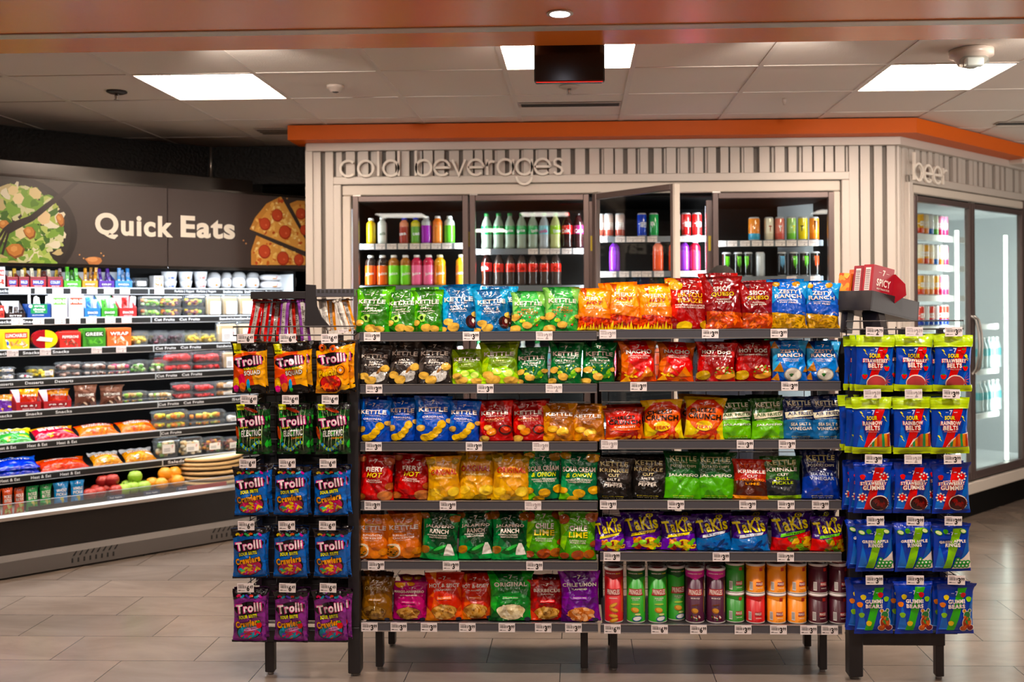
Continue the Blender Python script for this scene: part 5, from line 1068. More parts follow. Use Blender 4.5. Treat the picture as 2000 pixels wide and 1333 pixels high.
# the shopper behind the shelving: only the hair shows over the bags
def person(x, y, h):
    root = empty('person', (x, y, 0), (0, 0, PI))
    me = bpy.data.meshes.new('body'); J = {'pel': (0, 0, .95, .14), 'sp': (0, 0, 1.15, .135), 'ch': (0, 0, 1.33, .15), 'nk': (0, .0, 1.45, .055), 'hd0': (0, -.01, 1.5, .06)}
    names = list(J); V = [J[k][:3] for k in names]; R = [J[k][3] for k in names]; E = [(0, 1), (1, 2), (2, 3), (3, 4)]
    def ch(a, pts):
        p = a
        for q in pts: V.append(q[:3]); R.append(q[3]); E.append((p, len(V)-1)); p = len(V)-1
        return p
    hands = []
    for s in (-1, 1):
        ch(0, [(s*.09, 0, .86, .095), (s*.1, -.01, .5, .062), (s*.1, .01, .1, .045), (s*.1, -.08, .05, .04), (s*.1, -.15, .035, .03)])
        e = ch(2, [(s*.17, 0, 1.38, .06), (s*.21, .02, 1.12, .042), (s*.19, -.12, .93, .032), (s*.18, -.17, .88, .03)]); hands.append(e)
        for f, (dx, L_) in enumerate(((-.025, .06), (-.009, .07), (.008, .066), (.024, .052))): ch(e, [(s*.18+dx, -.2, .85, .009), (s*.18+dx, -.21-L_*.3, .85-L_*.5, .008), (s*.18+dx*.9, -.2-L_*.2, .84-L_, .007)])
        ch(e, [(s*.18-s*.035, -.18, .87, .01), (s*.18-s*.045, -.2, .845, .009)])
    me.from_pydata(V, E, []); o = bpy.data.objects.new('body', me); COL.objects.link(o); o.parent = root
    sk = o.modifiers.new('s', 'SKIN'); o.modifiers.new('u', 'SUBSURF').render_levels = 2
    for v, r in zip(me.skin_vertices[0].data, R): v.radius = (r, r*.8 if r > .1 else r)
    me.skin_vertices[0].data[0].use_root = True; m = mat('shirt', '2c3444', rough=.9); me.materials.append(m)
    mb = MB(); mb.ball((0, 0, 1.585), 1, 'b88a70', 'skin', 18, sc=(.072, .09, .11)); mb.ball((0, -.092, 1.57), .014, 'b88a70', 'skin', 8, sc=(.8, 1, 1.4)); mb.ball((-.074, 0, 1.58), .02, 'b08068', 'skin', 8, sc=(.4, 1, 1.4)); mb.ball((.074, 0, 1.58), .02, 'b08068', 'skin', 8, sc=(.4, 1, 1.4))
    for s in (-1, 1): mb.ball((s*.03, -.08, 1.595), .011, 'f0ece8', 'satin', 8); mb.ball((s*.03, -.0885, 1.595), .005, '2a1810', 'satin', 8)
    mb.ball((0, -.084, 1.535), .018, '9a5048', 'skin', 8, sc=(1.2, .5, .35)); mb.build('head', root)
    mb = MB(); mb.ball((0, .018, 1.615), 1, '15100e', 'fabric', 20, noise=.03, sc=(.084, .098, .088)); mb.build('hair', root)
    tag(root, 'shopper behind the shelving, only dark hair showing above the queso bags', 'person')
px_, pz_ = Frame(0, 5.5, 0).hit(1408, 528, 0); person(px_, 5.5, pz_)
# ------------------------------------------------------------------ open food cooler
QX = lambda v: QE.w(*v)
ST = [.42, .385, .35, .32, .285, .25, .22]; SY = [561, 622, 684, 744, 806, 869, 933]
QZ = [QE.hit(0, y, t)[1] for y, t in zip(SY, ST)]
QL, QR = -1.25, QE.hit(598, 520, .12)[0]; SEAM = QE.hit(328, 500, .12)[0]
t = empty('food_cooler', QE.w(0, 0, 0), (0, 0, QE.rot)); 
mb = MB(); mb.box(QL, QR, .06, .75, 0, .12, m='blackpanel'); mb.box(QL, QR, .7, .75, .1, 2.2, 'ffffff', 'blackpanel'); mb.build('back_panel', t)
mb = MB(); mb.prism([(.0, .012), (-.012, .1), (.0, .135), (.06, .135), (.06, .012)], QL, QR, m='kick', axis='x')
kp = mb.build('kick_plate', t)
for px in (185, 450):      # slotted vents in the kick plate
    s_, _ = QE.hit(px, 1085, 0)
    mb = MB()
    for k in range(8):
        x = s_-.13+.033*k; mb.box(x, x+.008, -.008, .0, .035, .06, '0a0908', 'matte'); mb.prism([(x+.006, .075), (x+.014, .075), (x+.03, .1), (x+.022, .1)], -.0128, -.005, '0a0908', 'matte')
    mb.build('vent_slots', kp)
mb = MB(); mb.box(QL, QR, .0, .05, .135, .325, m='blackgloss', bev=.004); mb.build('front_panel', t)
mb = MB(); mb.prism([(-.012, .325), (-.016, .345), (.0, .358), (.05, .352), (.05, .325)], QL, QR, m='steel', axis='x'); mb.build('front_rail', t)
mb = MB(); mb.box(QL, QR, .03, .7, .3, .345, 'b0aaa4', 'satin'); mb.build('deck', t)
mb = MB(); mb.box(QL, QR, .012, .016, .35, .415, m='clearplastic'); mb.box(QL, QR, .012, .016, .413, .416, 'e8f0f8', 'gloss'); mb.build('glass_guard', t)
mb = MB(); mb.box(QR-.006, QR+.02, -.01, .76, 0, .36, m='kick'); mb.prism([(.0, .36), (.3, .5), (.3, 1.9), (.12, 1.95), (.12, 2.2), (.75, 2.2), (.75, .36)], QR, QR+.02, m='blackpanel', axis='x'); mb.prism([(.02, .36), (.3, .5), (.3, 1.72), (.7, 1.72), (.7, .36)], QR-.006, QR-.0005, m='whiteliner', axis='x'); mb.build('end_panel', t)
zs0, zs1 = QE.hit(0, 515, .12)[1], QE.hit(0, 342, .12)[1]
mb = MB(); mb.box(QL, QR-.02, .16, .75, zs0+.02, zs0+.06, m='blackpanel'); mb.box(QL, QR-.3, .3, .75, zs1-.1, 2.354, m='blackgloss', bev=.004); mb.box(QR-.3, QR-.22, .32, .75, zs1-.1, 2.33, m='blackpanel'); mb.build('canopy', t)
mb = MB(); mb.box(QL, QR-.03, .2, .225, zs0+.0, zs0+.018, m='ledcool'); mb.build('light_strip', t)
for i in range(7):
    z, tt = QZ[i], ST[i]; mb = MB(); mb.box(QL, QR-.01, tt+.012, .7, z-.02, z-.003, '4a4c50', 'satin'); sh = mb.build('shelf', t)
    mb = MB()
    for a, b in ((QL, SEAM-.001), (SEAM+.001, QR-.01)):
        mb.box(a, b, tt, tt+.012, z-.044, z+.001, 'c8ced2', 'satin', .001); mb.box(a+.003, b-.003, tt-.0012, tt+.001, z-.039, z-.006, '0c0a09', 'matte')
    TX = [[(3, 'Snacks'), (360, 'Parfaits | Yogurt'), (403, 'Parfaits | Yogurt'), (455, 'Breakfast Sandwiches'), (497, 'Breakfast Sandwiches'), (538, 'Breakfast Sandwiches')], [(6, 'Snacks'), (60, 'Snacks'), (321, 'Cut Fruits'), (370, 'Cut Fruits'), (448, 'Sandwiches'), (488, 'Sandwiches')], [(3, 'Snacks'), (60, 'Snacks'), (118, 'Snacks'), (323, 'Cut Fruits'), (372, 'Cut Fruits'), (442, 'Sandwiches')],
          [(7, 'Desserts'), (66, 'Desserts'), (124, 'Desserts'), (325, 'Cut Fruits'), (374, 'Cut Fruits')], [(6, 'Snacks'), (65, 'Snacks'), (123, 'Snacks'), (328, 'Cut Fruits'), (377, 'Cut Fruits'), (466, 'Subs')], [(10, 'Heat & Eat'), (71, 'Heat & Eat'), (129, 'Heat & Eat'), (333, 'Cut Fruits')], [(17, 'Heat & Eat'), (78, 'Heat & Eat'), (135, 'Heat & Eat'), (342, 'Salads'), (390, 'Salads'), (437, 'Salads')]][i]
    for px, s in TX:
        w_ = 11+1.0*len(s) if len(s) < 12 else 20; s0 = QE.hit(px-w_, 600, tt)[0]; s1 = QE.hit(px+w_, 600, tt)[0]; a = Art(s1-s0, .028); a.text(s, .5, .5, .94, .62, 'e8ecf0', .04); mb.art(a.bake(), flat(s0, tt-.0012, z-.036, off=.0004), 'matte')
    le = mb.build('shelf_edge', sh)
    mb = MB(); mb.box(QL+.02, QR-.03, tt+.02, tt+.032, z-.034, z-.022, m='ledcool'); mb.build('light_strip', sh) if i < 5 else None
    for px in [[28, 49, 79, 113, 148, 180, 213, 244, 311], [33, 75, 117, 146, 178, 215, 247], [24, 88, 188, 236], [], [], [], []][i]:
        s_ = QE.hit(px, 600, tt)[0]; put_tag('299f' if i == 0 else '239f', le, (s_, tt-.0015, z-.04), (0, 0, 0), .062, .036)
tag(t, 'long open refrigerated food case with seven lit shelves', 'refrigerated case')
for a, b, pw in ((QL+.1, SEAM, 13), (SEAM, QR-.05, 9)):
    c = QE.w((a+b)/2, .17, zs0-.003); lamp('cooler_lamp', *c, b-a, .03, pw, (.84, .92, 1), (math.radians(12), 0, QE.rot))
for i in range(6):
    c = QE.w((QL+QR)/2, ST[i]+.03, QZ[i]-.036); lamp('shelf_lamp', *c, QR-QL-.1, .015, (6, 5, 4, 3.5, 3, 3)[i], (.86, .93, 1), (math.radians(-5), 0, QE.rot))
# illuminated name board
t = empty('sign_board', QE.w(0, .12, 0), (0, 0, QE.rot))
SW, SHh = QR-.005-QL, zs1-zs0
def SP(px, py): s_, z_ = QE.hit(px, py, .12); return (s_-QL)/SW, (z_-zs0)/SHh
for a, b in ((QL, SEAM-.002), (SEAM+.001, QR-.005)):
    mb = MB(); mb.box(a, b, 0, .03, zs0, zs1, 'ffffff', 'signboard', .002); mb.box(a, b, -.006, .0, zs0-.012, zs0+.006, m='blackgloss'); mb.box(a, b, -.006, 0, zs1-.004, zs1+.01, m='blackgloss'); p = mb.build('panel', t)
A_ = Art(SW, SHh); rnd = random.Random(5); K = SW/SHh
def sell(px, py, rpx, rpy, c, rot=0, n=16, wob=0, lay=None, ph=0):
    u, v = SP(px, py); u2, _ = SP(px+rpx, py); _, v2 = SP(px, py-rpy); A_.ell(u, v, abs(u2-u), abs(v2-v), c, rot, n, wob, lay, ph)
def spoly(pts, c): A_.poly([SP(*p) for p in pts], c)
sell(25, 450, 126, 108, '1a1512', n=40); sell(20, 452, 118, 101, '241e1a', n=40)
A_.l += 1; L = A_.l; A_.l += 14; RT_ = .7854*0
for i in range(400):
    q = rnd.uniform(0, 6.3); rr = math.sqrt(rnd.random()); x, y = 22+98*rr*math.cos(q)*(1.05), 452+92*rr*math.sin(q)
    if x > 142: continue
    sell(x, y, rnd.uniform(5, 17), rnd.uniform(4, 13), rnd.choice(['5a8a2a', '7aa83a', '9ac04c', '3c6a1e', 'b8cc70', 'a8c05a', 'd4d8a8', 'e8e4cc', 'c8b884', '6a9a34']), rnd.uniform(0, 3), 9, .22, L+i*.034, rnd.uniform(0, 6))
A_.l += 1
for x, y, r, c in ((25, 372, 12, 'e8d8a0'), (68, 378, 14, 'e4d49a'), (35, 388, 13, 'f0e0b0'), (85, 425, 16, 'e8d0a0'), (40, 455, 14, 'e4d8a8')): sell(x, y, r, r*.8, c, rnd.uniform(0, 3), 6, .1)
for x, y, rx, ry in ((58, 455, 12, 13), (118, 430, 8, 14), (30, 490, 19, 15), (8, 440, 12, 10)): sell(x, y, rx, ry, '8a5220', .2, 7, .08); sell(x-1, y-2, rx*.85, ry*.85, 'c8843a', .2, 7, .08); sell(x-3, y-4, rx*.4, ry*.4, 'dca058', .6, 6, .1)
for pp in ([(146, 355), (153, 359), (66, 431), (57, 422)], [(57, 422), (66, 431), (34, 448), (18, 436)], [(18, 436), (34, 448), (16, 458), (6, 446)], [(6, 446), (10, 450), (-14, 486), (-17, 482)], [(10, 450), (14, 454), (-4, 494), (-8, 491)], [(14, 454), (18, 457), (6, 499), (2, 497)]): spoly(pp, '2a2220')
sell(183, 510, 16, 9, 'c07a40', 0, 9, .12); sell(180, 507, 11, 5, 'dc9c60', 0, 8, .1)
for x, y in ((155, 498), (163, 505), (197, 495), (202, 500), (475, 470), (480, 476), (560, 388)): sell(x, y, 1.6, 1.6, 'd8a060', n=6)
# pizza: three slices
for pts, cr in (([(548, 384), (520, 398), (498, 425), (487, 448), (597, 492), (597, 470)], [(548, 384), (520, 398), (498, 425), (487, 448), (496, 452), (507, 430), (527, 405), (551, 394)]), ([(565, 398), (580, 392), (597, 393), (597, 460), (582, 430)], [(565, 398), (580, 392), (597, 393), (597, 401), (580, 400), (568, 406)]), ([(500, 460), (490, 490), (490, 518), (597, 518), (597, 502)], [(500, 460), (490, 490), (490, 518), (500, 518), (500, 492), (508, 464)])):
    spoly(pts, 'dca04a'); spoly(cr, 'c88a3c')
A_.l += 1; L = A_.l; A_.l += 4
def inpoly(x, y, P):
    c = False
    for i in range(len(P)):
        (x1, y1), (x2, y2) = P[i], P[i-1]
        if (y1 > y) != (y2 > y) and x < (x2-x1)*(y-y1)/(y2-y1)+x1: c = not c
    return c
SL = [[(548, 390), (524, 402), (502, 430), (492, 446), (594, 486)], [(568, 402), (595, 398), (595, 452)], [(504, 464), (495, 490), (495, 515), (595, 515), (590, 500)]]
for i in range(260):
    x, y = rnd.uniform(490, 596), rnd.uniform(388, 516)
    if any(inpoly(x, y, P) for P in SL): sell(x, y, rnd.uniform(1.5, 5), rnd.uniform(1.5, 4), rnd.choice(['f0cc78', 'e8b45a', 'f4dc98', 'c8641c', 'b8481a', 'ecc068']), rnd.uniform(0, 3), 7, .2, L+i*.014)
for x, y, r in ((541, 421, 11), (517, 438, 11), (556, 454, 12), (587, 418, 10), (594, 450, 9), (516, 492, 12), (552, 505, 12), (583, 508, 10)): sell(x, y, r, r*1.15, '9c2c14', n=18); sell(x-.5, y-.8, r*.85, r*.98, 'c44a2a', n=18); sell(x+2, y+2, 2, 2, 'd8704a', n=8)
u0, v0 = SP(185, 445); u1, v1 = SP(458, 447)
for s, a, b, yb, yt in (('Quick', 185, 337, 469, 419), ('Eats', 352, 458, 466, 424)):
    ua, va = SP(a, (yb+yt)/2); ub, vb = SP(b, (yb+yt)/2+.5); _, vlo = SP((a+b)/2, yb); _, vhi = SP((a+b)/2, yt); A_.text(s, (ua+ub)/2, (vlo+vhi)/2, ub-ua, vhi-vlo, 'ece6d8', .06)
mb = MB(); mb.art(A_.bake(), lambda V: np.stack([QL+V[:, 0], -.0008-V[:, 2]*.00006, zs0+V[:, 1]], 1), 'satin'); mb.build('printed_picture', t)
tag(t, 'dark Quick Eats sign with salad and pizza pictures above the food cooler', 'sign')

# ---- food items
SHQ = ['topmost', 'second', 'third', 'fourth', 'fifth', 'sixth', 'seventh']
def place(i, x0, x1, yt, fn, desc, cat, grp, dt=.03, rz=0, dz=0, stack=0):
    tt = (ST[i] if i < 7 else .03)+dt; z = (QZ[i]-.003 if i < 7 else .345)+.001+dz
    s0 = QE.hit(x0, 600, tt)[0]; s1 = QE.hit(x1, 600, tt)[0]; h = QE.hit((x0+x1)/2, yt, tt)[1]-z
    o = fn(s1-s0-.003, max(h, .02)); o.location = QE.w((s0+s1)/2, tt, z); o.rotation_euler = (o.rotation_euler[0], o.rotation_euler[1], QE.rot+rz)
    wh = ('lower ' if stack == 1 else 'upper ' if stack == 2 else '')+(SHQ[i]+' cooler shelf' if i < 7 else 'bottom cooler deck')
    reg(o, desc, cat, wh, 'from salad-sign end', (s0+s1)/2, grp); return o
def f_tray(c, txt, h1=.45, dark=None):
    def f(w_, h):
        o = empty('display_carton'); mb = MB(); d = .12; mb.box(-w_/2, w_/2, 0, .002, 0, h*h1, c, 'satin'); mb.box(-w_/2, w_/2, d-.002, d, 0, h, 'e8e8e8', 'satin')
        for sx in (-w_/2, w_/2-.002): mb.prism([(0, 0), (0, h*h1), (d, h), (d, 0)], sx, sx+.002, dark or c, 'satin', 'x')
        mb.box(-w_/2, w_/2, 0, d, 0, .002, c, 'satin')
        a = Art(w_, h*h1); a.rect(.15, .85, .25, .7, hash_col(c, .5) if dark is None else '1c3c9c'); a.text(txt, .5, .5, .62, .26, 'f4f4f4', .05); a.text('SNACK PACK', .5, .15, .5, .1, 'f4f4f4', .03); a.rect(0, 1, .84, .9, '2a1a1a' if dark else hash_col(c, 1.3))
        mb.art(a.bake(), flat(-w_/2, 0, 0), 'satin'); mb.build('carton', o); return o
    return f
def packets(i, x0, x1, y0, y1, cols, desc, n):
    for k in range(n):
        r = random.Random(i*99+int(x0)+k); xa = x0+(x1-x0)*(k+.15)/n; xb = x0+(x1-x0)*(k+.95)/n; c = cols[k % len(cols)]
        def fn(w_, h):
            mb = MB(); mb.box(-w_/2, w_/2, 0, .012, 0, h, c, 'film', .003); a = Art(w_, h); a.rect(.2, .8, .1, .4, 'f0f0f0'); a.rect(.25, .75, .55, .75, hash_col(c, .5)); a.rect(.1, .9, .9, .95, hash_col(c, 1.4)); mb.art(a.bake(), flat(-w_/2, 0, 0), 'film'); o = mb.build('snack_packet'); o.rotation_euler = (r.uniform(-.2, 0), r.uniform(-.12, .12), 0); return o
        place(i, xa, xb, y0+r.uniform(-3, 5), fn, desc, 'snack packet', 'packets standing in cartons', .03+.03+.025*(k % 2), 0, .004)
def f_box(c, txt, c2, deco=None):
    def f(w_, h):
        mb = MB(); mb.box(-w_/2, w_/2, 0, .08, 0, h, c, 'satin', .002); a = Art(w_, h); a.rect(.08, .92, .55, .85, c2); a.text(txt, .5, .7, .76, .18, 'f8f4ee', .05)
        a.pile(.15, .85, .1, .45, deco or [hash_col(c2, .7), hash_col(c2, 1.3)], 14, .12, .05, 3); mb.art(a.bake(), flat(-w_/2, 0, 0), 'satin'); return mb.build('food_carton')
    return f
def f_cup(c, lid, dots):
    def f(w_, h):
        o = empty('yoghurt_cup'); r = w_/2; mb = MB(); mb.lathe([(r*.72, 0), (r*.96, h*.93)], 20, c, 'satin', (0, r, 0)); a = Art(r*2.2, h*.8); a.text('yogurt', .5, .75, .5, .16, '4a6a8a', .02); a.pile(.3, .7, .15, .5, dots, 7, .09, .08, 2); mb.art(a.bake(), lambda V: np.stack([(V[:, 0]-r*1.1)*.8, r-np.sqrt(np.maximum(r*r*(.76+.2*V[:, 1]/h)**2-((V[:, 0]-r*1.1)*.8)**2, 0))-.001, V[:, 1]+h*.08], 1), 'satin'); mb.build('cup', o)
        mb = MB(); mb.lathe([(r, h*.93), (r, h), (r*.9, h)], 20, lid, 'gloss', (0, r, 0)); mb.build('lid', o); return o
    return f
def f_clam(pal, n=16, sz=.3, label=None, fill=.8, d=.1, name='fruit_container'):
    def f(w_, h):
        o = empty(name); mb = MB(); rnd = random.Random(int(w_*1e4)+n); q = h*sz
        for k in range(n):
            x, y, z = rnd.uniform(-w_/2+q*.7, w_/2-q*.7), rnd.uniform(q*.7, d-q*.7), q*.6+rnd.random()*max(h*fill-q*1.2, .001); c = rnd.choice(pal); mb.ball((x, y, z), q*.62, c, 'satin', 6, .6, .15, (1, rnd.uniform(.7, 1), rnd.uniform(.6, 1)))
        mb.build('food_pieces', o)
        mb = MB(); e = .006; rings = [(-w_/2+e*2, w_/2-e*2, e*2, d-e*2, .0), (-w_/2+e, w_/2-e, e, d-e, h*.75), (-w_/2, w_/2, 0, d, h*.76), (-w_/2, w_/2, 0, d, h*.82), (-w_/2+e, w_/2-e, e, d-e, h*.84), (-w_/2+e*1.6, w_/2-e*1.6, e*1.6, d-e*1.6, h)]
        V = []; F = []
        for a0, a1, b0, b1, z in rings: V += [(a0, b0, z), (a1, b0, z), (a1, b1, z), (a0, b1, z)]
        for r in range(len(rings)-1):
            for k in range(4): F.append((r*4+k, r*4+(k+1) % 4, r*4+4+(k+1) % 4, r*4+4+k))
        F.append((20, 21, 22, 23)); mb.faces(V, F, 'ffffff', 'clearplastic'); mb.build('clear_tub', o)
        if label:
            mb = MB(); mb.box(-w_*.28, w_*.28, .002, .003, h*.25, h*.68, 'f4f2ee', 'satin'); a = Art(w_*.56, h*.43); a.text('7', .8, .7, .14, .3, 'c83a2a', .05); [a.rect(.1, .6, .2+.15*k, .26+.15*k, '8a8a8a') for k in range(3)]; mb.art(a.bake(), flat(-w_*.28, .002, h*.25), 'satin'); mb.build('label', o)
        return o
    return f
def f_pouch(c, txt, c2, name='snack_pouch', D=.04, lay=0, deco=None, zig=None):
    def f(w_, h):
        W, H = (w_, h) if not lay else (w_, lay); a = Art(W, H, c); a.poly([(0, .75), (1, .6), (1, 1), (0, 1)], c2); a.pile(.15, .85, .06, .35, deco or [hash_col(c2, 1.2), hash_col(c, 1.5)], 10, .12, .05, 4); a.seven(.5, .88, .1, 'f4f4f4')
        y = .68
        for l in txt.split('/'): a.text(l, .5, y, .74, .12, 'f4f0e8', .05); y -= .15
        mb = MB(); bag_mesh(mb, a, W, H, D, len(c2)+int(w_*1e4), m='film', hang=bool(lay)); o = mb.build(name)
        if lay: o.rotation_euler = (-1.15, 0, 0)
        return o
    return f
def f_wrap(w_, h):
    mb = MB(); mb.ball((0, .045, h*.5), 1, 'eceaea', 'filmsoft', 14, .7, .03, (w_/2, .045, h*.5)); a = Art(w_*.7, h*.7); a.text('7', .7, .55, .12, .35, 'c83a2a', .05); a.ell(.55, .25, .16, .12, 'a8642a'); a.ell(.55, .3, .13, .05, 'e0a040')
    mb.art(a.bake(), flat(-w_*.35, .0035, h*.15, off=.004), 'satin'); return mb.build('wrapped_sandwich')
def f_wedge(w_, h):
    o = empty('sandwich_pack'); d = .07; mb = MB(); mb.box(-w_/2+.006, w_/2-.006, .012, d-.006, .004, h*.9, 'c8a878', 'bready', .008); mb.box(-w_/2+.005, w_/2-.005, .02, .034, .004, h*.88, 'f0e4d0', 'bready', .005); mb.build('bread', o)
    mb = MB(); mb.box(-w_/2, w_/2, 0, d, 0, h, m='clearplastic', bev=.006); mb.build('clear_box', o)
    mb = MB(); mb.box(-w_*.36, w_*.36, -.0015, -.0005, h*.08, h*.68, 'f4f4f4', 'satin'); a = Art(w_*.72, h*.6); a.text('7', .82, .62, .14, .22, 'c83a2a', .05); [a.rect(.1, .6, .15+.1*k, .19+.1*k, '9a9a9a') for k in range(5)]; mb.art(a.bake(), flat(-w_*.36, -.0015, h*.08), 'satin'); mb.build('label', o); return o
FR = ['f0c81c', 'f08a1c', 'c8d84a', '9ac83a', '5a2030', 'e8a01c']; RED = ['d81c1c', 'c01414', 'e8383a']; YEL = ['f0cc1c', 'f4dc4a', 'e0b010']; BRY = ['3a1420', '5a1c2a', '2a1018']; VEG = ['8cc04a', 'c8dca0', 'c8763a', 'e8e0c8', '5a9a2a']
# shelf one
place(0, -14, 11, 521, f_box('f4ece8', 'MINI', 'd8402c'), 'white and red carton cut off by the sign end', 'carton', 'cartons')
for a, b, tx in ((14, 36, 'COLBY'), (37, 58, 'MILD'), (59, 91, 'MILD'), (93, 124, 'COLBY')):
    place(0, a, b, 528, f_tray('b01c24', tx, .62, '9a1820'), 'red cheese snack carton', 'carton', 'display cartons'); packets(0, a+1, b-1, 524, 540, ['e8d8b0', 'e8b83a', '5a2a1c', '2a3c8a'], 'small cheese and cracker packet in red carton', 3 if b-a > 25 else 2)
for a, b, c, tx, nm in ((125, 159, '5cc02a', 'PEPPER', 'green'), (161, 192, 'f0a01c', 'HONEY', 'orange'), (193, 224, '5a2a9c', 'COLBY', 'purple'), (225, 259, '3a8ad0', 'MOZZA', 'light blue')):
    place(0, a, b, 531, f_tray(c, tx), nm+' cheese stick carton', 'carton', 'display cartons'); packets(0, a+2, b-3, 522, 540, [c, hash_col(c, .7)], 'tall '+nm+' cheese stick packet', 3)
place(0, 262, 293, 543, f_clam(['e8e8e8', 'd8d0c0'], 10, .35, True), 'clear tub with white label', 'tub', 'food tubs'); place(0, 301, 320, 539, f_box('f4f0ec', 'MILK', 'f0803a'), 'white and orange carton near yoghurt cups', 'carton', 'cartons')
for a, b, d_ in ((322, 353, ['2a4a9a', '3a5aaa']), (354, 383, ['e8a01c', 'd87a1c']), (384, 411, ['d8402c', 'e86a5a'])):
    zz = QZ[0]; place(0, a+2, b-2, 549, f_cup('eef0f2', 'f4f6f8', d_), 'white yoghurt parfait cup', 'yoghurt cup', 'yoghurt cups', stack=1)
    hh = QE.hit((a+b)/2, 549, ST[0]+.03)[1]-zz+.004; place(0, a, b, 531, f_cup('eef0f2', 'f4f6f8', d_), 'white yoghurt parfait cup', 'yoghurt cup', 'yoghurt cups', dz=hh, stack=2)
    place(0, a, b, 534, f_cup('e4e6ea', 'e8eaee', d_), 'white yoghurt cup in second row', 'yoghurt cup', 'yoghurt cups', dt=.14)
for a, b, y in ((410, 435, 541), (437, 456, 541), (457, 484, 540), (486, 511, 541), (513, 558, 549), (561, 582, 545)): place(0, a, b, y, f_wrap, 'white paper-wrapped breakfast sandwich', 'sandwich', 'wrapped sandwiches'); place(0, a+2, b+1, y-9, f_wrap, 'wrapped breakfast sandwich in second row', 'sandwich', 'wrapped sandwiches', dt=.15)
place(0, 514, 556, 536, f_wrap, 'long white wrapped sandwich atop another', 'sandwich', 'wrapped sandwiches', dz=QE.hit(535, 549, ST[0])[1]-QZ[0]+.004)
# shelf two
place(1, -12, 9, 597, f_box('c83a30', 'BAR', '8a1c18'), 'plain red carton beside the shelf end', 'carton', 'cartons'); place(1, 11, 50, 588, f_tray('2a1614', 'BITES', .3), 'white carton of small black packets', 'carton', 'display cartons'); packets(1, 14, 48, 600, 612, ['1a1414', '2a1818'], 'small black and red packet', 3)
def f_string(w_, h):
    o = empty('display_carton'); mb = MB(); hh = h*.62; mb.box(-w_/2, w_/2, 0, .1, 0, .003, '14408c', 'satin'); mb.box(-w_/2, w_/2, 0, .003, 0, hh, '14408c', 'satin'); mb.box(-w_/2, w_/2, .097, .1, 0, hh, '14408c', 'satin')
    for sx in (-w_/2, w_/2-.003): mb.box(sx, sx+.003, 0, .1, 0, hh, '14408c', 'satin')
    a = Art(w_, hh); a.rect(.14, .84, .32, .98, '1c8a4c'); a.text('string', .5, .83, .42, .2, 'f4f4f4', .05); a.text('cheese', .5, .62, .5, .18, 'f4f4f4', .05); a.text('Mozzarella', .5, .44, .36, .09, 'f4f4f4', .03); a.ell(.13, .84, .08, .12, 'f0f4f0'); a.text('SMOOTH & CREAMY', .45, .2, .5, .07, 'f4f4f4', .03)
    mb.art(a.bake(), flat(-w_/2, 0, 0), 'satin'); mb.build('carton', o); return o
place(1, 53, 100, 577, f_string, 'blue and green string cheese carton', 'carton', 'display cartons')
packets(1, 55, 99, 578, 600, ['f0ece0', 'e8e4d8', 'f4f0e4'], 'white string cheese stick', 6)
for a, b, c in ((101, 132, '6cb83a'), (134, 164, 'd8502c')): place(1, a, b, 575, f_box('eceaf0', 'MINI', c, ['dcdce8', 'b8b8d0']), 'white cheese pack with '+('green' if a == 101 else 'orange')+' band', 'carton', 'cartons')
for a, b, c, nm in ((165, 197, '2a78c0', 'blue'), (198, 230, '3a9a2a', 'green'), (233, 267, 'c02a2a', 'red')): place(1, a, b, 577, f_tray(c, 'SNACKS', .42), nm+' snack cup carton', 'carton', 'display cartons'); packets(1, a+3, b-3, 582, 600, [c, 'e8e8ec'], 'small '+nm+' snack packet leaning in carton', 2)
for a, b, y, p in ((277, 317, 600, VEG), (319, 358, 600, FR), (364, 403, 599, FR)):
    place(1, a, b, y, f_clam(p, 22, .35), 'clear shallow fruit tub', 'fruit tub', 'cut fruit tubs', stack=1); hh = QE.hit((a+b)/2, y, ST[1]+.03)[1]-QZ[1]+.004
    place(1, a, b, y-21, f_clam(p, 22, .3), 'clear shallow fruit tub', 'fruit tub', 'cut fruit tubs', dz=hh, stack=2)
for a, b in ((407, 435), (438, 467), (470, 498), (501, 528)): place(1, a, b, 576, f_wedge, 'upright clear sandwich pack with white label', 'sandwich pack', 'sandwich packs'); place(1, a, b, 574, f_wedge, 'sandwich pack in second row', 'sandwich pack', 'sandwich packs', dt=.12)
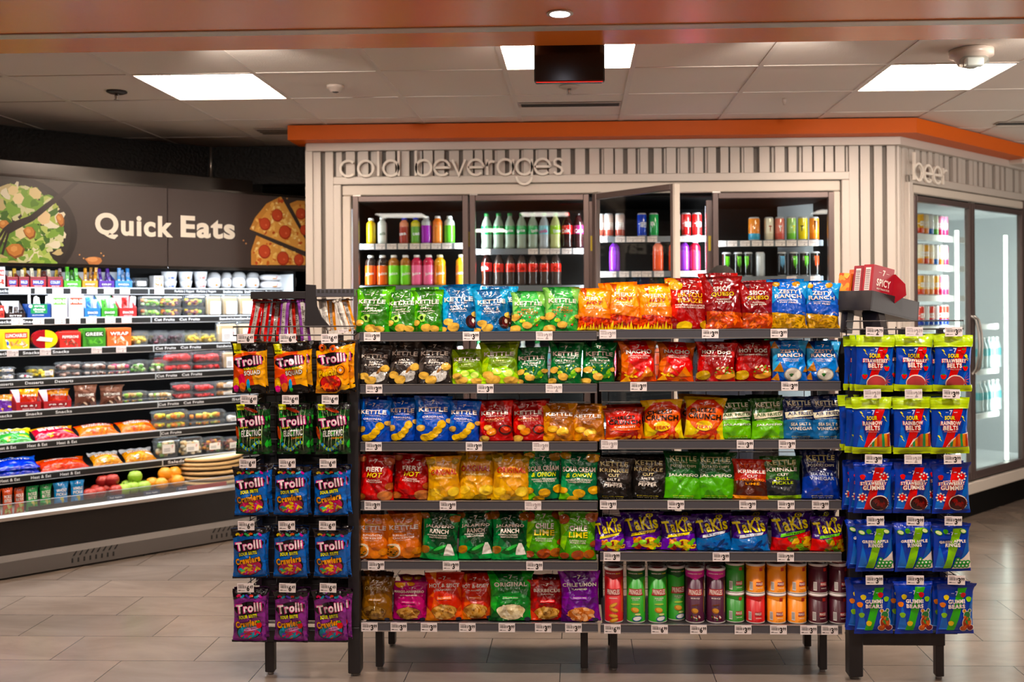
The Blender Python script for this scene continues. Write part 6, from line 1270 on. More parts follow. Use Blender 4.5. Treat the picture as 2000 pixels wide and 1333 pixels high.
# shelf three
place(2, 4, 58, 644, f_box('e8c81c', 'LUNCHABLES', 'd83a1c', ['c8843a', 'e0a868', '2a5cc0', 'f0e8d8']), 'yellow lunch kit box', 'food box', 'lunch boxes', rz=.05)
def f_round(w_, h):
    o = empty('snack_tray'); mb = MB(); r = w_/2; V = lambda t0, t1, c: mb.prism([(0, h/2)]+[(r*math.cos(t0+(t1-t0)*k/12), h/2+h/2*math.sin(t0+(t1-t0)*k/12)) for k in range(13)], 0, .045, c, 'gloss')
    V(PI*.5, PI*1.5, 'a01820'); V(-PI*.5, PI*.5, 'e8cc1c'); mb.build('tray', o); mb = MB(); mb.prism([(-r*.7, h*.45), (r*.5, h*.35), (r*.6, h*.55), (-r*.4, h*.65)], -.003, .0, 'f0e8dc', 'gloss'); mb.build('label', o); return o
place(2, 62, 113, 645, f_round, 'round red and yellow snack tray', 'snack tray', 'lunch boxes'); place(2, 116, 158, 649, f_box('d82c24', 'PEPPERONI', 'b01c18', ['8a3a2a', 'a85a4a', 'c88a7a']), 'red pepperoni snack box', 'food box', 'lunch boxes'); place(2, 161, 207, 642, f_box('3a8a1e', 'GREEK', '1e4a14', ['5ab02a', '2a6a1a']), 'green salad kit box', 'food box', 'lunch boxes', rz=.04); place(2, 209, 256, 641, f_box('e8682c', 'WRAP', 'd84a18', ['f0a070', 'e8d0c0', 'f0f0f0']), 'orange wrap kit box', 'food box', 'lunch boxes', rz=-.04)
place(2, 120, 160, 646, f_box('c82820', 'HAM', '8a1814'), 'red snack box in second row', 'food box', 'lunch boxes', dt=.14)
for a, b, p in ((259, 293, YEL), (298, 330, BRY), (332, 364, BRY), (366, 396, YEL), (398, 428, YEL)): place(2, a, b, 650, f_clam(p, 20, .3), ('clear cup of yellow pineapple' if p is YEL else 'clear cup of dark grapes'), 'fruit cup', 'cut fruit cups'); place(2, a, b, 646, f_clam(p, 16, .3), 'second-row fruit cup', 'fruit cup', 'cut fruit cups', dt=.15)
for a, b in ((428, 466), (470, 500)): place(2, a, b, 630, f_wedge, 'upright clear sandwich pack with white label', 'sandwich pack', 'sandwich packs')
# shelf four
def stack2(i, a, b, y0, y1, fn, desc, cat, grp):
    place(i, a, b, y1, fn, desc, cat, grp, stack=1); hh = QE.hit((a+b)/2, y1, ST[i]+.03)[1]-QZ[i]+.004; place(i, a, b, y0, fn, desc, cat, grp, dz=hh, stack=2)
stack2(3, 1, 32, 718, 730, f_clam(['e8e0d0', '3a7ac8', 'd8b880'], 10, .4, True), 'small white and blue dessert tub', 'dessert tub', 'desserts'); place(3, 38, 67, 730, f_clam(['e8d8c8', 'e03a6a', 'f0e8e0'], 10, .4), 'low pink and white dessert tub', 'dessert tub', 'desserts')
place(3, 80, 110, 717, f_clam(YEL, 18, .3, True), 'clear cup of yellow peaches', 'fruit cup', 'cut fruit cups'); place(3, 55, 80, 716, f_clam(YEL, 18, .3), 'dim cup of yellow fruit behind', 'fruit cup', 'cut fruit cups', dt=.15)
for a, b, p in ((113, 161, ['4a2a20', 'c8a898', '8a6050']), (164, 209, ['5a342a', 'e0c8b8', '8a6050']), (211, 257, ['c8a080', 'd83a6a', 'e8d0b8'])): stack2(3, a, b, 708, 724, f_clam(p, 22, .45), 'clear cookie tray', 'cookie tray', 'cookie trays')
for a, b in ((258, 292), (296, 328)): place(3, a, b, 704, f_clam(VEG, 22, .28), 'clear cup of cut vegetables', 'vegetable cup', 'vegetable cups')
for a, b in ((323, 379), (381, 436)): stack2(3, a, b, 687, 709, f_clam(RED, 26, .5), 'clear tub of red watermelon', 'fruit tub', 'watermelon tubs')
place(3, 438, 462, 686, f_wedge, 'upright clear sandwich pack with white label', 'sandwich pack', 'sandwich packs'); place(3, 300, 335, 690, f_clam(RED, 16, .4), 'second-row watermelon tub', 'fruit tub', 'watermelon tubs', dt=.15)
# shelf five
place(4, -12, 24, 771, f_pouch('6a3aa0', 'PB&J', 'e8a04a', zig=1), 'purple snack pouch', 'pouch', 'snack pouches')
for a, b in ((30, 80), (84, 139)): place(4, a, b, 763, f_tray('b8242a', 'PB & J', .42), 'red open carton of pouches', 'carton', 'display cartons'); place(4, a+5, b-5, 760, f_pouch('c83a1c', 'PB&J', 'e8a03a'), 'red and orange pouch inside the red carton', 'pouch', 'snack pouches', dt=.07)
for a, b in ((142, 189), (192, 240)): place(4, a, b, 752, f_pouch('6a4438', '/BROWNIE', '8a6050', deco=['2a1814', 'e8d0b8', '4a2c24']), 'brown chocolate snack pouch', 'pouch', 'snack pouches')
for a, b in ((241, 289), (291, 340)): stack2(4, a, b, 765, 780, f_clam(['e0b878', '9ac84a', 'f0e0b8', 'c8944a'], 22, .5), 'clear tray of nuts and apple', 'snack tray', 'nut and apple trays')
for a, b in ((341, 379), (381, 425)): stack2(4, a, b, 748, 766, f_clam(RED, 22, .5), 'clear tub of red watermelon', 'fruit tub', 'watermelon tubs')
for a, b in ((426, 470),): stack2(4, a, b, 745, 761, f_clam(['e0b070', 'c88c48', 'f0d8b0'], 10, .7, True, name='sandwich_pack'), 'clear roll sandwich pack', 'sandwich pack', 'sandwich packs')
# shelf six
place(5, -14, 64, 846, f_pouch('3a9a3a', 'CHILE/RICE', 'e8d01c', D=.05, lay=.14, name='frozen_bag'), 'green heat and eat bag lying flat', 'bag', 'heat and eat bags', dt=.04, rz=-.1); place(5, 66, 155, 842, f_pouch('b8183c', 'BEAN/BEEF', 'e8a01c', D=.06, lay=.14, name='frozen_bag'), 'magenta heat and eat bag lying flat', 'bag', 'heat and eat bags', dt=.04, rz=.06)
for a, b, y in ((152, 233, 824), (234, 307, 820)): place(5, a, b, y, f_pouch('e07a1c', 'CHICKEN/SANDWICH', 'd84a1c', D=.06, lay=.13, name='frozen_bag'), 'orange sandwich bag lying flat', 'bag', 'heat and eat bags', dt=.05)
for a, b in ((302, 369), (371, 441)): stack2(5, a, b, 803, 822, f_clam(['f0d01c', 'f4dc4a', 'a8cc5a', 'f08a1c'], 30, .4), 'long clear tray of mixed melon', 'fruit tray', 'melon trays')
place(5, 444, 470, 808, f_clam(['e8dcd0'], 8, .6, True), 'white labelled sandwich pack', 'sandwich pack', 'sandwich packs')
# shelf seven
for dz in (0, .03): place(6, -14, 78, 916, f_pouch('1c3cc0', 'BURRITO', '3a6ae0', D=.035, lay=.13, name='burrito_pack'), 'blue burrito pack', 'burrito', 'burritos', dt=.04, dz=dz, stack=2 if dz else 1)
place(6, 76, 176, 905, f_pouch('d8441c', 'CHIMICHANGA', 'e8641c', D=.06, lay=.12, name='burrito_pack'), 'orange-red long burrito pack', 'burrito', 'burritos', dt=.04, rz=.08)
for a, b, y in ((180, 240, 892), (243, 306, 882)): place(6, a, b, y, f_pouch('e0943a', 'CHEESE/BURGER', 'd8d4d0', D=.07, lay=.13, name='burger_pack'), 'orange burger pack with clear ends', 'burger pack', 'burger packs', dt=.05)
for a, b, p in ((306, 350, ['c8a878', '6a8a4a', 'e8d8b0']), (353, 397, ['e0c088', 'd8b070', 'f0e0c0']), (399, 438, ['8a3a3a', 'e89a2c', 'a85a4a', '5a8a3a']), (440, 474, ['8a3a3a', 'c88a5c'])): place(6, a, b, 856, f_clam(p, 40, .2, True, .9, name='salad_box'), 'tall clear salad box with label', 'salad box', 'salad boxes')
# deck
for a, b, c, c2, tx, nm in ((-22, 0, 'c8501c', '8aa83a', 'PICKLE/BITES', 'orange'), (1, 23, 'c8501c', '8aa83a', 'PICKLE/BITES', 'orange'), (24, 46, 'c8501c', '8aa83a', 'PICKLE/BITES', 'orange'), (47, 73, '1e9a4a', '8aa83a', 'PICKLE/BITES', 'green'), (74, 99, '1e9a4a', '8aa83a', 'PICKLE/BITES', 'green'), (101, 132, '2a8ac8', '2a6aa8', 'WHOLE/PICKLE', 'light blue'), (134, 163, '2a8ac8', '2a6aa8', 'WHOLE/PICKLE', 'light blue')):
    place(7, a, b, 957-(a+20)*.12, f_pouch(c, tx, hash_col(c, .7), D=.03, deco=[c2, 'c8c87a']), nm+' pickle pouch', 'pouch', 'pickle pouches', dt=.05, rz=.08)
def f_fruit(c, c2, stalk=True):
    def f(w_, h):
        o = empty('apple' if stalk else 'orange'); r = w_/2; mb = MB()
        prof = [(.02, .06), (.45, .0), (.8, .2), (1, .75), (.98, 1.15), (.75, 1.6), (.35, 1.75), (.1, 1.6), (.02, 1.52)] if stalk else [(.03, 0), (.5, .1), (.9, .5), (1, .95), (.9, 1.4), (.5, 1.8), (.03, 1.9)]
        mb.lathe([(a*r, b*r*.98) for a, b in prof], 18, [c, c, c, c, c2, c2, c, c][:len(prof)-1], 'satin', (0, r, 0)); mb.build('flesh', o)
        mb = MB(); mb.tube([(0, r, r*1.5), (.003, r, r*1.95)] if stalk else [(0, r, r*1.86), (0, r, r*1.9)], .0018, '4a3418', 'matte'); mb.build('stalk', o); return o
    return f
AP = [(178, 'r', 0, 0), (196, 'r', .02, 0), (214, 'r', .07, 0), (230, 'r', 0, 0), (204, 'r', .09, .05), (222, 'r', .05, .058), (192, 'r', .1, .0), (244, 'g', 0, 0), (262, 'g', .02, 0), (284, 'g', .0, 0), (252, 'g', .1, .0), (267, 'g', .06, .058), (300, 'o', .05, 0), (318, 'o', 0, 0), (334, 'o', .07, 0), (350, 'o', .02, 0), (326, 'o', .06, .05), (344, 'o', .1, .04)]
for px, k, dt, dz in AP:
    fn, nm, g = {'r': (f_fruit('8c1414', 'b83a2a'), 'red apple', 'loose red apples'), 'g': (f_fruit('8cb82a', 'a8cc4a'), 'green apple', 'loose green apples'), 'o': (f_fruit('f09a1c', 'f0a42c', False), 'loose orange', 'loose oranges')}[k]
    place(7, px-14, px+14, 900, fn, nm+(' on top of others' if dz else ''), 'orange' if k == 'o' else 'apple', g, dt=.05+dt, dz=.012+dz)
s_ = QE.hit(265, 980, .1)[0]; o = MB(); o.box(-.62, .56, 0, .3, 0, .006, '14110f', 'satin', .001); o.box(-.62, .56, -.004, .0, 0, .03, '14110f', 'satin'); o = o.build('produce_tray', None, QE.w(s_, .05, .346), (0, 0, QE.rot)); tag(o, 'black shallow tray under the apples and oranges', 'tray')
for px, s in ((211, 'Red Apples'), (282, 'Green Apples'), (346, 'Oranges')):
    s_, _ = QE.hit(px, 980, .03); a = Art(.1, .03, '2a3a5a'); a.text(s, .5, .5, .7, .4, 'f0f4f8', .04); mb = MB(); mb.box(0, .1, 0, .002, 0, .03, '2a3a5a', 'satin'); mb.art(a.bake(), flat(0, 0, 0), 'satin'); tag(mb.build('produce_label', None, QE.w(s_, .038, .352), (-.2, 0, QE.rot)), 'small blue sign reading '+s+' on the bottom deck', 'price sign')
for k in range(6):
    s_, _ = QE.hit(408, 930, .28); r = .21
    mb = MB(); mb.lathe([(r*.6, 0), (r*.97, .006), (r, .018), (r*.94, .026), (r*.88, .02), (.02, .02)], 36, ['c89a5c', 'e0bc84', 'dcb87c', 'ead0a0', 'ecd8b0'], 'bready', cap=True); o = mb.build('pizza', None, QE.w(s_+.004*(k % 3), .27+.004*(k % 2), .35+.031*k), (.02*(k % 2), .015, k)); reg(o, 'round pizza base', 'pizza', 'stack on the bottom cooler deck', 'from the deck up', k, 'stacked pizza bases')
s_, _ = QE.hit(405, 955, .03); mb = MB(); mb.box(-.13, .13, 0, .003, 0, .028, 'b01c24', 'satin', .001); tag(mb.build('red_strip', None, QE.w(s_, .03, .352), (-.15, 0, QE.rot)), 'plain red shelf sign in front of the pizza stack', 'sign')

# ------------------------------------------------------------------ drinks cooler
DZT = BV.hit(800, 383, 0)[1]; DOORS = [(690, 915), (918, 1151), (1161, 1383), (1392, 1629)]
bx = lambda px, t=0: BV.hit(px, 500, t)[0]
mb = MB(); L0, L1 = bx(686), bx(1634); X = lambda v: BV.w(*v)
mb.box(L0, L1, .95, 1.0, .16, 2.2, m='blackpanel', xf=X); mb.box(L0-.02, L0, .05, 1, .16, 2.2, m='blackpanel', xf=X); mb.box(L1, L1+.02, .05, 1, .16, 2.2, m='blackpanel', xf=X); mb.box(L0, L1, .05, 1, 2.18, 2.2, m='blackpanel', xf=X); mb.box(L0, L1, .0, 1, .1, .17, m='blackpanel', xf=X); mb.box(L0, L1, .02, .06, DZT-.0, oz, m='blackpanel', xf=X)
struct(mb.build('wall_drinks_case'))
def glass_door(name, fr, s0, s1, zb, zt, swing=0, handle=1, t0=-.012, fw=.036, hx=None):
    o = empty(name, fr.w(s0, t0+.02, 0), (0, 0, fr.rot-swing)); w_ = s1-s0; mb = MB()
    for a, b, c, d in ((0, fw, zb, zt), (w_-fw, w_, zb, zt), (fw, w_-fw, zt-fw, zt), (fw, w_-fw, zb, zb+fw*1.6)): mb.box(a, b, -.02, .02, c, d, m='doorframe', bev=.003)
    mb.box(w_-.012, w_+.003, -.0215, .0215, zb+.002, zt-.002, m='letter') if swing else None
    mb.build('door_frame', o); mb = MB(); mb.box(fw-.004, w_-fw+.004, -.006, .0, zb+fw, zt-fw+.004, m='glass'); mb.build('glass_pane', o)
    if handle:
        hx_ = (w_-.02 if handle == 1 else .02); mb = MB(); zc = 1.2; mb.tube([(hx_, -.02, zc-.2), (hx_, -.05, zc-.17), (hx_, -.068, zc-.08), (hx_, -.072, zc), (hx_, -.068, zc+.08), (hx_, -.05, zc+.17), (hx_, -.02, zc+.2)], .009, m='steel', n=8); mb.build('handle', o)
    mb = MB(); mb.box(.0, .05, -.012, .012, zt, zt+.012, m='steel'); mb.build('hinge', o)
    struct(o)
    for c in o.children: c['kind'] = 'structure'
    return o
for i, (a, b) in enumerate(DOORS):
    glass_door('door_%d' % (i+1), BV, bx(a), bx(b), .19, DZT, math.radians(49) if i == 2 else 0, 0)
for i, px in enumerate((916, 1156, 1387)):
    mb = MB(); s_ = bx(px); mb.box(s_-.02, s_+.02, .02, .07, .17, 2.15, m='doorframe', xf=X); struct(mb.build('trim_%d' % (7+i)))
    mb = MB(); yb = 452 if i == 0 else 457; z0 = BV.hit(px, 482 if i == 0 else 490, .0)[1]; mb.box(-.008, .008, 0, .003, 0, .095, 'd8c01c', 'satin'); tag(mb.build('warning_sticker', None, BV.w(s_+.0, .016, z0)), 'narrow yellow sticker on the '+ORD[i]+' dark post between drinks doors', 'sticker')
for s_ in [L0+.008]+[bx(p)-.013 for p in (916, 1156, 1387)]+[bx(p)+.013 for p in (916, 1156, 1387)]+[L1-.008]:
    mb = MB(); mb.box(s_-.005, s_+.005, .075, .09, .25, 2.12, m='ledcool', xf=X); tag(mb.build('door_light'), 'thin upright white light strip inside the drinks cooler door frame', 'light strip', 'door light strips')
    lamp('case_lamp', *BV.w(s_, .11, 1.25), .02, 1.7, 10, (.88, .95, 1), (PI/2, 0, 0))
IT = .2
def case_shelf(px0, px1, py, tags, lab, fr=BV, tt=IT-.045, depth=.6, white=False):
    s0, z = fr.hit(px0, py, tt); s1 = fr.hit(px1, py, tt)[0]; o = empty('drinks_shelf', fr.w((s0+s1)/2, tt, z), (0, 0, fr.rot)); h = (s1-s0)/2
    mb = MB(); mb.box(-h, h, .012, depth, -.012, -.002, 'c8ccd0' if white else '3a3c40', 'satin'); mb.build('shelf_plate', o); mb = MB(); mb.box(-h, h, 0, .012, -.036, .002, 'dfe4e6' if white else '6a6e74', 'satin', .002); e = mb.build('shelf_edge', o)
    for p in tags: put_tag('239f', e, (fr.hit(p, py, tt)[0]-(s0+s1)/2, -.0006, -.036), (0, 0, 0), .062, .036)
    tag(o, lab, 'shelf', 'drinks cooler shelves'); return z
def bottle(liq, lab, cap, h, r, txt=None, shape=0, tc='f4f4f4'):
    o = empty('drink_bottle'); mb = MB()
    if shape == 0:
        P = [(.7, 0), (.96, .02), (1, .08), (.9, .2), (.97, .34), (1, .4), (1, .58), (.97, .64), (.7, .78), (.4, .87), (.36, .93)]; cs = [liq]*5+[lab]*2+[liq]*4
    elif shape == 1: P = [(.8, 0), (1, .03), (1, .1), (1, .62), (.98, .66), (.92, .7), (.98, .74), (.9, .82), (.5, .9), (.46, .93)]; cs = [liq, lab, lab, lab, liq, liq, liq, liq, liq]
    else: P = [(.85, 0), (1, .02), (1, .12), (1, .7), (.96, .8), (.6, .87), (.5, .9)]; cs = [liq, liq, lab, liq, liq, liq]
    mb.lathe([(a*r, b*h) for a, b in P], 18, cs, 'gloss'); 
    if txt:
        a = Art(r*1.9, h*.16, lab); a.text(txt, .5, .5, .85, .7, tc, .05, .12); z0 = h*(.41 if shape == 0 else .3); mb.art(a.bake(.008, 0), wrap(r*1.004, z0, -.95), 'gloss', True)
    b = mb.build('bottle_body', o); mb = MB(); top = P[-1][0]*r; mb.lathe([(top*1.15, h*.92), (top*1.15, h), (top*.9, h)], 12, cap, 'satin'); c = mb.build('cap', o); KIDS[o.name] = (b, c); return o
def can(c1, c2, h, r, mark=None, mc='f4f4f4', claw=None):
    o = empty('drink_can'); mb = MB(); mb.lathe([(r*.78, 0), (r, .008), (r, h*.3), (r, h-.012), (r*.86, h-.002), (r*.8, h-.004)], 20, ['c8c8cc', c1, c2 or c1, 'c8c8cc', 'c8c8cc'], 'gloss')
    a = Art(r*2.2, h*.8, c1)
    if claw:
        for k, (x, l_) in enumerate(((.36, .55), (.5, .7), (.64, .5))): a.poly([(x-.07, .9), (x+.06, .88), (x+.05, .8), (x+.055, .6), (x+.02, .9-l_), (x-.03, .55), (x-.03, .75)], claw)
    if mark: a.text(mark, .5, .5, .5 if len(mark) > 1 else .3, .8, mc, .05, PI/2 if len(mark) > 2 else 0) if len(mark) > 2 else a.text(mark, .5, .5, .3, .3, mc, .05)
    if mark or claw: mb.art(a.bake(.008, 0), wrap(r*1.002, h*.1, -1.1), 'gloss', True)
    b = mb.build('can_body', o); mb = MB(); mb.box(-.008, .008, -.012, .012, h-.004, h-.002, 'd0d0d4', 'satin'); t_ = mb.build('ring_pull', o); KIDS[o.name] = (b, t_); return o
PROTO = {}
def drink(key, mk, px, z, t, desc, wh, grp, fr=BV, scale=None, rz=None):
    s_ = fr.hit(px, 500, t)[0]; loc = fr.w(s_, t, z+.001); rz = random.Random(int(px*7)).uniform(-.5, .5) if rz is None else rz
    if key not in PROTO: o = mk(); o.location = loc; o.rotation_euler = (0, 0, rz); PROTO[key] = o
    else: o = dup(PROTO[key], loc, (0, 0, rz))
    reg(o, desc, 'bottle' if 'bottle' in desc else 'can', wh, 'from food cooler', s_, grp)
B = {'yel': (lambda: bottle('e8b81c', 'e8c81c', 'f0f0f0', .17, .03, None, 2), 'yellow drink bottle'), 'whi': (lambda: bottle('dfe4e0', 'e8ece8', 'f0f0f0', .175, .03, 'milk', 2, '4a6a4a'), 'white drink bottle'), 'pea': (lambda: bottle('e08a6a', 'a83a2c', '2a3ad0', .17, .032, 'tea', 1), 'peach tea bottle with blue cap'), 'ygr': (lambda: bottle('d8d01c', '6ab03a', '2a3ad0', .17, .032, 'tea', 1), 'yellow tea bottle with blue cap'),
     'pur': (lambda: bottle('b8bcc0', 'a81cc0', 'd8dce0', .18, .034, None, 1), 'purple and silver sports bottle'), 'ora': (lambda: bottle('f07a1c', 'f08a2c', 'e8e8e8', .18, .034, None, 1), 'orange sports bottle'), 'gre': (lambda: bottle('b8c0b4', '5ac02a', 'e0e4e4', .18, .034, None, 1), 'green and clear sports bottle'),
     'oj': (lambda: bottle('3a2a24', 'f0641c', 'ecebea', .2, .037, 'juice', 1), 'dark juice bottle with orange label'), 'apj': (lambda: bottle('a86a1c', '7ad82a', 'ecebea', .2, .037, 'juice', 1), 'apple juice bottle with green label'), 'pnk': (lambda: bottle('c81c4a', 'f06a9a', 'ecebea', .2, .037, 'juice', 1), 'pink juice bottle'), 'yj': (lambda: bottle('f0a80c', 'f08c1c', 'f0e8c0', .2, .037, 'juice', 1), 'yellow orange-juice bottle'),
     'spr': (lambda: bottle('9aa898', '0ca050', '1c7a3a', .235, .036, 'Sprite'), 'clear soda bottle with green label'), 'upp': (lambda: bottle('b0b8c0', '7ac8d8', '1c9a4a', .235, .036, 'soda', tc='c83a8a'), 'clear soda bottle with pale blue label'), 'lim': (lambda: bottle('c8cc8a', '9ad01c', '1c9a4a', .235, .036, 'lime'), 'pale yellow soda bottle with lime label'), 'col': (lambda: bottle('2a1210', 'd81c1c', 'd83020', .235, .036, 'Cola'), 'dark cola bottle with red label'), 'che': (lambda: bottle('2a1214', '8a1c5a', '1a1414', .235, .036, 'Cola'), 'dark cola bottle with cherry label'), 'ccl': (lambda: bottle('4a3c38', 'f0301c', '8a8480', .225, .034, 'Cola', tc='6a1410'), 'slim cola bottle with red label'),
     'pup': (lambda: bottle('7a2ac0', '8a3ad0', '1a141a', .2, .034, None, 1), 'purple sports drink bottle with black cap'), 'red': (lambda: bottle('d8142c', 'e82c4a', 'e8e4e4', .2, .034, None, 1), 'red sports drink bottle'), 'cor': (lambda: bottle('f07a5a', 'f05a2c', 'e8e8e8', .2, .034, None, 1), 'coral sports drink bottle'), 'wat': (lambda: bottle('c8dce0', '6ac0c8', 'e8f0f0', .235, .034, None), 'clear water bottle with teal label')}
def mkcan(c1, c2=None, m=None, mc='f4f4f4', cl=None, h=.155, r=.03): return lambda: can(c1, c2, h, r, m, mc, cl)
B.update({'cr': (mkcan('a84a3c', 'd0b8b0', 'tea'), 'red and silver can'), 'cb': (mkcan('1440c0', '1440c0', 'cola'), 'blue cola can'), 'cg': (mkcan('1c9a4a', '1c9a4a', 'up'), 'green soda can'), 'cw': (mkcan('1ca05a', 'e8f0ec', 'Sprite'), 'green and white soda can'), 'cd': (mkcan('d01c1c', 'd01c1c', 'cola'), 'red cola can'),
          'e1': (mkcan('3aa0c8', 'e88a2c', None, r=.036), 'wide blue and orange energy can'), 'e2': (mkcan('d8ccb0', 'e8e0c8', 'T', 'a83a2a'), 'cream energy can'), 'e3': (mkcan('d05a50', 'e07a6a', 'T'), 'coral red energy can'), 'e4': (mkcan('6ab83a', '9ac86a', 'T', 'e8e41c'), 'light green energy can'), 'e5': (mkcan('e8cc0c', 'e8cc0c', 'T', '2a2a10'), 'yellow energy can'), 'e6': (mkcan('e87a1c', 'f08a2c', None, cl='2a1a10'), 'orange energy can with black claw mark'),
          'm1': (mkcan('121412', None, None, cl='6ad81c', h=.16), 'black energy can with green claw mark'), 'm2': (mkcan('b8bcc0', None, None, cl='e0e4e8', h=.16), 'silver energy can'), 'm3': (mkcan('14161a', None, None, cl='6ab8e8', h=.16), 'black energy can with blue claw mark'), 'm4': (mkcan('14100e', None, None, cl='f0501c', h=.16), 'black energy can with orange claw mark')})
sh1 = [case_shelf(700, 908, 477, [721, 743, 765, 787, 810, 831, 852, 873, 897], 'tagged drinks shelf of sports bottles in the first cooler door'), case_shelf(928, 1146, 487, [949, 1041, 1064, 1084, 1107, 1129], 'tagged soda shelf in the second cooler door'), case_shelf(1166, 1378, 463, [1177, 1211, 1233, 1250, 1274, 1320, 1339, 1359], 'tagged can shelf behind the open door'), case_shelf(1400, 1608, 471, [1409, 1430, 1455, 1478, 1501, 1524, 1546, 1568, 1589], 'tagged energy can shelf in the last cooler door')]
sh2 = [case_shelf(700, 908, 559, [], 'juice shelf in the first cooler door'), case_shelf(928, 1146, 559, [], 'cola shelf in the second cooler door'), case_shelf(1166, 1378, 531, [1177, 1194, 1219, 1243, 1263, 1287, 1320, 1339, 1359], 'lower tagged shelf behind the open door'), case_shelf(1400, 1608, 541, [1546, 1592], 'black energy can shelf in the last cooler door')]
ROWS = [(0, sh1, [('yel', 725), ('whi', 747), ('pea', 790), ('ygr', 812), ('pur', 833), ('ora', 855), ('gre', 878)]), (0, sh2, [('oj', 724), ('oj', 747), ('apj', 769), ('apj', 792), ('pnk', 814), ('pnk', 837), ('yj', 859), ('yj', 901)]),
        (1, sh1, [('spr', 951), ('spr', 974), ('spr', 996), ('spr', 1019), ('spr', 1041), ('upp', 1063), ('lim', 1085), ('col', 1108), ('che', 1130)]), (1, sh2, [('col', 951), ('ccl', 974), ('ccl', 997), ('ccl', 1019), ('ccl', 1041), ('ccl', 1063), ('ccl', 1085)]),
        (2, sh1, [('cr', 1172), ('cr', 1189), ('cr', 1211), ('cb', 1254), ('cg', 1277), ('cw', 1320), ('cd', 1340), ('cd', 1361)]), (2, sh2, [('pup', 1200), ('cor', 1285), ('cor', 1316), ('pup', 1336), ('red', 1357)]),
        (3, sh1, [('e1', 1473), ('e2', 1502), ('e3', 1523), ('e4', 1546), ('e5', 1568), ('e6', 1590)]), (3, sh2, [('m1', 1419), ('m1', 1441), ('m1', 1461), ('m2', 1484), ('m3', 1527), ('m1', 1550), ('m1', 1571), ('m4', 1592)])]
DN = ['first', 'second', 'open', 'last']
for d, sh, items in ROWS:
    lv = 'upper' if sh is sh1 else 'lower'
    for k, px in items:
        drink(k, B[k][0], px, sh[d], IT, B[k][1], lv+' shelf, '+DN[d]+' door', 'drinks on the '+lv+' shelves'); drink(k, B[k][0], px+1, sh[d], IT+.085, 'second-row '+B[k][1], lv+' shelf, '+DN[d]+' door', 'second row drinks')
zA = BV.hit(1100, 655, IT)[1]; zl = [sh2[0]-.3, sh2[0]-.6, sh2[0]-.9]
for d, (a, b) in enumerate(DOORS):
    for li, zz in enumerate(zl[:3]):
        s0, s1 = bx(a)+.03, bx(b)-.03; o = empty('drinks_shelf', BV.w((s0+s1)/2, IT-.045, zz)); h = (s1-s0)/2; mb = MB(); mb.box(-h, h, .012, .6, -.012, -.002, '3a3c40', 'satin'); mb.build('shelf_plate', o); mb = MB(); mb.box(-h, h, 0, .012, -.036, .002, 'b8bcc0', 'satin', .002); mb.build('shelf_edge', o); tag(o, 'low drinks shelf glimpsed between the chip bags, '+('third', 'fourth', 'fifth')[li]+' level, '+DN[d]+' door', 'shelf', 'drinks cooler shelves')
        if li > 1: continue
        ks = (['pnk', 'yj', 'pur', 'red'], ['wat', 'spr', 'wat', 'upp'], ['wat', 'red', 'pup', 'cor'], ['wat', 'pup', 'spr', 'wat'])[d]
        for q in range(8): px = a+18+(b-a-36)*q/7; k = ks[(q//2+li) % 4]; drink(k, B[k][0], px, zz, IT, B[k][1], ('third', 'fourth')[li]+' level, '+DN[d]+' door', 'low drinks seen past the chips')

# ------------------------------------------------------------------ beer cooler
rx = lambda px, t=0: BR.hit(px, 500, t)[0]; X = lambda v: BR.w(*v); zt = BR.hit(1790, 383, 0)[1]
e0, e1, e2 = rx(1784), rx(1896), rx(1997)
glass_door('door_5', BR, e0, e1, .26, zt, 0, 1); glass_door('door_6', BR, e1+.006, e2, .26, zt, 0, 2)
mb = MB(); mb.box(e0-.02, 2.6, .95, 1, .2, 2.25, m='whiteliner', xf=X); mb.box(e0-.03, e0-.01, .05, 1, .2, 2.25, m='whiteliner', xf=X); mb.box(2.6, 2.62, .0, 1, .2, 2.25, m='whiteliner', xf=X); mb.box(e0-.02, 2.6, .05, 1, 2.2, 2.25, m='whiteliner', xf=X); mb.box(e0-.02, 2.6, .0, 1, .2, .25, m='whiteliner', xf=X); mb.box(e2, 2.6, -.01, .04, .25, boz, m='doorframe', xf=X); mb.box(e0, e2, .03, .05, zt, boz, m='blackpanel', xf=X); struct(mb.build('wall_beer_case'))
for s_ in (e0+.008, e1+.004, rx(1964, .1), 2.57):
    mb = MB(); mb.box(s_-.01, s_+.01, .09, .11, .3, 2.0, m='ledbeer', xf=X); tag(mb.build('door_light'), 'upright white light tube inside the beer cooler doors', 'light strip', 'beer door light tubes'); lamp('beer_lamp', *BR.w(s_, .13, 1.25), .03, 1.7, 7, (.93, 1, .97), (PI/2, 0, BR.rot))
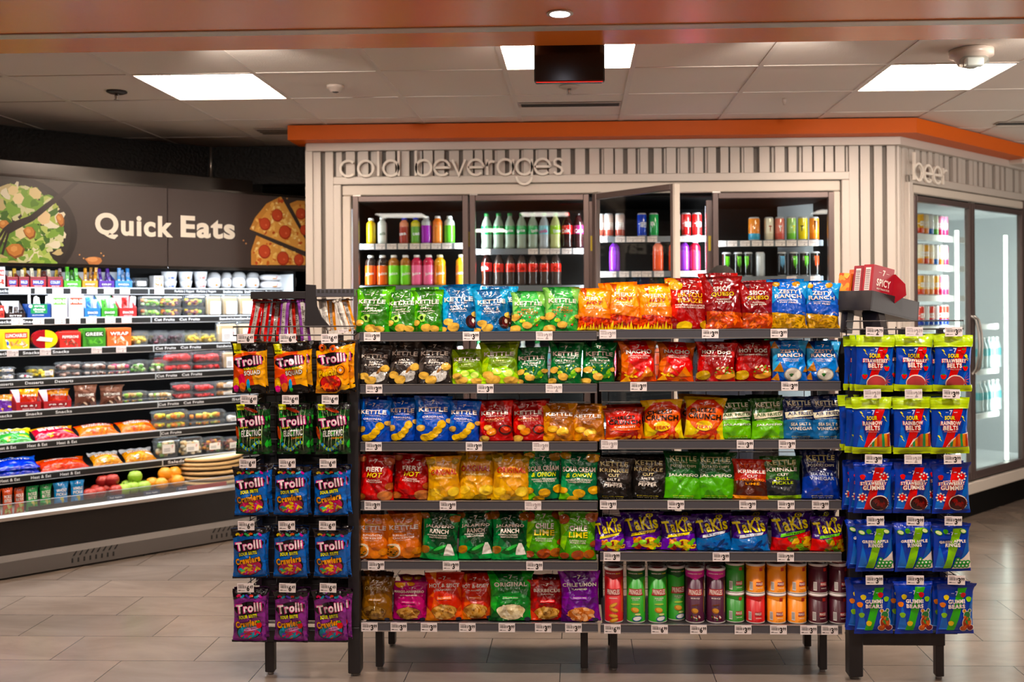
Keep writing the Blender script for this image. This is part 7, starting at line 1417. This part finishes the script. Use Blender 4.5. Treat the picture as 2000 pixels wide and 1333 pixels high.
BP = {'b1': (mkcan('d8401c', 'e0a01c', 'ale', h=.15), 'red and gold beer can'), 'b2': (mkcan('e8842c', 'f0e0c0', 'ale', h=.15), 'orange beer can'), 'b3': (mkcan('2a6ac8', 'e8ecf0', 'ale', h=.15), 'blue and white beer can'), 'b4': (mkcan('c81c5a', 'e88ab0', 'ale', h=.15), 'pink beer can'), 'b5': (mkcan('5ab03a', 'e8f0d8', 'ale', h=.15), 'green and white beer can'), 'b6': (mkcan('1c3ca0', 'd83a2c', 'ale', h=.15), 'blue and red beer can')}
B.update(BP); t_ = .22
for li, py in enumerate((459, 518, 578, 634, 722, 808)):
    z = BR.hit(1820, py, t_-.045)[1] if li < 3 else BR.hit(1920, py, t_-.045)[1]
    for (a, b, dn) in ((1792, 1886, 'first'), (1906, 1950, 'second')):
        if li < 3 and dn == 'second': continue
        s0, s1 = rx(a, t_-.045), rx(b, t_-.045); o = empty('drinks_shelf', BR.w((s0+s1)/2, t_-.045, z), (0, 0, BR.rot)); h = (s1-s0)/2; mb = MB(); mb.box(-h, h, .012, .65, -.012, -.002, 'd8dcde', 'satin'); mb.build('shelf_plate', o); mb = MB(); mb.box(-h, h, 0, .012, -.04, .002, 'e8ecee', 'satin', .002); mb.build('shelf_edge', o); tag(o, 'white shelf in the beer cooler, '+ORD[li]+' level, '+dn+' door', 'shelf', 'beer cooler shelves')
    if li < 4:
        for q in range(6): k = (['b1', 'b2', 'b3', 'b5', 'b4', 'b4'], ['b2', 'b1', 'b2', 'b3', 'b2', 'b4'], ['b1', 'b2', 'b2', 'b1', 'b4', 'b4'], ['b6', 'b3', 'b6', 'b3', 'b6', 'b6'])[li][q]; drink(k, B[k][0], 1796+q*9.5, z, t_, B[k][1], ORD[li]+' beer cooler shelf', 'beer cans', BR)
        for q in range(6): k = ('b1', 'b2', 'b3', 'b5', 'b4', 'b6')[(q+li) % 6]; drink(k, B[k][0], 1797+q*9.5, z, t_+.09, 'second-row '+B[k][1], ORD[li]+' beer cooler shelf', 'beer cans in the second row', BR)
    if li > 3:
        for q in range(5): drink('wat', B['wat'][0], 1910+q*9, z, t_, 'clear water bottle with teal label', ORD[li]+' beer cooler shelf', 'clear bottles in the beer cooler', BR)
finish_labels()
